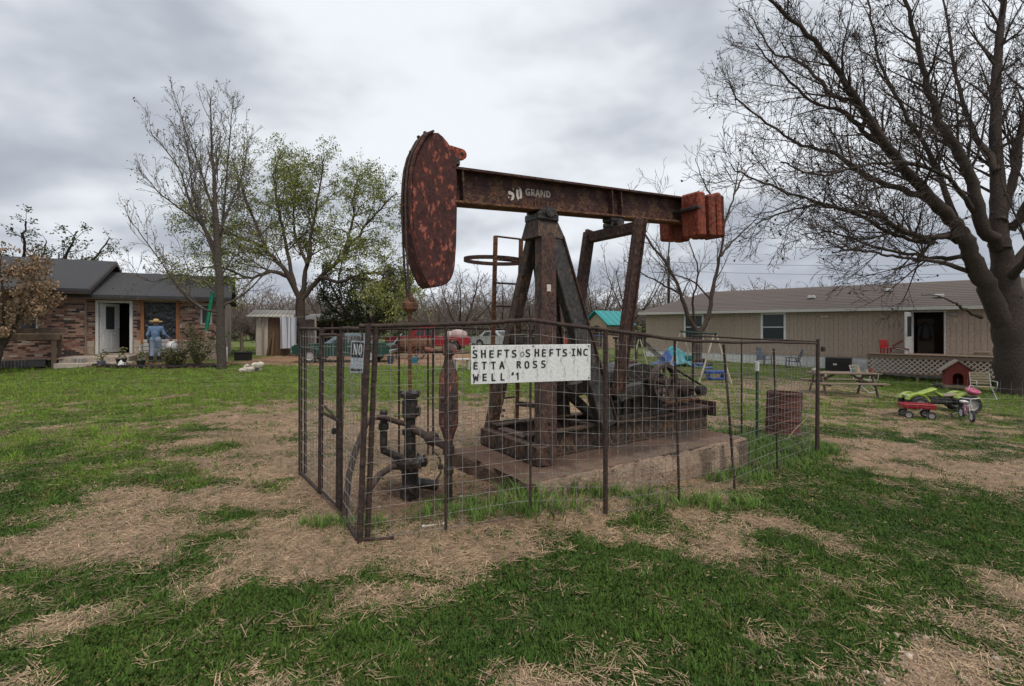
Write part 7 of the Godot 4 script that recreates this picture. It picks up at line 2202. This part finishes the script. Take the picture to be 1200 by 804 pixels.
	for k in 4: box_part("top_plank", V(0, 1.24, -.27 + k * .18), V(2.5, .05, .17), M.wood_grey, wb, Color(.75, .66, .58) * rf(.85, 1.15), .006)
	box_part("apron", V(0, 1.12, .36), V(2.4, .2, .04), M.wood_grey, wb, Color(.5, .42, .38), .005)
	for x in [-1.1, 1.0]:
		for z in [-.3, .3]: box_part("leg", V(x, .56, z), V(.12, 1.22, .1), M.wood_grey, wb, Color(.55, .47, .42), .006)
	box_part("lower_plank", V(.1, .3, .1), V(2.3, .05, .3), M.wood_grey, wb, Color(.8, .72, .64), .006)
	box_part("back_plank", V(.3, 1.36, -.2), V(1.8, .16, .05), M.wood_grey, wb, Color(.45, .4, .38), .006)
	for q in [[-.9, .12, "grey plastic crate under the workbench's left half", Color(.2, .18, .17)], [.5, -.05, "dark crate under the workbench's right half", Color(.09, .08, .08)]]:
		var cr := thing("crate", q[2], "crate", house_pt(-2.4 + q[0], .12, 1.75 + q[1]), HOUSE_TURN + .1, "crates under the workbench")
		box_part("crate_body", V(0, .13, 0), V(.5, .26, .32), M.plain, cr, q[3], .015)
		box_part("crate_rim", V(0, .27, 0), V(.53, .04, .35), M.plain, cr, q[3] * 1.2, .01)
	# bright green plastic trough hung in the tree
	var gr := thing("plastic_slide", "bright green ribbed plastic slide strip propped in the slender tree", "slide", W(-11.05, 1.0, 18.0), 0)
	gr.scale = Vector3(.55, 1, .55)
	m = MB.new(); m.col = Color(.01, .25, .13)
	m.bar(V(-.42, .48, .1), V(.02, 1.88, .1), .05, .16, V(1, 0, 0), .01); m.bar(V(-.50, .50, .1), V(-.07, 1.91, .1), .12, .02, V(1, 0, 0), .004); m.bar(V(-.34, .46, .1), V(.1, 1.86, .1), .12, .02, V(1, 0, 0), .004)
	part("trough", m, M.gloss, gr)
	for k in 9:
		var f := (k + .5) / 9.0
		box_part("rib", V(-.42, .48, .135).lerp(V(.02, 1.88, .135), f), V(.13, .02, .02), M.gloss, gr, Color(.01, .22, .11), .004)
	m = MB.new(); m.col = Color(.01, .2, .1); m.rod(V(.32, 1.4, -.15), V(.62, .75, -.1), .03, 6); m.rod(V(.02, 1.85, .08), V(.32, 1.4, -.15), .02, 6)
	part("strap", m, M.plain, gr)
	# a pale bone-like stick on the pen floor
	var bo := thing("white_bone", "small white bone lying inside the pen's front corner", "bone", G(-.62, 3.86), .25)
	m = MB.new(); m.col = Color(.7, .68, .65); m.tube(PackedVector3Array([V(-.08, .012, 0), V(-.06, .012, 0), V(.06, .014, 0), V(.08, .016, 0)]), PackedFloat32Array([.014, .008, .007, .013]), 7)
	part("shaft", m, M.plain, bo)
	m = MB.new(); m.col = Color(.7, .68, .65); m.ball(V(-.085, .016, .008), V(.012, .012, .012), 7, 5); m.ball(V(.085, .02, -.008), V(.012, .012, .012), 7, 5); part("knob", m, M.plain, bo)

# ---------- the man: tapered capsules joined smoothly, meshed as surface nets
func cap_d(p: Vector3, a: Vector3, b: Vector3, ra: float, rb: float) -> float:
	var ab := b - a
	var t := clampf((p - a).dot(ab) / ab.length_squared(), 0, 1)
	return p.distance_to(a + ab * t) - lerpf(ra, rb, t)
func nets(bones: Array, k: float, cell: float, grow := 0.0) -> MB:
	var lo := Vector3.INF; var hi := -Vector3.INF
	for b in bones:
		for q in 2:
			lo = lo.min(b[q] - Vector3.ONE * (b[2 + q] + grow + cell * 2)); hi = hi.max(b[q] + Vector3.ONE * (b[2 + q] + grow + cell * 2))
	var n := Vector3i(((hi - lo) / cell).ceil()) + Vector3i.ONE
	var f := PackedFloat32Array(); f.resize(n.x * n.y * n.z); f.fill(1.0)
	for z in n.z:
		for y in n.y:
			for x in n.x:
				var p := lo + Vector3(x, y, z) * cell
				var d := 9.0
				for b in bones:
					var e := cap_d(p, b[0], b[1], b[2] + grow, b[3] + grow)
					var h := clampf(.5 + .5 * (d - e) / k, 0, 1)
					d = lerpf(d, e, h) - k * h * (1 - h)
				f[(z * n.y + y) * n.x + x] = d
	var mb := MB.new()
	var id := {}
	var at := func(x: int, y: int, z: int) -> float: return f[(z * n.y + y) * n.x + x]
	for z in n.z - 1:
		for y in n.y - 1:
			for x in n.x - 1:
				var s := Vector3.ZERO
				var c := 0
				var v := []
				for q in 8: v.append(at.call(x + (q & 1), y + ((q >> 1) & 1), z + (q >> 2)))
				var neg := 0
				for q in 8: if v[q] < 0: neg += 1
				if neg == 0 or neg == 8: continue
				for q in 8:
					for ax in [1, 2, 4]:
						if q & ax: continue
						var r: int = q | ax
						if (v[q] < 0) != (v[r] < 0):
							var t: float = v[q] / (v[q] - v[r])
							var pa := Vector3(q & 1, (q >> 1) & 1, q >> 2); var pb := Vector3(r & 1, (r >> 1) & 1, r >> 2)
							s += pa.lerp(pb, t); c += 1
				var p := lo + (Vector3(x, y, z) + s / c) * cell
				id[(z * n.y + y) * n.x + x] = mb.v.size()
				mb.v.push_back(p); mb.c.push_back(Color.WHITE)
				mb.n.push_back(Vector3(v[1] + v[3] + v[5] + v[7] - v[0] - v[2] - v[4] - v[6], v[2] + v[3] + v[6] + v[7] - v[0] - v[1] - v[4] - v[5], v[4] + v[5] + v[6] + v[7] - v[0] - v[1] - v[2] - v[3]).normalized())
	var st := [1, n.x, n.x * n.y]
	for z in range(1, n.z - 1):
		for y in range(1, n.y - 1):
			for x in range(1, n.x - 1):
				var g := (z * n.y + y) * n.x + x
				for ax in 3:
					var a := f[g]; var b := f[g + st[ax]]
					if (a < 0) == (b < 0): continue
					var u: int = st[(ax + 1) % 3]; var w: int = st[(ax + 2) % 3]
					var q := [id.get(g), id.get(g - u), id.get(g - u - w), id.get(g - w)]
					if null in q: continue
					if a < 0: mb.idx.append_array([q[0], q[2], q[1], q[0], q[3], q[2]])
					else: mb.idx.append_array([q[0], q[1], q[2], q[0], q[2], q[3]])
	return mb
func tinted(mb: MB, c: Color) -> MB:
	for i in mb.c.size(): mb.c[i] = c
	return mb
func build_person():
	# own axes: he faces -z (away from the camera), x to his right
	var o := thing("person", "man seen from behind in straw hat, blue denim shirt and jeans", "person", G(-14.55, 19.85), .25)
	var sk := Color(.36, .19, .13)
	var hipL := V(-.09, .90, 0); var hipR := V(.09, .90, .01)
	var kneeL := V(-.10, .49, .02); var kneeR := V(.10, .50, -.10)
	var ankL := V(-.10, .10, .13); var ankR := V(.11, .09, -.05)
	var shL := V(-.19, 1.40, -.03); var shR := V(.19, 1.40, -.03)
	var elL := V(-.27, 1.13, .02); var elR := V(.30, 1.16, -.04)
	var wrL := V(-.27, .90, -.08); var wrR := V(.42, .98, -.20)
	var body := [[V(0, .95, 0), V(0, 1.18, .0), .13, .13], [V(0, 1.18, 0), V(0, 1.36, -.02), .13, .135], [shL, shR, .075, .075], [V(0, 1.40, -.03), V(0, 1.52, -.05), .055, .05], [V(0, 1.60, -.06), V(0, 1.66, -.055), .085, .09], [V(0, 1.57, -.10), V(0, 1.60, -.10), .055, .06],
		[shL, elL, .055, .043], [elL, wrL, .042, .03], [shR, elR, .055, .043], [elR, wrR, .042, .03], [hipL, kneeL, .085, .055], [kneeL, ankL, .055, .04], [hipR, kneeR, .085, .055], [kneeR, ankR, .055, .04],
		[V(-.085, 1.60, -.05), V(-.09, 1.625, -.045), .014, .016], [V(.085, 1.60, -.05), V(.09, 1.625, -.045), .014, .016], [V(0, 1.60, -.155), V(0, 1.62, -.148), .014, .01]]
	# hands: palm, four fingers, a thumb each
	for s in [[wrL, V(.0, -1, -.1).normalized(), V(1, 0, 0)], [wrR, V(.55, -.75, -.3).normalized(), V(-.6, 0, .3).normalized()]]:
		var w: Vector3 = s[0]; var d: Vector3 = s[1]; var acr: Vector3 = s[1].cross(s[2]).normalized()
		body.append([w, w + d * .085, .026, .034])
		for k in 4:
			var r0 := w + d * .09 + acr * (-.03 + k * .02)
			var l: float = [.06, .075, .07, .055][k]
			body.append([r0, r0 + d * l * .55 + s[2] * .012, .010, .009]); body.append([r0 + d * l * .55 + s[2] * .012, r0 + d * l * .8 + s[2] * .04, .009, .008])
		body.append([w + d * .03 - acr * .03, w + d * .075 - acr * .055 + s[2] * .02, .012, .01])
	part("body", tinted(nets(body, .035, .017), sk), M.plain, o)
	var shirt := [[V(0, .97, 0), V(0, 1.18, .0), .14, .145], [V(0, 1.18, 0), V(0, 1.37, -.02), .145, .14], [V(-.11, 1.32, -.01), V(.11, 1.32, -.01), .10, .10], [shL, shR, .092, .092], [shL, elL, .068, .058], [elL, wrL, .056, .045], [shR, elR, .068, .058], [elR, wrR, .056, .045], [V(0, 1.42, -.03), V(0, 1.46, -.04), .075, .068]]
	part("shirt", tinted(nets(shirt, .04, .017), Color(.15, .24, .40)), M.cloth, o)
	var jeans := [[V(-.05, .96, 0), V(.05, .96, 0), .135, .135], [hipL, kneeL, .115, .085], [kneeL, ankL, .085, .075], [hipR, kneeR, .115, .085], [kneeR, ankR, .085, .075]]
	part("jeans", tinted(nets(jeans, .04, .017), Color(.26, .32, .44)), M.cloth, o)
	var bt := MB.new()
	for q in [[ankL, .13], [ankR, -.05]]:
		var a: Vector3 = q[0]
		bt.col = Color(.012, .012, .012)
		bt.lathe([V2(.07, -.07), V2(.075, .0), V2(.085, .18), V2(.078, .18), V2(.05, .0)], 12, Transform3D(Basis.IDENTITY, a))
		bt.ball(a + V(0, -.05, -.08), V(.055, .05, .14), 10, 6)
		bt.box(a + V(0, -.085, -.06), V(.095, .03, .28), Basis.IDENTITY, .01)
	part("boots", bt, M.plain, o)
	var ht := MB.new(); ht.col = Color(.62, .44, .22)
	var hx := Transform3D(Basis(V(1, 0, 0), .08) * Basis(V(0, 0, 1), -.06), V(0, 1.66, -.055))
	ht.lathe([V2(.10, .0), V2(.19, -.005), V2(.225, .025), V2(.228, .032), V2(.19, .008), V2(.105, .02), V2(.10, .07), V2(.085, .11), V2(.05, .125), V2(0, .115)], 24, hx, true)
	var hat := part("straw_hat", ht, M.cloth, o)
	var hb := MB.new(); hb.col = Color(.35, .22, .1); hb.lathe([V2(.106, .02), V2(.107, .045), V2(.104, .045)], 20, hx); part("hat_band", hb, M.cloth, hat)
	var gl := [[wrR + V(-.03, .05, .02), wrR, .045, .045], [wrR, wrR + V(.05, -.07, -.03), .04, .05], [wrR + V(.05, -.07, -.03), wrR + V(.07, -.13, -.03), .045, .03]]
	part("red_glove", tinted(nets(gl, .02, .014), Color(.32, .04, .025)), M.cloth, o)
	gl = [[wrL + V(0, .04, .01), wrL, .043, .043], [wrL, wrL + V(.0, -.09, -.02), .04, .048], [wrL + V(0, -.09, -.02), wrL + V(.01, -.14, -.02), .045, .03]]
	part("dark_glove", tinted(nets(gl, .02, .014), Color(.02, .02, .022)), M.cloth, o)
	var bg := thing("white_bag", "white plastic bag held in the man's red gloved hand", "bag", o.position + Basis(Vector3.UP, .25) * V(.46, .86, -.26), .3)
	bg.position.y = o.position.y + .84
	var b := MB.new(); b.col = Color(.72, .73, .75)
	b.lathe([V2(0, -.38), V2(.16, -.36), V2(.21, -.26), V2(.19, -.1), V2(.11, .0), V2(.04, .05), V2(0, .06)], 14, Transform3D(Basis.from_scale(V(1.15, 1, .7)), Vector3.ZERO), true)
	part("bag_body", b, M.gloss, bg)
	b = MB.new(); b.col = Color(.72, .73, .75); b.pipe([V(-.04, .02, 0), V(-.02, .10, 0), V(.02, .10, 0), V(.04, .02, 0)], .012, 6); part("bag_handle", b, M.gloss, bg)
	var ck := thing("walking_stick", "dark walking stick in the man's left hand", "walking stick", o.position + Basis(Vector3.UP, .25) * V(-.26, 0, -.1), .25)
	b = MB.new(); b.col = Color(.03, .022, .018); b.pipe([V(.0, .0, .0), V(0, .80, 0), V(.0, .84, .01), V(.02, .87, .05), V(.02, .85, .10)], .013, 7); part("shaft", b, M.plain, ck)
	b = MB.new(); b.col = Color(.02, .02, .02); b.lathe([V2(0, 0), V2(.018, 0), V2(.016, .04), V2(0, .04)], 8); part("rubber_tip", b, M.plain, ck)

func build_sky() -> Sky:
	var f := FastNoiseLite.new()
	f.seed = 21; f.frequency = 1.1; f.fractal_octaves = 6; f.fractal_gain = .55
	var f2 := FastNoiseLite.new()
	f2.seed = 34; f2.frequency = .42; f2.fractal_octaves = 3
	var f3 := FastNoiseLite.new()
	f3.seed = 8; f3.frequency = 3.2; f3.fractal_octaves = 4
	var w := 1400; var h := 700
	var im := Image.create(w, h, false, Image.FORMAT_RGBF)
	for j in h:
		var el := PI * (.5 - (j + .5) / h)
		var sy := sin(el); var cy := cos(el)
		for i in w:
			var az := TAU * (i + .5) / w
			var dx := sin(az) * cy; var dz := cos(az) * cy
			if sy < -.02:
				im.set_pixel(i, j, Color(.30, .29, .26)); continue
			var q := 1.0 / (maxf(sy, 0.0) + .22)
			var a := f.get_noise_3d(dx * q * .9, 3.0 + sy * 1.5, dz * q * 1.15)
			var b := f2.get_noise_3d(dx * q * .9 + 5.0, 9.0, dz * q * .9)
			var c3 := f3.get_noise_3d(dx * q * .8, 1.0 + sy * 2.0, dz * q)
			var t := clampf(.50 + .85 * a + .95 * b + .16 * c3, 0, 1)
			var c := SKY_DARK.lerp(SKY_LIGHT, t * t * (3 - 2 * t))
			im.set_pixel(i, j, c)
	var p := PanoramaSkyMaterial.new()
	p.panorama = ImageTexture.create_from_image(im)
	var s := Sky.new()
	s.sky_material = p
	return s
const SKY_DARK := Color(.335, .365, .42)
const SKY_LIGHT := Color(.68, .71, .75)

func _ready():
	rng.seed = 4711
	nz.seed = 5; nz.frequency = .02; nz.fractal_octaves = 4
	nz2.seed = 9; nz2.frequency = .012; nz2.fractal_octaves = 3
	# camera: eye 1.6 m up, level, 17 mm on full frame, lens shifted a little down
	var cam := Camera3D.new()
	cam.name = "camera"
	add_child(cam)
	cam.position = Vector3(0, 1.6, 0)
	cam.near = .1
	cam.far = 1500
	cam.projection = Camera3D.PROJECTION_FRUSTUM
	cam.size = .1 * 804.0 / 570.0
	cam.frustum_offset = Vector2(0, -.1 * 19.0 / 570.0)
	cam.current = true
	var we := WorldEnvironment.new()
	we.name = "world_environment"
	var e := Environment.new()
	e.background_mode = Environment.BG_SKY
	e.sky = build_sky()
	e.tonemap_mode = Environment.TONE_MAPPER_LINEAR
	e.tonemap_exposure = 1.3
	e.sdfgi_enabled = true
	e.ssao_enabled = true
	e.ssil_enabled = true
	we.environment = e
	add_child(we)
	var sun := DirectionalLight3D.new()
	sun.name = "sun"
	add_child(sun)
	sun.rotation_degrees = Vector3(-62, 28, 0)
	sun.light_energy = .5
	sun.light_color = Color(1, .95, .87)
	sun.light_angular_distance = 20
	sun.shadow_enabled = true
	build_ground()
	build_materials()
	build_house()
	build_home()
	build_deck()
	build_slab()
	build_pump()
	build_wellhead()
	build_fence()
	build_trees()
	build_sheds()
	build_vehicles()
	build_play()
	build_table()
	build_toys()
	build_person()
	build_grass()
	build_bed()
